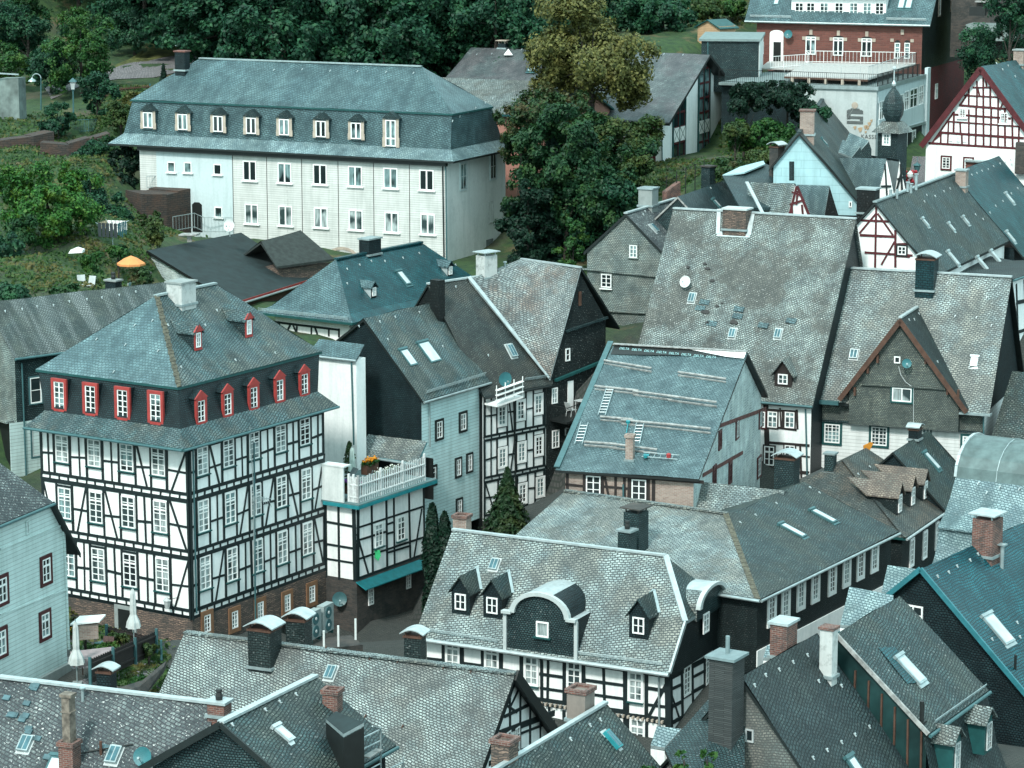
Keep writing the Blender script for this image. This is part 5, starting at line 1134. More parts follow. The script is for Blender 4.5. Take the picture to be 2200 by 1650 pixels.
# ---------------------------------------------------------------- 14. baroque house with curved gables
def baroque():
 h = House('baroque_house', 'half-timbered house with curved slate gables and three pointed dormers, lower middle', (1438, 1446), 126, (914, 1371), hgt=7)
 P = h.P; z = h.z; aL = h.sa(890); bq, zq = h.hita(1472, 1336, 0); pit = math.degrees(math.atan2(zq-z, bq)); rf = slope(P(0, 0, z), h.a, h.b, pit)
 q = h.loc(rf.at(1430, 1194)); br, zr = q[1], q[2]; ar = q[0]; q2 = h.loc(rf.at(986, 1132)); W = 2*br; print('baroque pitch', pit, br, zr-z, bq)
 roof(h, [[P(aL, 0, z), P(0, 0, z), P(0, bq, zq), P(ar, br, zr), P(aL, br, zr)], [P(0, W, z), P(aL, W, z), P(aL, br, zr), P(ar, br, zr), P(0, W-bq, zq)]], M_OLD2, .17, edge=M_ZINC)
 roof(h, [[P(0, bq, zq), P(0, W-bq, zq), P(ar, br, zr)]], M_DARK2, .16, 'half_hip', edge=M_ZINC)
 cap(h, P(aL, br, zr), P(ar, br, zr), M_ZINCL, .25); cap(h, P(0, bq, zq), P(ar, br, zr), M_ZINCL, .28, .1)
 wo = .5; zb = h.zb; a0 = h.sa(917, wo)
 mb = MB(); mb.box(P(a0, wo, zb), h.a*(-.35-a0), h.b*(W-2*wo), UPZ*(z-zb-.1)); h.add(mb, 'wall', M_INFILL)
 h.add(MB().poly([P(-.12, .15, z-.35), P(-.12, W-.15, z-.35), P(-.12, W-bq, zq-.1), P(-.12, bq, zq-.1)]).poly([P(-.12, .15, z-.35), P(-.36, wo, z-.5), P(-.36, W-wo, z-.5), P(-.12, W-.15, z-.35)]), 'slate_gable', M_SH_DKG)
 h.add(MB().beam(P(.02, W, z)+UPZ*.0, P(.02, W-bq, zq), .35, .12, h.a).beam(P(.02, 0, z), P(.02, bq, zq), .2, .1, h.a), 'verge_trim', M_ZINCL)
 gutter(h, P(aL, 0, z), P(0, 0, z), -h.b, M_ZINCL, .1); snowguard(h, rf, (920, 1358), (1070, 1382)); snowguard(h, rf, (1245, 1408), (1425, 1432))
 f = h.front(wo); fr = h.right(-.35)
 wins = ((973, 1407), (1057, 1418), (1142, 1441), (1234, 1452), (1366, 1475))
 T = Timber(f)
 T.many([(915, 1374, 1436, 1450, .3), (918, 1414, 960, 1419), (990, 1424, 1040, 1431), (1075, 1437, 1124, 1446), (1256, 1461, 1296, 1466), (1296, 1466, 1350, 1474), (1391, 1478, 1436, 1485),
   (918, 1438, 1124, 1468), (1160, 1478, 1217, 1487), (1160, 1447, 1217, 1455), (1255, 1490, 1350, 1502), (1391, 1513, 1436, 1520), (1150, 1501, 1275, 1519, .2), (1350, 1535, 1436, 1546, .2), (1280, 1520, 1350, 1530, .2),
   (953, 1382, 954, 1500, .2), (993, 1384, 994, 1500, .2), (1037, 1392, 1038, 1500, .22), (1076, 1394, 1077, 1500, .2), (1122, 1404, 1123, 1500, .28), (1163, 1412, 1164, 1505, .18), (1177, 1414, 1178, 1505, .12), (1213, 1418, 1213, 1510, .26), (1254, 1424, 1255, 1515, .2), (1298, 1430, 1299, 1520, .16), (1346, 1436, 1347, 1600, .28), (1388, 1442, 1389, 1600, .2), (1434, 1448, 1436, 1600, .34),
   (1432, 1470, 1395, 1538, .14), (1151, 1510, 1436, 1554, .16), (1212, 1525, 1213, 1600, .2), (1252, 1530, 1253, 1600, .15), (1180, 1518, 1181, 1600, .12)], .15); T.build(h)
 for q in wins: window(h, f, q[0], q[1], .72, 1.42, 2, 4, surround=M_WFR, sw=.05, sill=M_TRIMG, transom=.72, pane=M_GLASSC)
 for q in ((1235, 1560), (1370, 1575)): window(h, f, q[0], q[1], .72, 1.42, 2, 4, surround=M_WFR, sw=.05, transom=.72, pane=M_GLASSC)
 mb = MB()
 for k in range(26):
  x = 1165+k*10.4; mb.cbox(f.at(x, 1510+(x-1165)*.152, .12), f.u*.1, f.n*.2, f.v*.12)
 h.add(mb, 'joist_ends', M_SANDST)
 T = Timber(fr); T.many([(1441, 1455, 1600, 1372, .3), (1442, 1480, 1463, 1470), (1488, 1455, 1513, 1442), (1443, 1518, 1463, 1507), (1465, 1500, 1520, 1468), (1443, 1553, 1530, 1505, .2), (1445, 1590, 1530, 1548), (1464, 1440, 1466, 1600, .2), (1487, 1428, 1490, 1600, .2), (1513, 1412, 1515, 1600, .2), (1441, 1490, 1460, 1548, .12), (1441, 1460, 1443, 1600, .26), (1597, 1370, 1600, 1400, .25), (1583, 1378, 1584, 1400, .15)], .16); T.build(h)
 for q in ((1475, 1462), (1522, 1437)): window(h, fr, q[0], q[1], .75, 1.42, 2, 5, surround=M_WFR, sw=.04, pane=M_GLASSC)
 window(h, fr, 1478, 1552, .8, .9, 2, 2, surround=M_WFR, sw=.04)
 downpipe(h, f.at(1418, 1450, .15), f.at(1419, 1560, .15), M_ZINC)
 for q in ((990, 1320), (1058, 1328), (1372, 1372)): dormer(h, rf, q[0], q[1], 1.02, 1.25, .7, M_SH_DARK, M_DARK2, (.62, .82, 2, 2), .14, M_SH_DARK, zinc=True)
 hatch(h, rf, 1063, 1214, .45, .6)
 h.add(MB().box(f.at(1103, 1395, -.0)-UPZ*.05, UPZ*.0+f.u*.0+f.u*.01, f.v*.01, f.n*.01), 'gable_bolt', M_ZINC)
 # barrel gable on the front
 def barrel(F, pxl, pxr, pytop, pybot, pyshoulder, back, rm, cm, rin=.82, base=None):
  """curved gable: F front face"""
  u0, vb = F.uv(pxl, pybot); u1, _ = F.uv(pxr, pybot); uc = (u0+u1)/2; w = u1-u0; vs = F.uv((pxl+pxr)/2, pyshoulder)[1]; vt = F.uv((pxl+pxr)/2, pytop)[1]; r = w*.5*rin; n = 16
  arc = [(uc-r*math.cos(math.pi*k/n), vs+(vt-vs)*math.sin(math.pi*k/n)) for k in range(n+1)]
  out = [(u0, vb)] + ([(u0, vs)] if rin < .99 else []) + arc + ([(u1, vs)] if rin < .99 else []) + [(u1, vb)]
  mb = MB(); mb.poly([F.pt(x, y, .0) for x, y in out][::-1]); o = h.add(mb, 'curved_gable', M_SH_TEAL)
  mb = MB(); bk = -F.n*back
  for (x0, y0), (x1, y1) in zip(arc, arc[1:]): mb.poly([F.pt(x0, y0, .14), F.pt(x1, y1, .14), F.pt(x1, y1, 0)+bk, F.pt(x0, y0, 0)+bk], 0 if .30 < (arc.index((x0, y0)))/n < .62 else 1)
  mb.poly([F.pt(u0, vb, 0), F.pt(u0, vs, 0), F.pt(u0, vs, 0)+bk, F.pt(u0, vb, 0)+bk], 1); mb.poly([F.pt(u1, vb, 0), F.pt(u1, vs, 0), F.pt(u1, vs, 0)+bk, F.pt(u1, vb, 0)+bk], 1)
  mb.poly([F.pt(u1, vs, .1), F.pt(uc+r, vs, .1), F.pt(uc+r, vs)+bk, F.pt(u1, vs)+bk], 0); mb.poly([F.pt(u0, vs, .1), F.pt(uc-r, vs, .1), F.pt(uc-r, vs)+bk, F.pt(u0, vs)+bk], 0)
  mb.build('curved_roof', [cm, rm], o)
  mb = MB(); tw = .17
  for (x0, y0), (x1, y1) in zip(arc, arc[1:]):
   e = lambda x, y, s: (uc+(x-uc)*s, vs+(y-vs)*s); a, b = e(x0, y0, 1.03), e(x1, y1, 1.03); c, d = e(x1, y1, .86), e(x0, y0, .86)
   mb.prism([F.pt(*a, -.04), F.pt(*b, -.04), F.pt(*c, -.04), F.pt(*d, -.04)], F.n*.24)
  if rin < .99:
   for sx, xa in ((u0, uc-r), (u1, uc+r)):
    lo, hi = min(sx, xa)-.12, max(sx, xa)+.05; mb.box(F.pt(lo, vs-.08, -.05), F.u*(hi-lo), F.v*.14, F.n*.32); mb.box(F.pt(sx-.08, vb, -.03), F.u*.17, F.v*(vs-vb-.08), F.n*.14)
  mb.build('curved_trim', M_CONCW, o); return o, uc, r, vs
 F = h.front(.08); barrel(F, 1086, 1238, 1273, 1405, 1322, 3.6, M_SH_DARK, M_ZINCL)
 window(h, F, 1166, 1352, .68, .78, 1, 1, sill=M_TRIMG, pane=M_GLASSC, fw=.08)
 F2 = h.right(.06); barrel(F2, 1497, 1556, 1254, 1336, 1292, 2.4, M_OLD2, M_ZINCL, rin=.999)
 window(h, F2, 1516, 1338, .72, 1.0, 2, 3, pane=M_GLASSC)
 return h, rf
M_SH_DKG = slate('shingle_soot', (.028, .037, .037), (.04, .05, .05), gap=(.012, .017, .017), w=.2, h=.14, rough=.6, speck=.08)
H15, RF15 = baroque()
# ---------------------------------------------------------------- houses seen with their gable to the left, ridge running back to the right
def gleft(name, label, K, D, R, apex, La, roofm, wallm, gablem, leftm=None, hgt=8, over=.3, capm=None, edge=None, W=None, t=.16):
 h = House(name, label, K, D, R, hgt=hgt); L = float(La[1:]) if isinstance(La, str) else h.sa(La)
 br, zr = h.hita(apex[0], apex[1], 0); b1 = 2*br if W is None else W; h.br, h.zr, h.L, h.b1 = br, zr, L, b1; P = h.P; zl = h.z if W is None else zr-(zr-h.z)*(W-br)/br
 roof(h, [[P(0, 0, h.z), P(L, 0, h.z), P(L, br, zr), P(0, br, zr)], [P(L, b1, zl), P(0, b1, zl), P(0, br, zr), P(L, br, zr)]], roofm, t, edge=edge)
 h.rs = Face(P(0, 0, h.z), h.a, h.b*br+UPZ*(zr-h.z)); o = over; sl = (zr-h.z)/br
 mb = MB(); zb = h.zb; e0 = [P(o, o, zb), P(o, o, h.z+sl*o-.2), P(o, br, zr-.2), P(o, b1-o, zl+sl*o-.2), P(o, b1-o, zb)]
 mb.poly(e0, 1); mb.poly([p+h.a*(L-2*o) for p in e0][::-1], 1); mb.poly([P(o, o, zb), P(L-o, o, zb), P(L-o, o, h.z+sl*o-.2), P(o, o, h.z+sl*o-.2)]); mb.poly([P(L-o, b1-o, zb), P(o, b1-o, zb), P(o, b1-o, zl), P(L-o, b1-o, zl)])
 h.add(mb, 'wall', [wallm, gablem]); h.fg = h.left(o)
 if capm: cap(h, P(0, br, zr), P(L, br, zr), capm)
 gutter(h, P(0, 0, h.z), P(L, 0, h.z), -h.b, M_DPIPE)
 return h
# 15. house with three pinkish dormers
def dormer_house():
 h = House('dormer_house', 'small slate house with three pinkish slate dormers in a row, right of centre', (1946, 1156), 147, (2036, 1094), hgt=7)
 P = h.P; z = h.z; W = 10.5; L = h.sa(2044); bm = W/2; aR, zr = h.hitb(1812, 990, bm); aR = max(aR, .5); aE, _ = h.hitb(1889, 953, bm); aE = max(aE, aR+1); print('dormer', aR, aE, zr-z, L)
 roof(h, [[P(0, 0, z), P(L, 0, z), P(L, bm, zr), P(aR, bm, zr)], [P(0, W, z), P(0, 0, z), P(aR, bm, zr)], [P(L, W, z), P(0, W, z), P(aR, bm, zr), P(L, bm, zr)]], M_BROWN3, .15, edge=M_TRIMG)
 walls(h, .3, L-.3, .3, W-.3, z+.1, mat=M_SH_TEALG); rf = Face(P(0, 0, z), h.a, P(aR, bm, zr)-P(aR, 0, z))
 for q in ((1932, 1104), (1960, 1088), (1987, 1074)): dormer(h, rf, q[0], q[1], .95, 1.15, .62, M_SH_TEALG, M_PINKS, (.55, 1.0, 2, 4), .12, M_SH_DARK)
 f = h.front(.3)
 for q in ((1958, 1187), (1986, 1170), (2013, 1150)): window(h, f, q[0], q[1], .6, 1.5, 2, 5, surround=M_WFR, sw=.08)
 cap(h, P(0, 0, z), P(aR, bm, zr), M_BROWN3, .25); gutter(h, P(0, 0, z), P(L, 0, z), -h.b, M_ZINCL)
 lf = Face(P(0, W, z), -h.b, P(aR, bm, zr)-P(0, bm, z)); chimney(h, P(aR-.5, bm+.6, zr-.6), 975, .55, .55, M_SH_TEAL, 'slab', M_ZINC, below=1.2)
 dish(h, P(-.4, W*.62, z+1.6), (-.25, -1, .3), .46, M_DISHG); hooks(h, rf, [(1868, 1004), (1843, 1020)])
 return h
M_BROWN3 = slate('slate_brown_red', neut=1, c1=(.09, .10, .095), c2=(.13, .14, .13), gap=(.025, .03, .03), w=.3, h=.19, rot=-22, patch=(.17, .12, .09), pamt=.8, rough=.55, speck=.2)
M_PINKS = slate('slate_pinkish', neut=1, c1=(.27, .20, .16), c2=(.36, .27, .22), gap=(.10, .07, .06), w=.28, h=.18, rot=-14, patch=(.19, .19, .17), pamt=.6, rough=.6)
H16 = dormer_house()
# 16. dark roof behind it
h = House('dark_roof_house', 'small house with a dark slate roof and one skylight, behind the three pinkish dormers', (2062, 1084), 155, (2160, 1016), hgt=6)
rf = slope(h.P(0, 0, h.z), h.a, h.b, 44); A = h.loc(rf.at(1995, 925)); L = A[0]; zr, br = A[2], A[1]; P = h.P; aL = h.loc(rf.at(1914, 966))[0]; H17 = h
roof(h, [[P(aL, 0, h.z), P(L, 0, h.z), P(L, br, zr), P(aL, br, zr)], [P(L, 2*br, h.z), P(aL, 2*br, h.z), P(aL, br, zr), P(L, br, zr)]], M_DARK2, .15, edge=M_TRIMB)
walls(h, aL+.2, L-.2, .3, 2*br-.3, h.z+.2, mat=M_SH_DARK, gable='a', zr=zr, rp=br); skylight(h, rf, 2002, 991, .55, 1.3); chimney(h, rf.at(1976, 950)+h.b*.3+UPZ*.2, 922, .7, .6, M_SH_DARK, 'arch', M_ZINCL, below=1.5)
# 17. curved zinc roof house
def curved_house():
 h = House('curved_roof_house', 'house with a curved zinc roof over pale slates, at the right edge', (2060, 1028), 131, (2200, 1045), hgt=9)
 P = h.P; L = 14.0; pr = [(2097, 982), (2080, 998), (2066, 1016), (2061, 1027), (2054, 1050), (2047, 1070), (2039, 1094), (2027, 1108)]; q = [h.hita(x, y, 0) for x, y in pr]; b0, z0 = q[3]
 cz = []; r = 1.7
 top = [(b0+r*1.35*(1-math.cos(t)), z0+r*math.sin(t)) for t in [math.pi*k/10 for k in range(11)]]
 low = [(b0, z0), (b0-.6, z0-.85), (b0-1.3, z0-1.55), (b0-2.1, z0-2.05)]
 skirt = [(b0-1.9, z0-2.1), (b0-2.1, z0-2.9), (b0-2.5, z0-3.6), (b0-3.1, z0-4.1)]
 def sweep(pr, mat, name, t=.08):
  mb = MB(); mb.slab([[P(-.2, x0, y0), P(L, x0, y0), P(L, x1, y1), P(-.2, x1, y1)] for (x0, y0), (x1, y1) in zip(pr, pr[1:])], t); return h.add(mb, name, mat)
 sweep(top, plain('zinc_curved', (.11, .165, .165), .55, .1, vary=.2, vs=1.5), 'curved_roof'); sweep(low[::-1], M_PALE, 'roof'); sweep(skirt[::-1], M_PALE, 'lower_roof')
 mb = MB(); end = [(b0-1.7, h.zb), (b0-1.7, z0-2.3)]+low[::-1][1:]+top[1:]+[(b0+2*1.35*r, h.zb)]
 mb.poly([P(0, x, y) for x, y in end]); mb.poly([P(0, b0-2.7, h.zb), P(L, b0-2.7, h.zb), P(L, b0-2.7, z0-3.9), P(0, b0-2.7, z0-3.9)]); mb.poly([P(0, b0-2.7, h.zb), P(0, b0-2.7, z0-3.9), P(0, b0-1.7, z0-2.3), P(0, b0-1.7, h.zb)])
 h.add(mb, 'wall', M_SH_TEALG)
 mb = MB()
 for k in range(1, 7): 
  for (x0, y0), (x1, y1) in zip(top, top[1:]): mb.beam(P(k*1.9, x0, y0+.02), P(k*1.9, x1, y1+.02), .04, .05)
 h.add(mb, 'standing_seams', M_ZINC); mb = MB()
 for (x0, y0), (x1, y1) in zip(top, top[1:]): mb.beam(P(-.2, x0, y0+.05), P(-.2, x1, y1+.05), .14, .1)
 h.add(mb, 'verge_trim', M_ZINCL)
 f = Face(P(0, b0, z0), h.a, Vector(P(0, b0, z0)-P(0, b0-1.3, z0-1.55))); hooks(h, f, [(2102, 1040), (2148, 1048), (2190, 1052), (2120, 1060)])
 return h
H18 = curved_house()
# 18. petrol-blue gable lower right
h = gleft('petrol_roof_house', 'house with a bright petrol-blue slate roof over a dark shingled gable, lower right', (2262, 1560), 112, (2400, 1478), (1978, 1222), 'm11', M_TEALRIGHT, M_SH_DARK, M_SH_DARK, hgt=8, edge=M_TRIMG); H19 = h; rf = h.rs
h.add(MB().beam(h.P(-.04, h.br, h.zr), h.P(-.04, 0, h.z), .22, .1, h.a).beam(h.P(-.04, h.br, h.zr), h.P(-.04, h.b1, h.z), .22, .1, h.a), 'verge_trim', plain('verge_teal', (.03, .16, .19), .4))
window(h, h.fg, 1962, 1331, .95, 1.3, 2, 3, fm=M_WFR); skylight(h, rf, 2145, 1353, .9, 1.55, frame=M_ZINC)
hooks(h, rf, [(2013, 1240), (2037, 1231), (2055, 1218), (2083, 1205), (2100, 1192), (2130, 1375), (2184, 1339), (2190, 1370)])
c = h.P(h.L*.55, h.br-.2, h.zr); c = rf.at(2120, 1190); chimney(h, c, 1112, 1.05, 1.0, M_BRICK2, 'legs', M_ZINCL, below=2.5)
h.add(MB().tube(rf.at(2152, 1222)-UPZ*.3, rf.at(2152, 1222)+UPZ*1.1, .09).cbox(rf.at(2152, 1222)+UPZ*1.12, h.a*.35, h.b*.35, UPZ*.06), 'vent_pipe', M_ZINC)
h.add(MB().tube(rf.at(2181, 1436)-UPZ*.2, rf.at(2181, 1436)+UPZ*.6, .06), 'vent_pipe', M_BLK)
# 19. brown roof at the right edge
h = gleft('brown_roof_house', 'brown slate roof cut off by the right edge, above the petrol-blue roof', (2330, 1330), 126, (2450, 1255), (2150, 1190), 'm10', M_BROWN3, M_SH_DARK, M_SH_TEALG, hgt=8)
skylight(h, h.rs, 2200, 1215, .6, 1.2)
# 20. dark roof with the glazed side wall
def glazed():
 h = gleft('glazed_side_house', 'dark slate roof house with a tall panelled side wall and one skylight, lower right', (1995, 1577), 101, (2124, 1483), (1796, 1362), 2124, M_DARK2, M_SH_DARK, plain('panel_teal', (.018, .055, .055), .35, vary=.3, vs=.6), hgt=9, edge=M_TRIMB, over=.12)
 rf = h.rs; skylight(h, rf, 1957, 1440, .72, 1.35, frame=M_ZINC); u, v = rf.uv(1945, 1432)
 h.add(MB().poly([rf.pt(u-.9, v-.6, .008), rf.pt(u+.2, v-.9, .008), rf.pt(u+.5, v+.9, .008), rf.pt(u-.6, v+1.2, .008)]), 'patched_slates', M_TEALDEEP)
 h.add(MB().tube(rf.at(1980, 1552)-UPZ*.2, rf.at(1980, 1552)+UPZ*.85, .09, seg=10).cbox(rf.at(1980, 1552)+UPZ*.02, h.a*.35, h.b*.3, UPZ*.08), 'vent_pipe', M_BLK)
 fl = Face(h.P(.12, 0, h.z), -h.b, UPZ); mb = MB()
 for (x, y0, y1) in ((1837, 1440, 1490), (1866, 1462, 1528), (1894, 1490, 1568), (1922, 1518, 1600), (1950, 1545, 1650), (1979, 1570, 1680)):
  a = fl.at(x+2, y0, .05); b = fl.at(x, y1, .05); mb.beam(a, b, .07, .08, fl.n)
 h.add(mb, 'panel_ribs', M_BROWNW); s = Face(h.P(0, 0, h.z), h.a, UPZ)
 h.add(MB().beam(h.P(-.02, 0, h.z), h.P(-.02, h.br, h.zr), .16, .1, h.a), 'verge_trim', M_WOODP)
 snowguard(h, rf, (2005, 1556), (2115, 1478), .2)
 # steep lower roof with two dormers
 P = h.P; L = h.L; z = h.z; pr = [(.15, z-.15), (-.35, z-2.2), (-1.1, z-3.8), (-2.2, z-4.9)]
 mb = MB(); mb.slab([[P(-.1, x1, y1), P(L+.2, x1, y1), P(L+.2, x0, y0), P(-.1, x0, y0)] for (x0, y0), (x1, y1) in zip(pr, pr[1:])], .1); h.add(mb, 'lower_roof', M_DARK)
 F = h.front(-.75)
 for q in ((2055, 1622), (2123, 1578)):
  u, v = F.uv(*q); b = MB().box(F.pt(u-.4, v-.75, 0), F.u*.8, F.v*1.5, -F.n*1.2); o = h.add(b, 'dormer', M_TRIMG)
  wm = frame_mb(F, u, v-.05, .5, 1.1, 2, 4, .05, .03, .02); wm.poly([F.pt(u-.23, v-.58, .03), F.pt(u+.23, v-.58, .03), F.pt(u+.23, v+.48, .03), F.pt(u-.23, v+.48, .03)], 1); wm.build('window', [M_WFG, M_GLASS], o)
  A, B = F.pt(u, v+1.15, .15), F.pt(u, v+1.15, -1.9); l, r = F.pt(u-.62, v+.6, .15), F.pt(u+.62, v+.6, .15); MB().slab([[l, A, B, l-F.n*2.05], [A, r, r-F.n*2.05, B]], .08).build('dormer_roof', M_OLD, o)
 return h
H20 = glazed()
# 21. dark roof with pinkish shingled gable
h = gleft('pink_gable_house', 'near-black slate roof over a pinkish shingled gable with one tiny window, bottom right', (1800, 1765), 95, (1900, 1692), (1591, 1455), 1955, M_DARK, M_SH_DARK, M_SH_PINK, hgt=8, edge=M_TRIMB, over=.2); H21 = h; rf = h.rs
window(h, h.fg, 1611, 1580, .34, .5, 1, 1, fm=M_WFG, fw=.06)
hooks(h, rf, [(1733, 1409), (1702, 1424), (1672, 1440), (1643, 1452), (1619, 1474), (1806, 1475), (1866, 1563), (1835, 1580), (1806, 1596), (1775, 1613), (1745, 1630), (1757, 1465)])
c = rf.at(1779, 1450); chimney(h, c, 1350, .52, .52, M_ROUGHW, 'slab', M_BRICK2, below=1.5, capw=.06)
c = h.P(h.L*.86, h.br+.9, h.zr-.7); chimney(h, h.P(h.L*.72, h.br+.55, h.zr-.45), 1336, .95, .7, M_BRICK2, 'slab', M_ZINCL, below=2); 
P = h.P; fl = h.fg; M_DPIPE2 = plain('lead_cap', (.16, .22, .23), .5); s0 = P(-1.25, h.br+1.2, 0); tz = along(s0, UPZ, py=1412)
o = h.add(MB().box(P(-1.1, h.br-.2, tz-14), h.a*1.0, h.b*.95, UPZ*14), 'chimney', M_SLAB); MB().box(P(-1.22, h.br-.32, tz), h.a*1.25, h.b*1.2, UPZ*.1).tube(P(-.5, h.br+.3, tz+.1), P(-.5, h.br+.3, tz+.75), .08).build('chimney_cap', M_DPIPE2, o)
skylight(h, rf, 1838, 1650, .6, .9)
# low dark slope left of the stone chimney
h = House('dark_lean_to', 'dark petrol shingled lean-to slope left of the tall stacked-stone chimney', (1520, 1760), 97.5, (1640, 1735), hgt=6); 
p1, p2, p3, p4 = at(1524, 1500, 99), at(1428, 1609, 97), at(1470, 1700, 94), at(1600, 1700, 94); p5 = at(1600, 1460, 99.5)
roof(h, [[p2, p3, p4, p5, p1]], M_SH_TEAL, .15, edge=M_BLK); h.add(MB().box(h.P(.5, .5, h.zb), h.a*2, h.b*1.5, UPZ*5), 'wall', M_STONED)
# small porch roof under the baroque house corner
def patch_house(name, label, pts, D, mat, wall=M_WHITE, lean=.0, K=None, hgt=5, dslope=1.0):
 """small pitched roof given by its four photo corners (top left, top right, bottom right, bottom left), the lower edge nearer"""
 tl, tr, br, bl = pts; z0 = at(bl[0], bl[1], D).z; B, C = at(bl[0], bl[1], D), atz(br[0], br[1], z0)
 u = (C-B).normalized(); n = Vector((-u.y, u.x, 0)); f = slope(B, u, n if n.y > 0 else -n, 45*dslope); h = House(name, label, bl, D, br, hgt=hgt)
 T, S = f.at(*tl), f.at(*tr); roof(h, [[B, C, S, T]], mat, .12, edge=M_ZINC); h.add(MB().poly([B+UPZ*-hgt, C-UPZ*hgt, C-UPZ*.15, B-UPZ*.15]).poly([C-UPZ*hgt, S-UPZ*(hgt+1), S-UPZ*.15, C-UPZ*.15]).poly([B-UPZ*hgt, T-UPZ*(hgt+1), T-UPZ*.15, B-UPZ*.15]), 'wall', wall)
 h.rs = f; return h
patch_house('porch', 'small pale slate porch roof at the corner of the baroque house', [(1411, 1560), (1464, 1566), (1428, 1606), (1398, 1601)], 108, M_PALE)
patch_house('small_roof_house', 'little building with a bright slate roof, below the row of tall windows', [(1825, 1260), (1920, 1279), (1905, 1352), (1805, 1342)], 113, M_PALE)
patch_house('pale_roof_shed', 'shed with a pale diamond-slated roof, left of the petrol-blue roof', [(1907, 1214), (1972, 1223), (1950, 1284), (1894, 1272)], 119, M_PALE)
patch_house('wall_coping_shed', 'tiny pale roofed shed left of the brick chimney, lower right', [(1648, 1386), (1694, 1391), (1690, 1415), (1640, 1412)], 112, M_PALE)
# ---------------------------------------------------------------- 22. long pale roof bottom centre
def long_pale():
 h = House('pale_gable_house', 'long pale diamond-slated roof with a half-timbered gable on its right, bottom centre', (1010, 1722), 112, (339, 1624), hgt=4)
 P = h.P; z = h.z; br, zr = h.hita(1108, 1448, 0); aL = along(P(0, br, zr), h.a, px=398); print('long pale', br, zr-z, aL)
 roof(h, [[P(aL, 0, z), P(0, 0, z), P(0, br, zr), P(aL, br, zr)], [P(0, 2*br, z), P(aL, 2*br, z), P(aL, br, zr), P(0, br, zr)]], M_OLDW, .2, edge=M_TRIMB)
 cap(h, P(aL, br, zr), P(0, br, zr), M_OLD2, .4); o = .35
 walls(h, aL+.2, -o, o, 2*br-o, z+.3, mat=M_INFILL, gable='a', zr=zr, rp=br); rf = Face(P(0, 0, z), h.a, h.b*br+UPZ*(zr-z)); f = h.right(-o); h.rs = rf
 h.add(MB().beam(P(.03, br, zr-.05), P(.03, 2*br, z-.05), .5, .12, h.a), 'bargeboard', M_TRIMB)
 T = Timber(f); T.many([(1107, 1462, 1040, 1650, .2), (1107, 1465, 1190, 1565, .2), (1117, 1475, 1095, 1520, .12), (1095, 1500, 1095, 1650, .15), (1117, 1470, 1117, 1650, .14), (1072, 1575, 1190, 1532, .3), (1083, 1540, 1140, 1512, .14), (1138, 1500, 1138, 1650, .14), (1160, 1525, 1160, 1600, .12), (1090, 1517, 1110, 1530, .1), (1050, 1640, 1180, 1590, .2), (1065, 1590, 1066, 1650, .2), (1072, 1592, 1190, 1548, .12)], .15); T.build(h)
 for q in ((1068, 1612), (1091, 1601), (1110, 1592)): window(h, f, q[0], q[1], .5, 1.3, 2, 4)
 hatch(h, rf, 711, 1447, .45, .7); hooks(h, rf, [(455, 1368), (700, 1393), (795, 1415), (855, 1422), (953, 1436), (1012, 1444), (785, 1540), (865, 1562)], M_BROWNW)
 c = rf.at(563, 1432)+h.b*.3; chimney(h, c, 1350, 1.15, 1.1, M_SH_TEALG2, 'arch', M_ZINCL, below=1.5)
 return h
M_SH_TEALG2 = slate('shingle_chimney', (.04, .055, .052), (.07, .085, .08), gap=(.012, .018, .018), w=.34, h=.16, rough=.5, speck=.3)
M_OLDW = slate('slate_bleached', neut=1, c1=(.36, .385, .37), c2=(.52, .55, .53), gap=(.055, .06, .06), w=.3, h=.18, rot=16, patch=(.21, .18, .16), pamt=.75, rough=.6, gapw=.022, speck=.7)
H22 = long_pale()
def free_chimney(name, label, x, y0, y1, D, w, d, mat, cs, cm, h0=5, yaw=.25, capw=.08):
 """chimney of a roof whose house lies hidden: stands on its own base"""
 h = House(name, label, (x, y1), D, (x+100, y1+10), hgt=h0); chimney(h, Vector((h.o.x, h.o.y, h.z)), y0, w, d, mat, cs, cm, below=h0-.1, flash=False, capw=capw); return h
free_chimney('chimney_stack', 'dark slate-clad chimney with a curved metal cap, beside the two heat pump units', 643, 1330, 1395, 124, .95, .9, M_SH_TEALG2, 'arch', M_ZINCL)
free_chimney('chimney_stack', 'dark slate chimney with curved cap, at the left eave of the baroque house', 892, 1366, 1425, 120, .8, .7, M_SH_TEALG2, 'arch', M_ZINCL)
free_chimney('chimney_stack', 'small dark chimney with an arched metal hood, beside the fenced terrace at lower left', 230, 1443, 1490, 119, .7, .6, M_SH_DARK, 'arch', M_ZINCL)
free_chimney('chimney_stack', 'slate chimney under a brick rim, left of the pale blue gable at upper right', 1669, 316, 352, 186, .75, .7, M_STONED, 'arch', M_ZINCL)
free_chimney('chimney_stack', 'grey slate chimney standing before the white hall with red windows', 1522, 358, 396, 190, .75, .7, M_SH_TEAL, 'slab', M_STONED)
free_chimney('chimney_stack', 'stumpy dark chimney with a steel pipe, among the garden plants beside the orange parasol', 244, 603, 618, 166, .8, .6, M_SH_DARK, 'pot', M_CONC)
free_chimney('chimney_stack', 'stout slate-clad chimney with a curved hood, before the brown-timbered windows', 1690, 984, 1062, 149, 1.15, 1.0, M_SH_TEAL, 'arch', M_ZINCL, 3)
free_chimney('chimney_stack', 'mossy brick and render chimney behind the upper left corner of the baroque roof', 993, 1110, 1160, 139, .75, .7, M_BRICKP, 'open', M_BRICK2, 3)
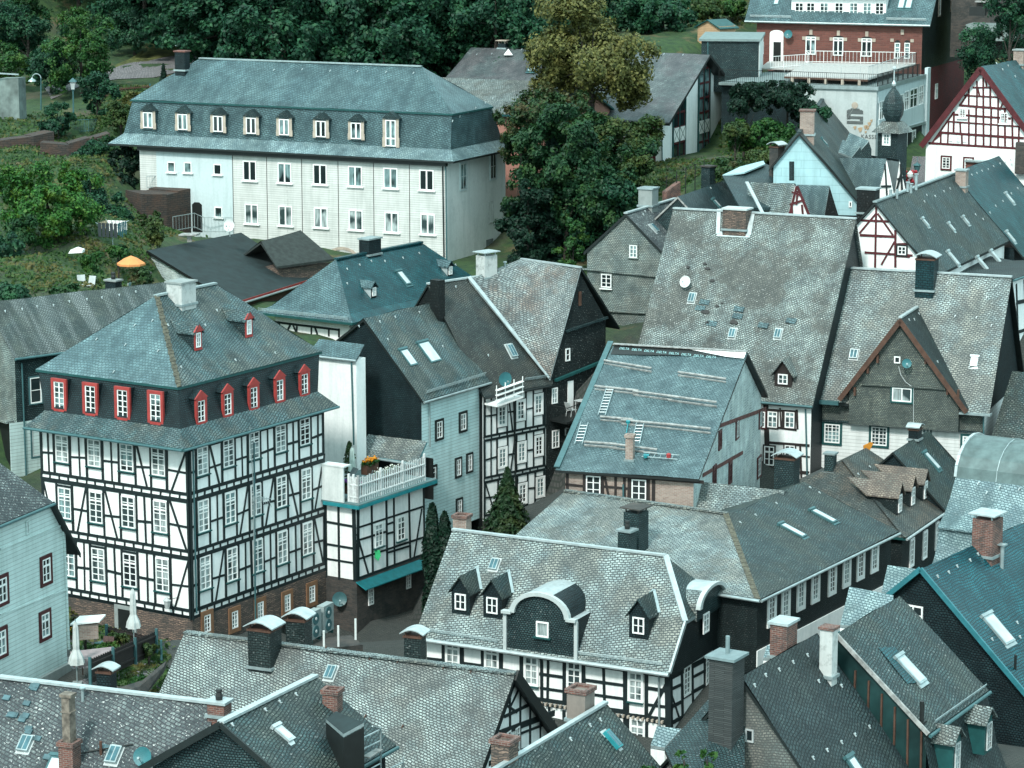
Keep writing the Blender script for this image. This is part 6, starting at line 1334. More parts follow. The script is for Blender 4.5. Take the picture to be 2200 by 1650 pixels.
# ---------------------------------------------------------------- 23. mottled roof bottom left
h = House('mottled_roof_house', 'broad mottled violet-grey slate roof filling the bottom left corner', (470, 1800), 97, (0, 1734), hgt=4)
rf = slope(h.P(0, 0, h.z), h.a, h.b, 41); q = h.loc(rf.at(446, 1509)); P = h.P; aL = h.sa(-120); br, zr = q[1], q[2]; aR = q[0]; H23 = h
roof(h, [[P(aL, 0, h.z), P(aR+1.5, 0, h.z), P(aR+.3, br, zr), P(aL, br, zr)], [P(aR+.3, 2*br, h.z), P(aL, 2*br, h.z), P(aL, br, zr), P(aR+.3, br, zr)]], M_MOSS, .18, edge=M_TRIMB); cap(h, P(aL, br, zr), P(aR, br, zr), M_ZINCL, .3)
walls(h, aL+.3, aR, .4, 2*br-.4, h.z+.2, mat=M_SH_GREY, gable='a', zr=zr, rp=br); h.rs = rf
hatch(h, rf, 56, 1600, .5, .7); hatch(h, rf, 246, 1624, .5, .75); skylight(h, rf, 122, 1647, .8, .8)
h.add(MB().tube(rf.at(178, 1507), rf.at(178, 1507)+UPZ*.55, .06).lathe(rf.at(178, 1507)+UPZ*.5, [(.12, 0), (.13, .06), (.02, .12)]), 'vent_pipe', M_ZINC)
h.add(MB().tube(rf.at(217, 1622), rf.at(217, 1622)+UPZ*.55, .06), 'vent_pipe', M_BROWNW); h.add(MB().beam(rf.at(168, 1622, .1), rf.at(287, 1602, .1), .05, .05, rf.n), 'roof_rail', M_BLK)
PB = plain('slate_patch_blue', (.07, .14, .16), .45, vary=.3, vs=2)
for k in range(22):
 x, y = rnd.choice([(20, 1500), (75, 1480), (60, 1512), (90, 1520), (65, 1570), (80, 1580), (50, 1545), (95, 1555), (225, 1610), (200, 1625), (110, 1632), (260, 1605), (345, 1645), (70, 1475), (30, 1535), (15, 1515), (85, 1590), (60, 1635)]); x += rnd.uniform(-8, 8); y += rnd.uniform(-6, 6)
 u, v = rf.uv(x, y); z9 = .07+.002*k; h.add(MB().prism([rf.pt(u-.16, v-.1, z9), rf.pt(u+.14, v-.12, z9), rf.pt(u+.16, v+.1, z9), rf.pt(u-.14, v+.12, z9)], -rf.n*.1), 'patched_slate', PB)
c = rf.at(151, 1660); o = chimney(h, c, 1598, .62, .62, M_BRICK2, 'open', M_BRICK2, below=1.5); b0 = along(c, UPZ, py=1598); b1 = along(c, UPZ, py=1490)
MB().prism([c+h.a*x+h.b*y+UPZ*b0 for x, y in ((-.2, -.16), (.16, -.2), (.2, .18), (-.18, .2))], UPZ*(b1-b0)).cbox(c+UPZ*(b0+b1)/2+UPZ*.3, h.a*.44, h.b*.44, UPZ*.05).cbox(c+UPZ*(b1-.05), h.a*.5, h.b*.46, UPZ*.12).build('chimney_pipe', M_WOOD, o)
c = P(h.loc(rf.at(472, 1530))[0], br-.3, zr-.3); chimney(h, c, 1508, .72, .62, M_BRICK2, 'pot', M_ZINCL, below=1.2)
dish(h, rf.at(314, 1636, .35), (-.3, -.9, .35), .38, M_DISHG)
# 24. dark gable bottom left-centre
h = gleft('dark_gable_house', 'dark slate roof house with a light-flecked shingled gable, bottom left of centre', (655, 1712), 93, (765, 1650), (474, 1553), 'm6.5', M_DARK2, M_SH_DARK, M_SH_TEAL, hgt=5, capm=M_ZINCL, edge=M_TRIMB); H24 = h
skylight(h, h.rs, 611, 1578, .45, .75, frame=M_ZINCL); hooks(h, h.rs, [(498, 1559), (569, 1527), (600, 1510), (635, 1494)])
c = h.rs.at(716, 1545); h.add(MB().beam(h.P(-.05, h.br, h.zr-.05), h.P(-.05, h.b1, h.z-.05), .25, .08, h.a).beam(h.P(-.05, h.br, h.zr-.05), h.P(-.05, 0, h.z-.05), .2, .08, h.a), 'bargeboard', M_TRIMB)
free_chimney('chimney_stack', 'red brick chimney at the lower end of the small black roof, bottom left of centre', 715, 1486, 1545, 99, .6, .55, M_BRICK2, 'open', M_BRICK2, 6)
h = patch_house('black_shed', 'small black-roofed shed between the brick chimney and the scaffold', [(722, 1528), (782, 1553), (738, 1577), (700, 1545)], 97, M_FELT, M_BLK, hgt=1.5, dslope=.5)
# 25. roof bottom centre
h = House('stone_chimney_house', 'dark slate roof with a white-capped ridge and two old chimneys, bottom centre', (1345, 1800), 92, (1500, 1690), hgt=4)
rf = slope(h.P(0, 0, h.z), h.a, h.b, 43); q = h.loc(rf.at(1302, 1510)); P = h.P; br, zr, L = q[1], q[2], q[0]; q0 = -9; H25 = h
roof(h, [[P(q0, 0, h.z), P(L, 0, h.z), P(L, br, zr), P(q0, br, zr)], [P(L, 2*br, h.z), P(q0, 2*br, h.z), P(q0, br, zr), P(L, br, zr)]], M_DARK2, .16, edge=M_TRIMB); cap(h, P(q0, br, zr), P(L, br, zr), M_ZINCL, .2)
walls(h, q0, L-.3, .3, 2*br-.3, h.z, mat=M_SH_DARK, gable='a', zr=zr, rp=br); h.rs = rf
hatch(h, rf, 1313, 1592, .35, .8, M_TEALM); c = P(L-.9, br+.6, zr-.4); chimney(h, c, 1483, .8, .75, plaster('stucco_brown', (.2, .17, .15), (.1, .09, .085), .5, 2), 'open', M_BRICK2, below=2.5)
c = rf.at(1117, 1655)+h.b*.6; chimney(h, c, 1592, .7, .7, M_STONE, 'open', M_BRICK2, below=2)
hooks(h, rf, [(1288, 1548), (1266, 1560), (1224, 1590)])
# ---------------------------------------------------------------- houses with the gable facing the camera, ridge running back
def gfront(name, label, K, D, R, apex, reave, depth, roofm, wallm, hgt=7, over=.3, edge=None, capm=None, t=.16, far=None, leftm=None):
 """K = left eave corner of the gable, reave = right eave corner (photo points)"""
 h = House(name, label, K, D, R, hgt=hgt); P = h.P; ar, zr = h.hitb(apex[0], apex[1], 0); a1, z1 = h.hitb(reave[0], reave[1], 0)
 B = float(depth[1:]) if isinstance(depth, str) else h.hita(depth[0], depth[1], ar)[0]
 A0, A1, T = P(0, -.15, h.z), P(a1, -.15, z1), P(ar, -.15, zr); kb = h.b*(B+.15)
 roof(h, [[A1, A1+kb, T+kb, T], [A0+kb, A0, T, T+kb]], roofm, t, edge=edge); o = over; h.A1, h.z1, h.ar, h.zr, h.B, h.a1 = A1, z1, ar, zr, B, a1
 zz = lambda a: h.z+(zr-h.z)*a/ar if a < ar else z1+(zr-z1)*(a1-a)/(a1-ar)
 e = [P(o, .1, h.zb), P(a1-o, .1, h.zb), P(a1-o, .1, zz(a1-o)-.2), P(ar, .1, zr-.22), P(o, .1, zz(o)-.2)]
 mb = MB(); mb.poly(e); mb.poly([p+h.b*(B-.2) for p in e][::-1]); mb.poly([e[1], e[1]+h.b*(B-.2), e[2]+h.b*(B-.2), e[2]]); mb.poly([e[0]+h.b*(B-.2), e[0], e[4], e[4]+h.b*(B-.2)])
 h.add(mb, 'wall', wallm); h.f = h.front(.1); h.rs = Face(A1, h.b, T-A1); h.ls = Face(A0+kb, -h.b, T-A0)
 if capm: cap(h, T, T+kb, capm)
 return h
# 26. white and red timbered gable, upper right
h = gfront('red_timber_house', 'white house with a dark-red timber-framed gable and a deep teal roof, upper right', (1981, 309), 204, (2200, 321), (2109, 142), (2241, 322), 'm13', M_TEALDEEP, M_INFILL, hgt=7, edge=M_TIMBR); H26 = h; f = h.f
zb = f.uv(1990, 308)[1]
h.add(MB().box(f.pt(.3, -6.9, .0), f.u*(h.a1-.6), f.v*(6.9+zb-.1), f.n*.06), 'stone_wall', plaster('whitewashed_stone', (.80, .82, .81), (.55, .57, .56), .4, 2.5))
T = Timber(f); c4_ = lambda x, y: (1600+x/3.667, y/3.667)
def zl(lst, ox, oy, w=.13): return [(ox+a/3.667, oy+b/3.667, ox+c/3.667, oy+d/3.667)+(tuple(e) if e else (w,)) for a, b, c, d, *e in lst]
T.many(zl([(1450, 1128, 2160, 1172, .2), (1540, 1045, 2200, 1090, .18), (1590, 955, 2180, 1000), (1650, 900, 2100, 935), (1690, 828, 2060, 858, .18), (1730, 750, 1990, 765), (1800, 690, 1940, 692), (1500, 1100, 1560, 1040, .16), (1480, 1120, 1650, 880, .12),
 (1880, 610, 1885, 1150, .16), (1828, 640, 1830, 830), (1825, 850, 1822, 1140), (1935, 660, 1938, 850), (1945, 860, 1940, 1150), (1765, 690, 1768, 830), (1765, 860, 1765, 1140, .14), (1700, 960, 1700, 1050), (1710, 1050, 1712, 1130), (1650, 880, 1648, 1050), (1605, 960, 1600, 1130), (1548, 1050, 1545, 1125), (1997, 770, 1998, 1160, .14), (2052, 860, 2050, 1150), (2105, 920, 2110, 1165), (2160, 1000, 2160, 1165), (1700, 830, 1760, 740), (1850, 760, 1840, 700), (1900, 620, 1905, 690), (2010, 870, 2050, 780)], 1600, 0), .13)
T.build(h, M_TIMBR)
mb = MB()
for p, q in ((h.P(0, -.2, h.z), h.P(h.ar, -.2, h.zr)), (h.P(h.ar, -.2, h.zr), h.P(h.a1, -.2, h.z1))): mb.beam(p-UPZ*.18, q-UPZ*.18, .08, .42, (q-p).cross(h.b))
h.add(mb, 'bargeboard', M_TIMBR)
o = h.add(MB().prism([f.at(2096, 166, .25), f.at(2109, 150, .25), f.at(2122, 166, .25), f.at(2109, 160, .25)], f.n*.05), 'gable_ornament', M_TIMBR)
window(h, f, 2068, 243, .55, .68, 4, 4, sill=M_WFR, mw=.03); window(h, f, 2158, 254, .6, .8, 4, 4, sill=M_WFR, mw=.03)
for x in (2043, 2059, 2073): window(h, f, x, 298-(2059-x)*.06, .26, .42, 2, 3, mw=.03)
f2 = h.front(.03); window(h, f2, 2033, 350, .62, .85, 2, 4, surround=M_TIMBR, sw=.12); window(h, f2, 2081, 353, .6, .85, 2, 4, surround=M_TIMBR, sw=.12); window(h, f2, 2024, 400, .6, .6, 2, 2, surround=M_TIMBR)
h.add(MB().box(f2.at(2084, 362, .0), f.u*1.3, f.v*.6, f.n*.8), 'annex_wall', M_BRICK); h.add(MB().box(f2.at(2082, 345, .0), f.u*1.7, f.v*.1, f.n*1.0), 'annex_roof', M_ZINC)
h.add(MB().box(f.at(2185, 372, .0), f.u*1.2, f.v*2.3, f.n*.5), 'chimney', M_STONED)
hooks(h, h.rs, [(2140, 137), (2165, 142), (2153, 150), (2180, 165)]); 
c = h.rs.at(2194, 138); chimney(h, c-h.a*.1, 108, .8, .8, M_BRICKP, 'slab', M_CONC, below=1)
# 27. pale blue gable with turret behind
h = gfront('pale_blue_gable_house', 'steep pale-blue panelled gable house with a dark slate roof, upper right', (1652, 364), 184, (1760, 366), (1717, 285), (1866, 458), (1796, 232), M_DARK2, M_BLUETILE, hgt=3, edge=M_TRIMB, capm=M_SH_TEAL); H27 = h; f = h.f
window(h, f, 1827, 439, .22, .4, 1, 1, fm=M_WFR); skylight(h, h.rs, 1771, 306, .35, .6)
c = h.P(h.ar+.4, 2.2, h.zr-.3); chimney(h, c, 238, .95, .9, M_BRICKP, 'slab', M_BRICK2, below=1)
# pale slate dormer roofs on its right slope
for (tl, tr, br, bl, cut) in (((1800, 340), (1903, 340), (1896, 432), (1866, 436), 0),):
 z = atz; p = [h.rs.at(1800, 338), h.rs.at(1903, 341, .0), h.rs.at(1878, 440)]; q = h.rs.at(1862, 438)
rs = h.rs; tip = rs.at(1798, 337, .05); rd = -rs.u; 
def crossroof(h, back, apex, leftb, rightb, D, roofm, rightm, gmat, beams=None, bm=None):
 """little gabled cross roof: back = ridge's rear point (world); apex / leftb / rightb = gable corners in the photo, all at distance D"""
 A, L, R = at(apex[0], apex[1], D), at(leftb[0], leftb[1], D+.0), at(rightb[0], rightb[1], D+.0)
 v = back-A; roof(h, [[L, A, back, L+v*.8]], roofm, .1, 'cross_roof', edge=M_ZINC); roof(h, [[A, R, R+v*.8, back]], rightm, .1, 'cross_roof', edge=M_TRIMB)
 g = MB().poly([L-v*.01, R-v*.01, A-v*.01-UPZ*.1]).poly([L-v*.01, R-v*.01, R-v*.01-UPZ*3, L-v*.01-UPZ*3]); h.add(g, 'cross_gable', gmat)
 if beams:
  f = Face(L-v*.012, Vector((R.x-L.x, R.y-L.y, 0)), UPZ); T = Timber(f, .05); T.many(beams, .12); T.build(h, bm or M_TIMBR)
crossroof(h, rs.at(1800, 338), (1904, 341), (1880, 440), (1922, 430), 183, M_PALE, M_SH_DARK, M_INFILL, [(1902, 352, 1906, 440), (1893, 400, 1915, 400)], M_TIMB)
crossroof(h, rs.at(1830, 338)+h.b*2+h.a, (1932, 343), (1922, 412), (1945, 410), 187, M_PALE, M_SH_DARK, M_INFILL, [(1934, 352, 1938, 410), (1927, 385, 1942, 380), (1925, 410, 1940, 360)], M_TIMB)
crossroof(h, at(1825, 285, 192), (1866, 302), (1846, 326), (1872, 320), 190, M_PALE, M_SH_DARK, M_SH_TEAL)
crossroof(h, at(1810, 300, 191), (1847, 314), (1830, 338), (1853, 332), 189, M_PALE, M_SH_DARK, M_SH_TEAL)
# turret with onion dome
def turret():
 h = House('turret', 'slate-clad turret with an onion dome and a white twin window, before the bank wall', (1885, 340), 192, (1930, 343), hgt=4, cat='tower'); P = h.P
 z0 = h.z; w = along(h.o+UPZ*z0, h.a, px=1927); z1 = h.sz(284, 0, 0); h.add(MB().box(P(0, 0, z0-4), h.a*w, h.b*w, UPZ*(z1-z0+4)), 'wall', M_SH_TEAL)
 c = P(w/2, w/2, z1); U, V = h.a, h.b; mb = MB(); r0 = w*.5+.35; sq = lambda r, z: [c+U*x*r+V*y*r+UPZ*z for x, y in ((-1, -1), (1, -1), (1, 1), (-1, 1))]
 A, B = sq(r0, 0), sq(w*.36, .75)
 for k in range(4): mb.poly([A[k], A[(k+1) % 4], B[(k+1) % 4], B[k]])
 h.add(mb, 'turret_skirt', M_OLD); k = w*.5
 h.add(MB().lathe(c+UPZ*.7, [(k*.6, 0), (k*.92, .5), (k*1.0, .9), (k*.95, 1.3), (k*.75, 1.75), (k*.45, 2.1), (k*.2, 2.35), (k*.1, 2.6)], seg=8), 'onion_dome', M_SH_TEAL)
 h.add(MB().lathe(c+UPZ*3.2, [(.12, 0), (.16, .15), (.05, .4), (.04, 1.2)], seg=8).lathe(c+UPZ*4.3, [(.02, 0), (.14, .08), (.14, .2), (.02, .3)], seg=10), 'finial', M_ZINCL)
 f = Face(P(0, 0, z0), h.a, UPZ); window(h, f, 1905, 299, .5, .75, 2, 3, fm=M_WFR, surround=M_WFR, sw=.07)
 return h
turret()
# 28. low dark roofs left of it with two pale cross gables
h = House('valley_roof_house', 'house with dark slate slopes and two pale cross gables, behind the big weathered roof', (1640, 520), 187, (1740, 478), hgt=6)
rf = slope(h.P(0, 0, h.z), h.a, h.b, 44); P = h.P; q0, q1 = h.loc(rf.at(1456, 422)), h.loc(rf.at(1565, 372)); zr, br = q0[2], q0[1]
roof(h, [[P(q0[0], 0, h.z), P(q1[0]+4, 0, h.z), P(q1[0]+4, br, zr), P(q0[0], br, zr)], [P(q1[0]+4, 2*br, h.z), P(q0[0], 2*br, h.z), P(q0[0], br, zr), P(q1[0]+4, br, zr)]], M_SH_TEALR, .15, edge=M_WOODP)
walls(h, q0[0]+.1, q1[0]+4, .3, 2*br-.3, h.z, mat=M_SH_TEAL, gable='a', zr=zr, rp=br); h.rs = rf; H28 = h
skylight(h, rf, 1540, 438, .35, .75); hooks(h, rf, [(1553, 391), (1526, 405)])
A = at(1604, 391, 166); 
crossroof(h, at(1606, 391, 182), (1707, 395), (1688, 480), (1748, 480), 177, M_OLD2, M_SH_DARK, M_INFILL, [(1712, 400, 1692, 475, .14), (1712, 400, 1745, 480, .16), (1697, 440, 1728, 430, .16), (1700, 412, 1720, 420), (1714, 410, 1710, 440), (1722, 440, 1726, 480), (1702, 440, 1702, 480)], M_TIMBR)
crossroof(h, at(1712, 397, 182), (1782, 399), (1768, 480), (1806, 480), 178, M_PALE, M_SH_DARK, M_SH_BLACK)
h.add(MB().beam(at(1604, 391, 177.5), at(1642, 465, 175), .22, .08), 'valley_flashing', M_ZINCL); hatch(h, rf, 1662, 452, .3, .4)
g = House('swept_roof_house', 'small dark roof with a bright swept verge, below the garden of the white hall', (1640, 430), 187, (1700, 425), hgt=4)
q1, q2, q3 = at(1552, 377, 186), at(1644, 351, 189), at(1650, 445, 179); qf = Face(q1, q2-q1, (q3-q1)-(q2-q1)*(q3-q1).dot(q2-q1)/(q2-q1).length_squared)
g.add(MB().slab([[qf.at(*q) for q in ((1552, 377), (1644, 351), (1676, 366), (1745, 402), (1700, 446), (1590, 446))]], .15), 'roof', M_SH_TEALR); g.add(MB().box(qf.at(1640, 430)-UPZ*6, g.a*5, g.b*3, UPZ*5), 'wall', M_SH_DARK)
g.add(MB().slab([[at(1552, 376, 186), at(1600, 370, 186), at(1644, 352, 188), at(1640, 345, 189), at(1590, 358, 188)]], .1), 'swept_verge', plain('zinc_swept', (.35, .52, .56), .4))
g.add(MB().tube(at(1701, 388, 181), at(1701, 347, 181.2), .17, seg=8), 'flue', M_SH_DARK)
# 29. red-white timber gable and its long dark roof
h = gfront('row_gable_house', 'white gable with thin red timbers and a long dark roof, behind the grey gabled house', (1800, 520), 173, (1900, 526), (1881, 434), (2012, 592), (2047, 386), M_DARK2, M_INFILL, hgt=6, edge=M_TRIMB, capm=M_ZINC); H29 = h; f = h.f
T = Timber(f); T.many(zl([(1035, 150, 1028, 640, .15), (1040, 210, 905, 370), (1045, 215, 1170, 385), (895, 268, 1140, 275), (905, 383, 1190, 400, .17), (1185, 345, 1185, 640, .15), (1180, 440, 1080, 620), (950, 520, 1320, 545), (1190, 455, 1290, 455), (1190, 550, 1300, 555)], 1600, 400), .12); T.build(h, M_TIMBR)
window(h, f, 1938, 538, .55, .55, 2, 2, surround=M_TRIMB, sw=.1)
for q, w, hh in (((1988, 479), .32, .6), ((2044, 489), .32, .6), ((2075, 475), .32, .6), ((2048, 556), .5, 1.1), ((2111, 568), .5, 1.1), ((2140, 554), .5, 1.1)): skylight(h, h.rs, q[0], q[1], w, hh, frame=M_ZINC)
hooks(h, h.rs, [(1990, 420), (2008, 422), (2027, 412), (2040, 406), (1985, 434), (2095, 462)])
h2 = House('teal_row_house', 'deep teal slate roof with small skylights running to the right edge, upper right', (1800, 520), 173, (1900, 526), hgt=6)
B0 = h.B+.02; K_ = h.b*12; A1, T0 = h.A1+h.b*(B0+.15)+UPZ*.05, h.P(h.ar, B0, h.zr+.05); lift = UPZ*.35
rs2 = Face(A1, h.b, T0-A1)
roof(h2, [[A1-(T0-A1)*.25, A1-(T0-A1)*.25+K_, T0+K_+lift*0, T0], [T0, T0+K_, T0+K_-h.a*6-UPZ*5, T0-h.a*6-UPZ*5]], M_TEALDEEP, .15, edge=M_TRIMB)
h2.add(MB().box(h.P(1.5, B0+.3, h.zb), h.a*(h.a1-1.2), h.b*11, UPZ*(h.z1-h.zb-.5)), 'wall', M_SH_DARK)
for q in ((2169, 427), (2171, 510)): skylight(h2, rs2, q[0], q[1], .45, .9, frame=M_ZINC)
hookrow(h2, rs2, (2085, 377), (2170, 345), 8); hookrow(h2, rs2, (2110, 470), (2185, 405), 6)
c = h.P(h.ar, B0+.6, h.zr); chimney(h2, rs2.at(2066, 400), 366, .72, .7, M_BRICKP, 'slab', M_ZINC, below=2)
c = h.P(h.ar-.8, 1.0, h.zr-.8); chimney(h, c, 406, 1.2, 1.0, M_SH_BLACK, 'slab', M_ZINC, below=1)
h.add(MB().tube(h.P(h.ar, 3.2, h.zr-.2), h.P(h.ar, 3.2, h.zr+.45), .1).tube(h.P(h.ar+.2, 3.9, h.zr-.2), h.P(h.ar+.2, 3.9, h.zr+.4), .1), 'vent_pipe', M_ZINC)
# 30. white hall with tall red window strips
def hall():
 h = House('hall', 'white modern hall with tall dark-red window strips under a mauve slate roof', (1431, 262), 207, (1200, 253), hgt=6.5, cat='hall'); P = h.P; z = h.z
 br, zr = h.hita(1516, 116, 0); b1, z1 = h.hita(1558, 172, 0); aL = along(P(0, br, zr), h.a, px=1012); print('hall', br, zr-z, b1, z1-z)
 roof(h, [[P(aL-.6, -.3, z), P(.4, -.3, z), P(.4, br, zr), P(aL, br, zr)], [P(.4, b1, z1), P(aL, b1, z1), P(aL, br, zr), P(.4, br, zr)]], M_HALL, .25, edge=M_BLK)
 w = -.45; o = .5; bw = h.sb(1549, w, z-3); zt = zr+(z1-zr)*(bw-br)/(b1-br)
 mb = MB(); mb.poly([P(w, o, h.zb), P(w, bw, h.zb), P(w, bw, zt-.3), P(w, br, zr-.3), P(w, o, z+.15)]); mb.poly([P(aL+1, o, h.zb), P(w, o, h.zb), P(w, o, z+.15), P(aL+1, o, z+.15)], 1); mb.poly([P(w, bw, h.zb), P(aL+1, bw, h.zb), P(aL+1, bw, zt-.3), P(w, bw, zt-.3)])
 mb.poly([P(aL+1, bw, h.zb), P(aL+1, o, h.zb), P(aL+1, o, z), P(aL+1, br, zr-.3), P(aL+1, bw, zt-.3)]); h.add(mb, 'wall', [M_PAINTW2, M_PAINTW]); f = h.right(w); ff = h.front(o); rf = Face(P(0, -.3, z), h.a, h.b*br+UPZ*(zr-z))
 def strip(x0, x1, yt0, yt1, yb, panels, n):
  u0, _ = f.uv(x0, 300); u1, _ = f.uv(x1, 300); um = (u0+u1)/2; top0, top1, bot = f.uv(x0, yt0)[1], f.uv(x1, yt1)[1], f.uv((x0+x1)/2, yb)[1]
  o_ = h.add(MB().prism([f.pt(u0, bot, 0), f.pt(u1, bot, 0), f.pt(u1, top1, 0), f.pt(u0, top0, 0)], f.n*.03), 'window_strip', M_GLASS)
  mb = MB()
  for u in (u0, um, u1): mb.box(f.pt(u-.06, bot, .03), f.u*.12, f.v*((top0 if u == u0 else top1 if u == u1 else (top0+top1)/2)-bot), f.n*.1)
  mb.build('frame', M_TRIMG, o_); mb = MB(); v = bot+.3
  while v < min(top0, top1)-.2: mb.box(f.pt(u0+.06, v, .03), f.u*(u1-u0-.12), f.v*.16, f.n*.06); v += 1.15
  for u in (u0+.12, um-.14, um+.1, u1-.16): mb.box(f.pt(u, bot, .03), f.u*.07, f.v*(min(top0, top1)-bot), f.n*.05)
  mb.build('mullions', M_TIMBR, o_)
  for (ya, yb2) in panels:
   va, vb = f.uv((x0+x1)/2, yb2)[1], f.uv((x0+x1)/2, ya)[1]
   for ua, ub in ((u0+.07, um-.07), (um+.07, u1-.07)):
    p = MB().box(f.pt(ua, va, .03), f.u*(ub-ua), f.v*(vb-va), f.n*.09); q = p.build('panel', M_WFR, o_)
    MB().beam(f.pt(ua, va, .125), f.pt(ub, vb, .125), .04, .02, f.n).beam(f.pt(ub, va, .128), f.pt(ua, vb, .128), .04, .02, f.n).build('panel_cross', M_TRIMG, o_)
 strip(1444, 1470, 240, 208, 380, ((273, 303), (360, 376)), 2); strip(1498, 1522, 140, 140, 345, ((258, 285), (338, 348)), 2)
 p = MB().box(ff.at(1400, 308, .0), ff.u*.0+ff.u*1.0, ff.v*.0+ff.v*.01, ff.n*.01)
 u, v = ff.uv(1385, 310); mb = MB().box(ff.pt(u-1.0, v-2.5, 0), ff.u*1.9, ff.v*4.2, ff.n*.04); o_ = h.add(mb, 'glazing', M_TIMBR); MB().box(ff.pt(u-.6, v+.0, .04), ff.u*.85, ff.v*.95, ff.n*.05).box(ff.pt(u-1.7, v+.0, .04), ff.u*.8, ff.v*.95, ff.n*.05).build('panel', M_WFR, o_)
 for s in (-.6, -1.7): MB().beam(ff.pt(u+s, v, .1), ff.pt(u+s+.85, v+.95, .1), .05, .02, ff.n).beam(ff.pt(u+s+.85, v, .103), ff.pt(u+s, v+.95, .103), .05, .02, ff.n).build('panel_cross', M_TRIMG, o_)
 downpipe(h, ff.at(1423, 265, .1), ff.at(1424, 383, .1)); gutter(h, P(aL, -.3, z), P(.4, -.3, z), -h.b, M_TRIMB)
 skylight(h, rf, 1146, 147, .75, 1.1); hookrow(h, rf, (1383, 115), (1468, 118), 3); hookrow(h, rf, (1025, 118), (1120, 108), 4)
 c = P(h.loc(rf.at(1070, 112))[0], br+.2, zr); chimney(h, c, 93, .65, .6, M_SH_DARK, 'legs', M_SANDST, below=1)
 h.add(MB().lathe(rf.at(1092, 115), [(.5, -.1), (.02, .35)], seg=4), 'vent_hood', M_WFR); return h
M_PAINTW2 = plaster('white_render_hall', (.84, .87, .87), (.6, .64, .64), .2)
H30 = hall()
# 31. salmon gable half hidden by trees
h = House('salmon_house', 'salmon rendered gable under a weathered slate roof, half hidden by trees', (1180, 250), 201, (1040, 243), hgt=9); P = h.P; z = h.z; br, zr = h.hita(1248, 178, 0); br = abs(br); aL = -14; print('salmon', br, zr-z)
roof(h, [[P(aL, -.3, z), P(.3, -.3, z), P(.3, br, zr), P(aL, br, zr)], [P(.3, 2*br, z-.2), P(aL, 2*br, z-.2), P(aL, br, zr), P(.3, br, zr)]], M_OLD, .15, edge=M_TRIMG); walls(h, aL, 0, .2, 2*br-.2, z, mat=M_SALMON, gable='a', zr=zr, rp=br)
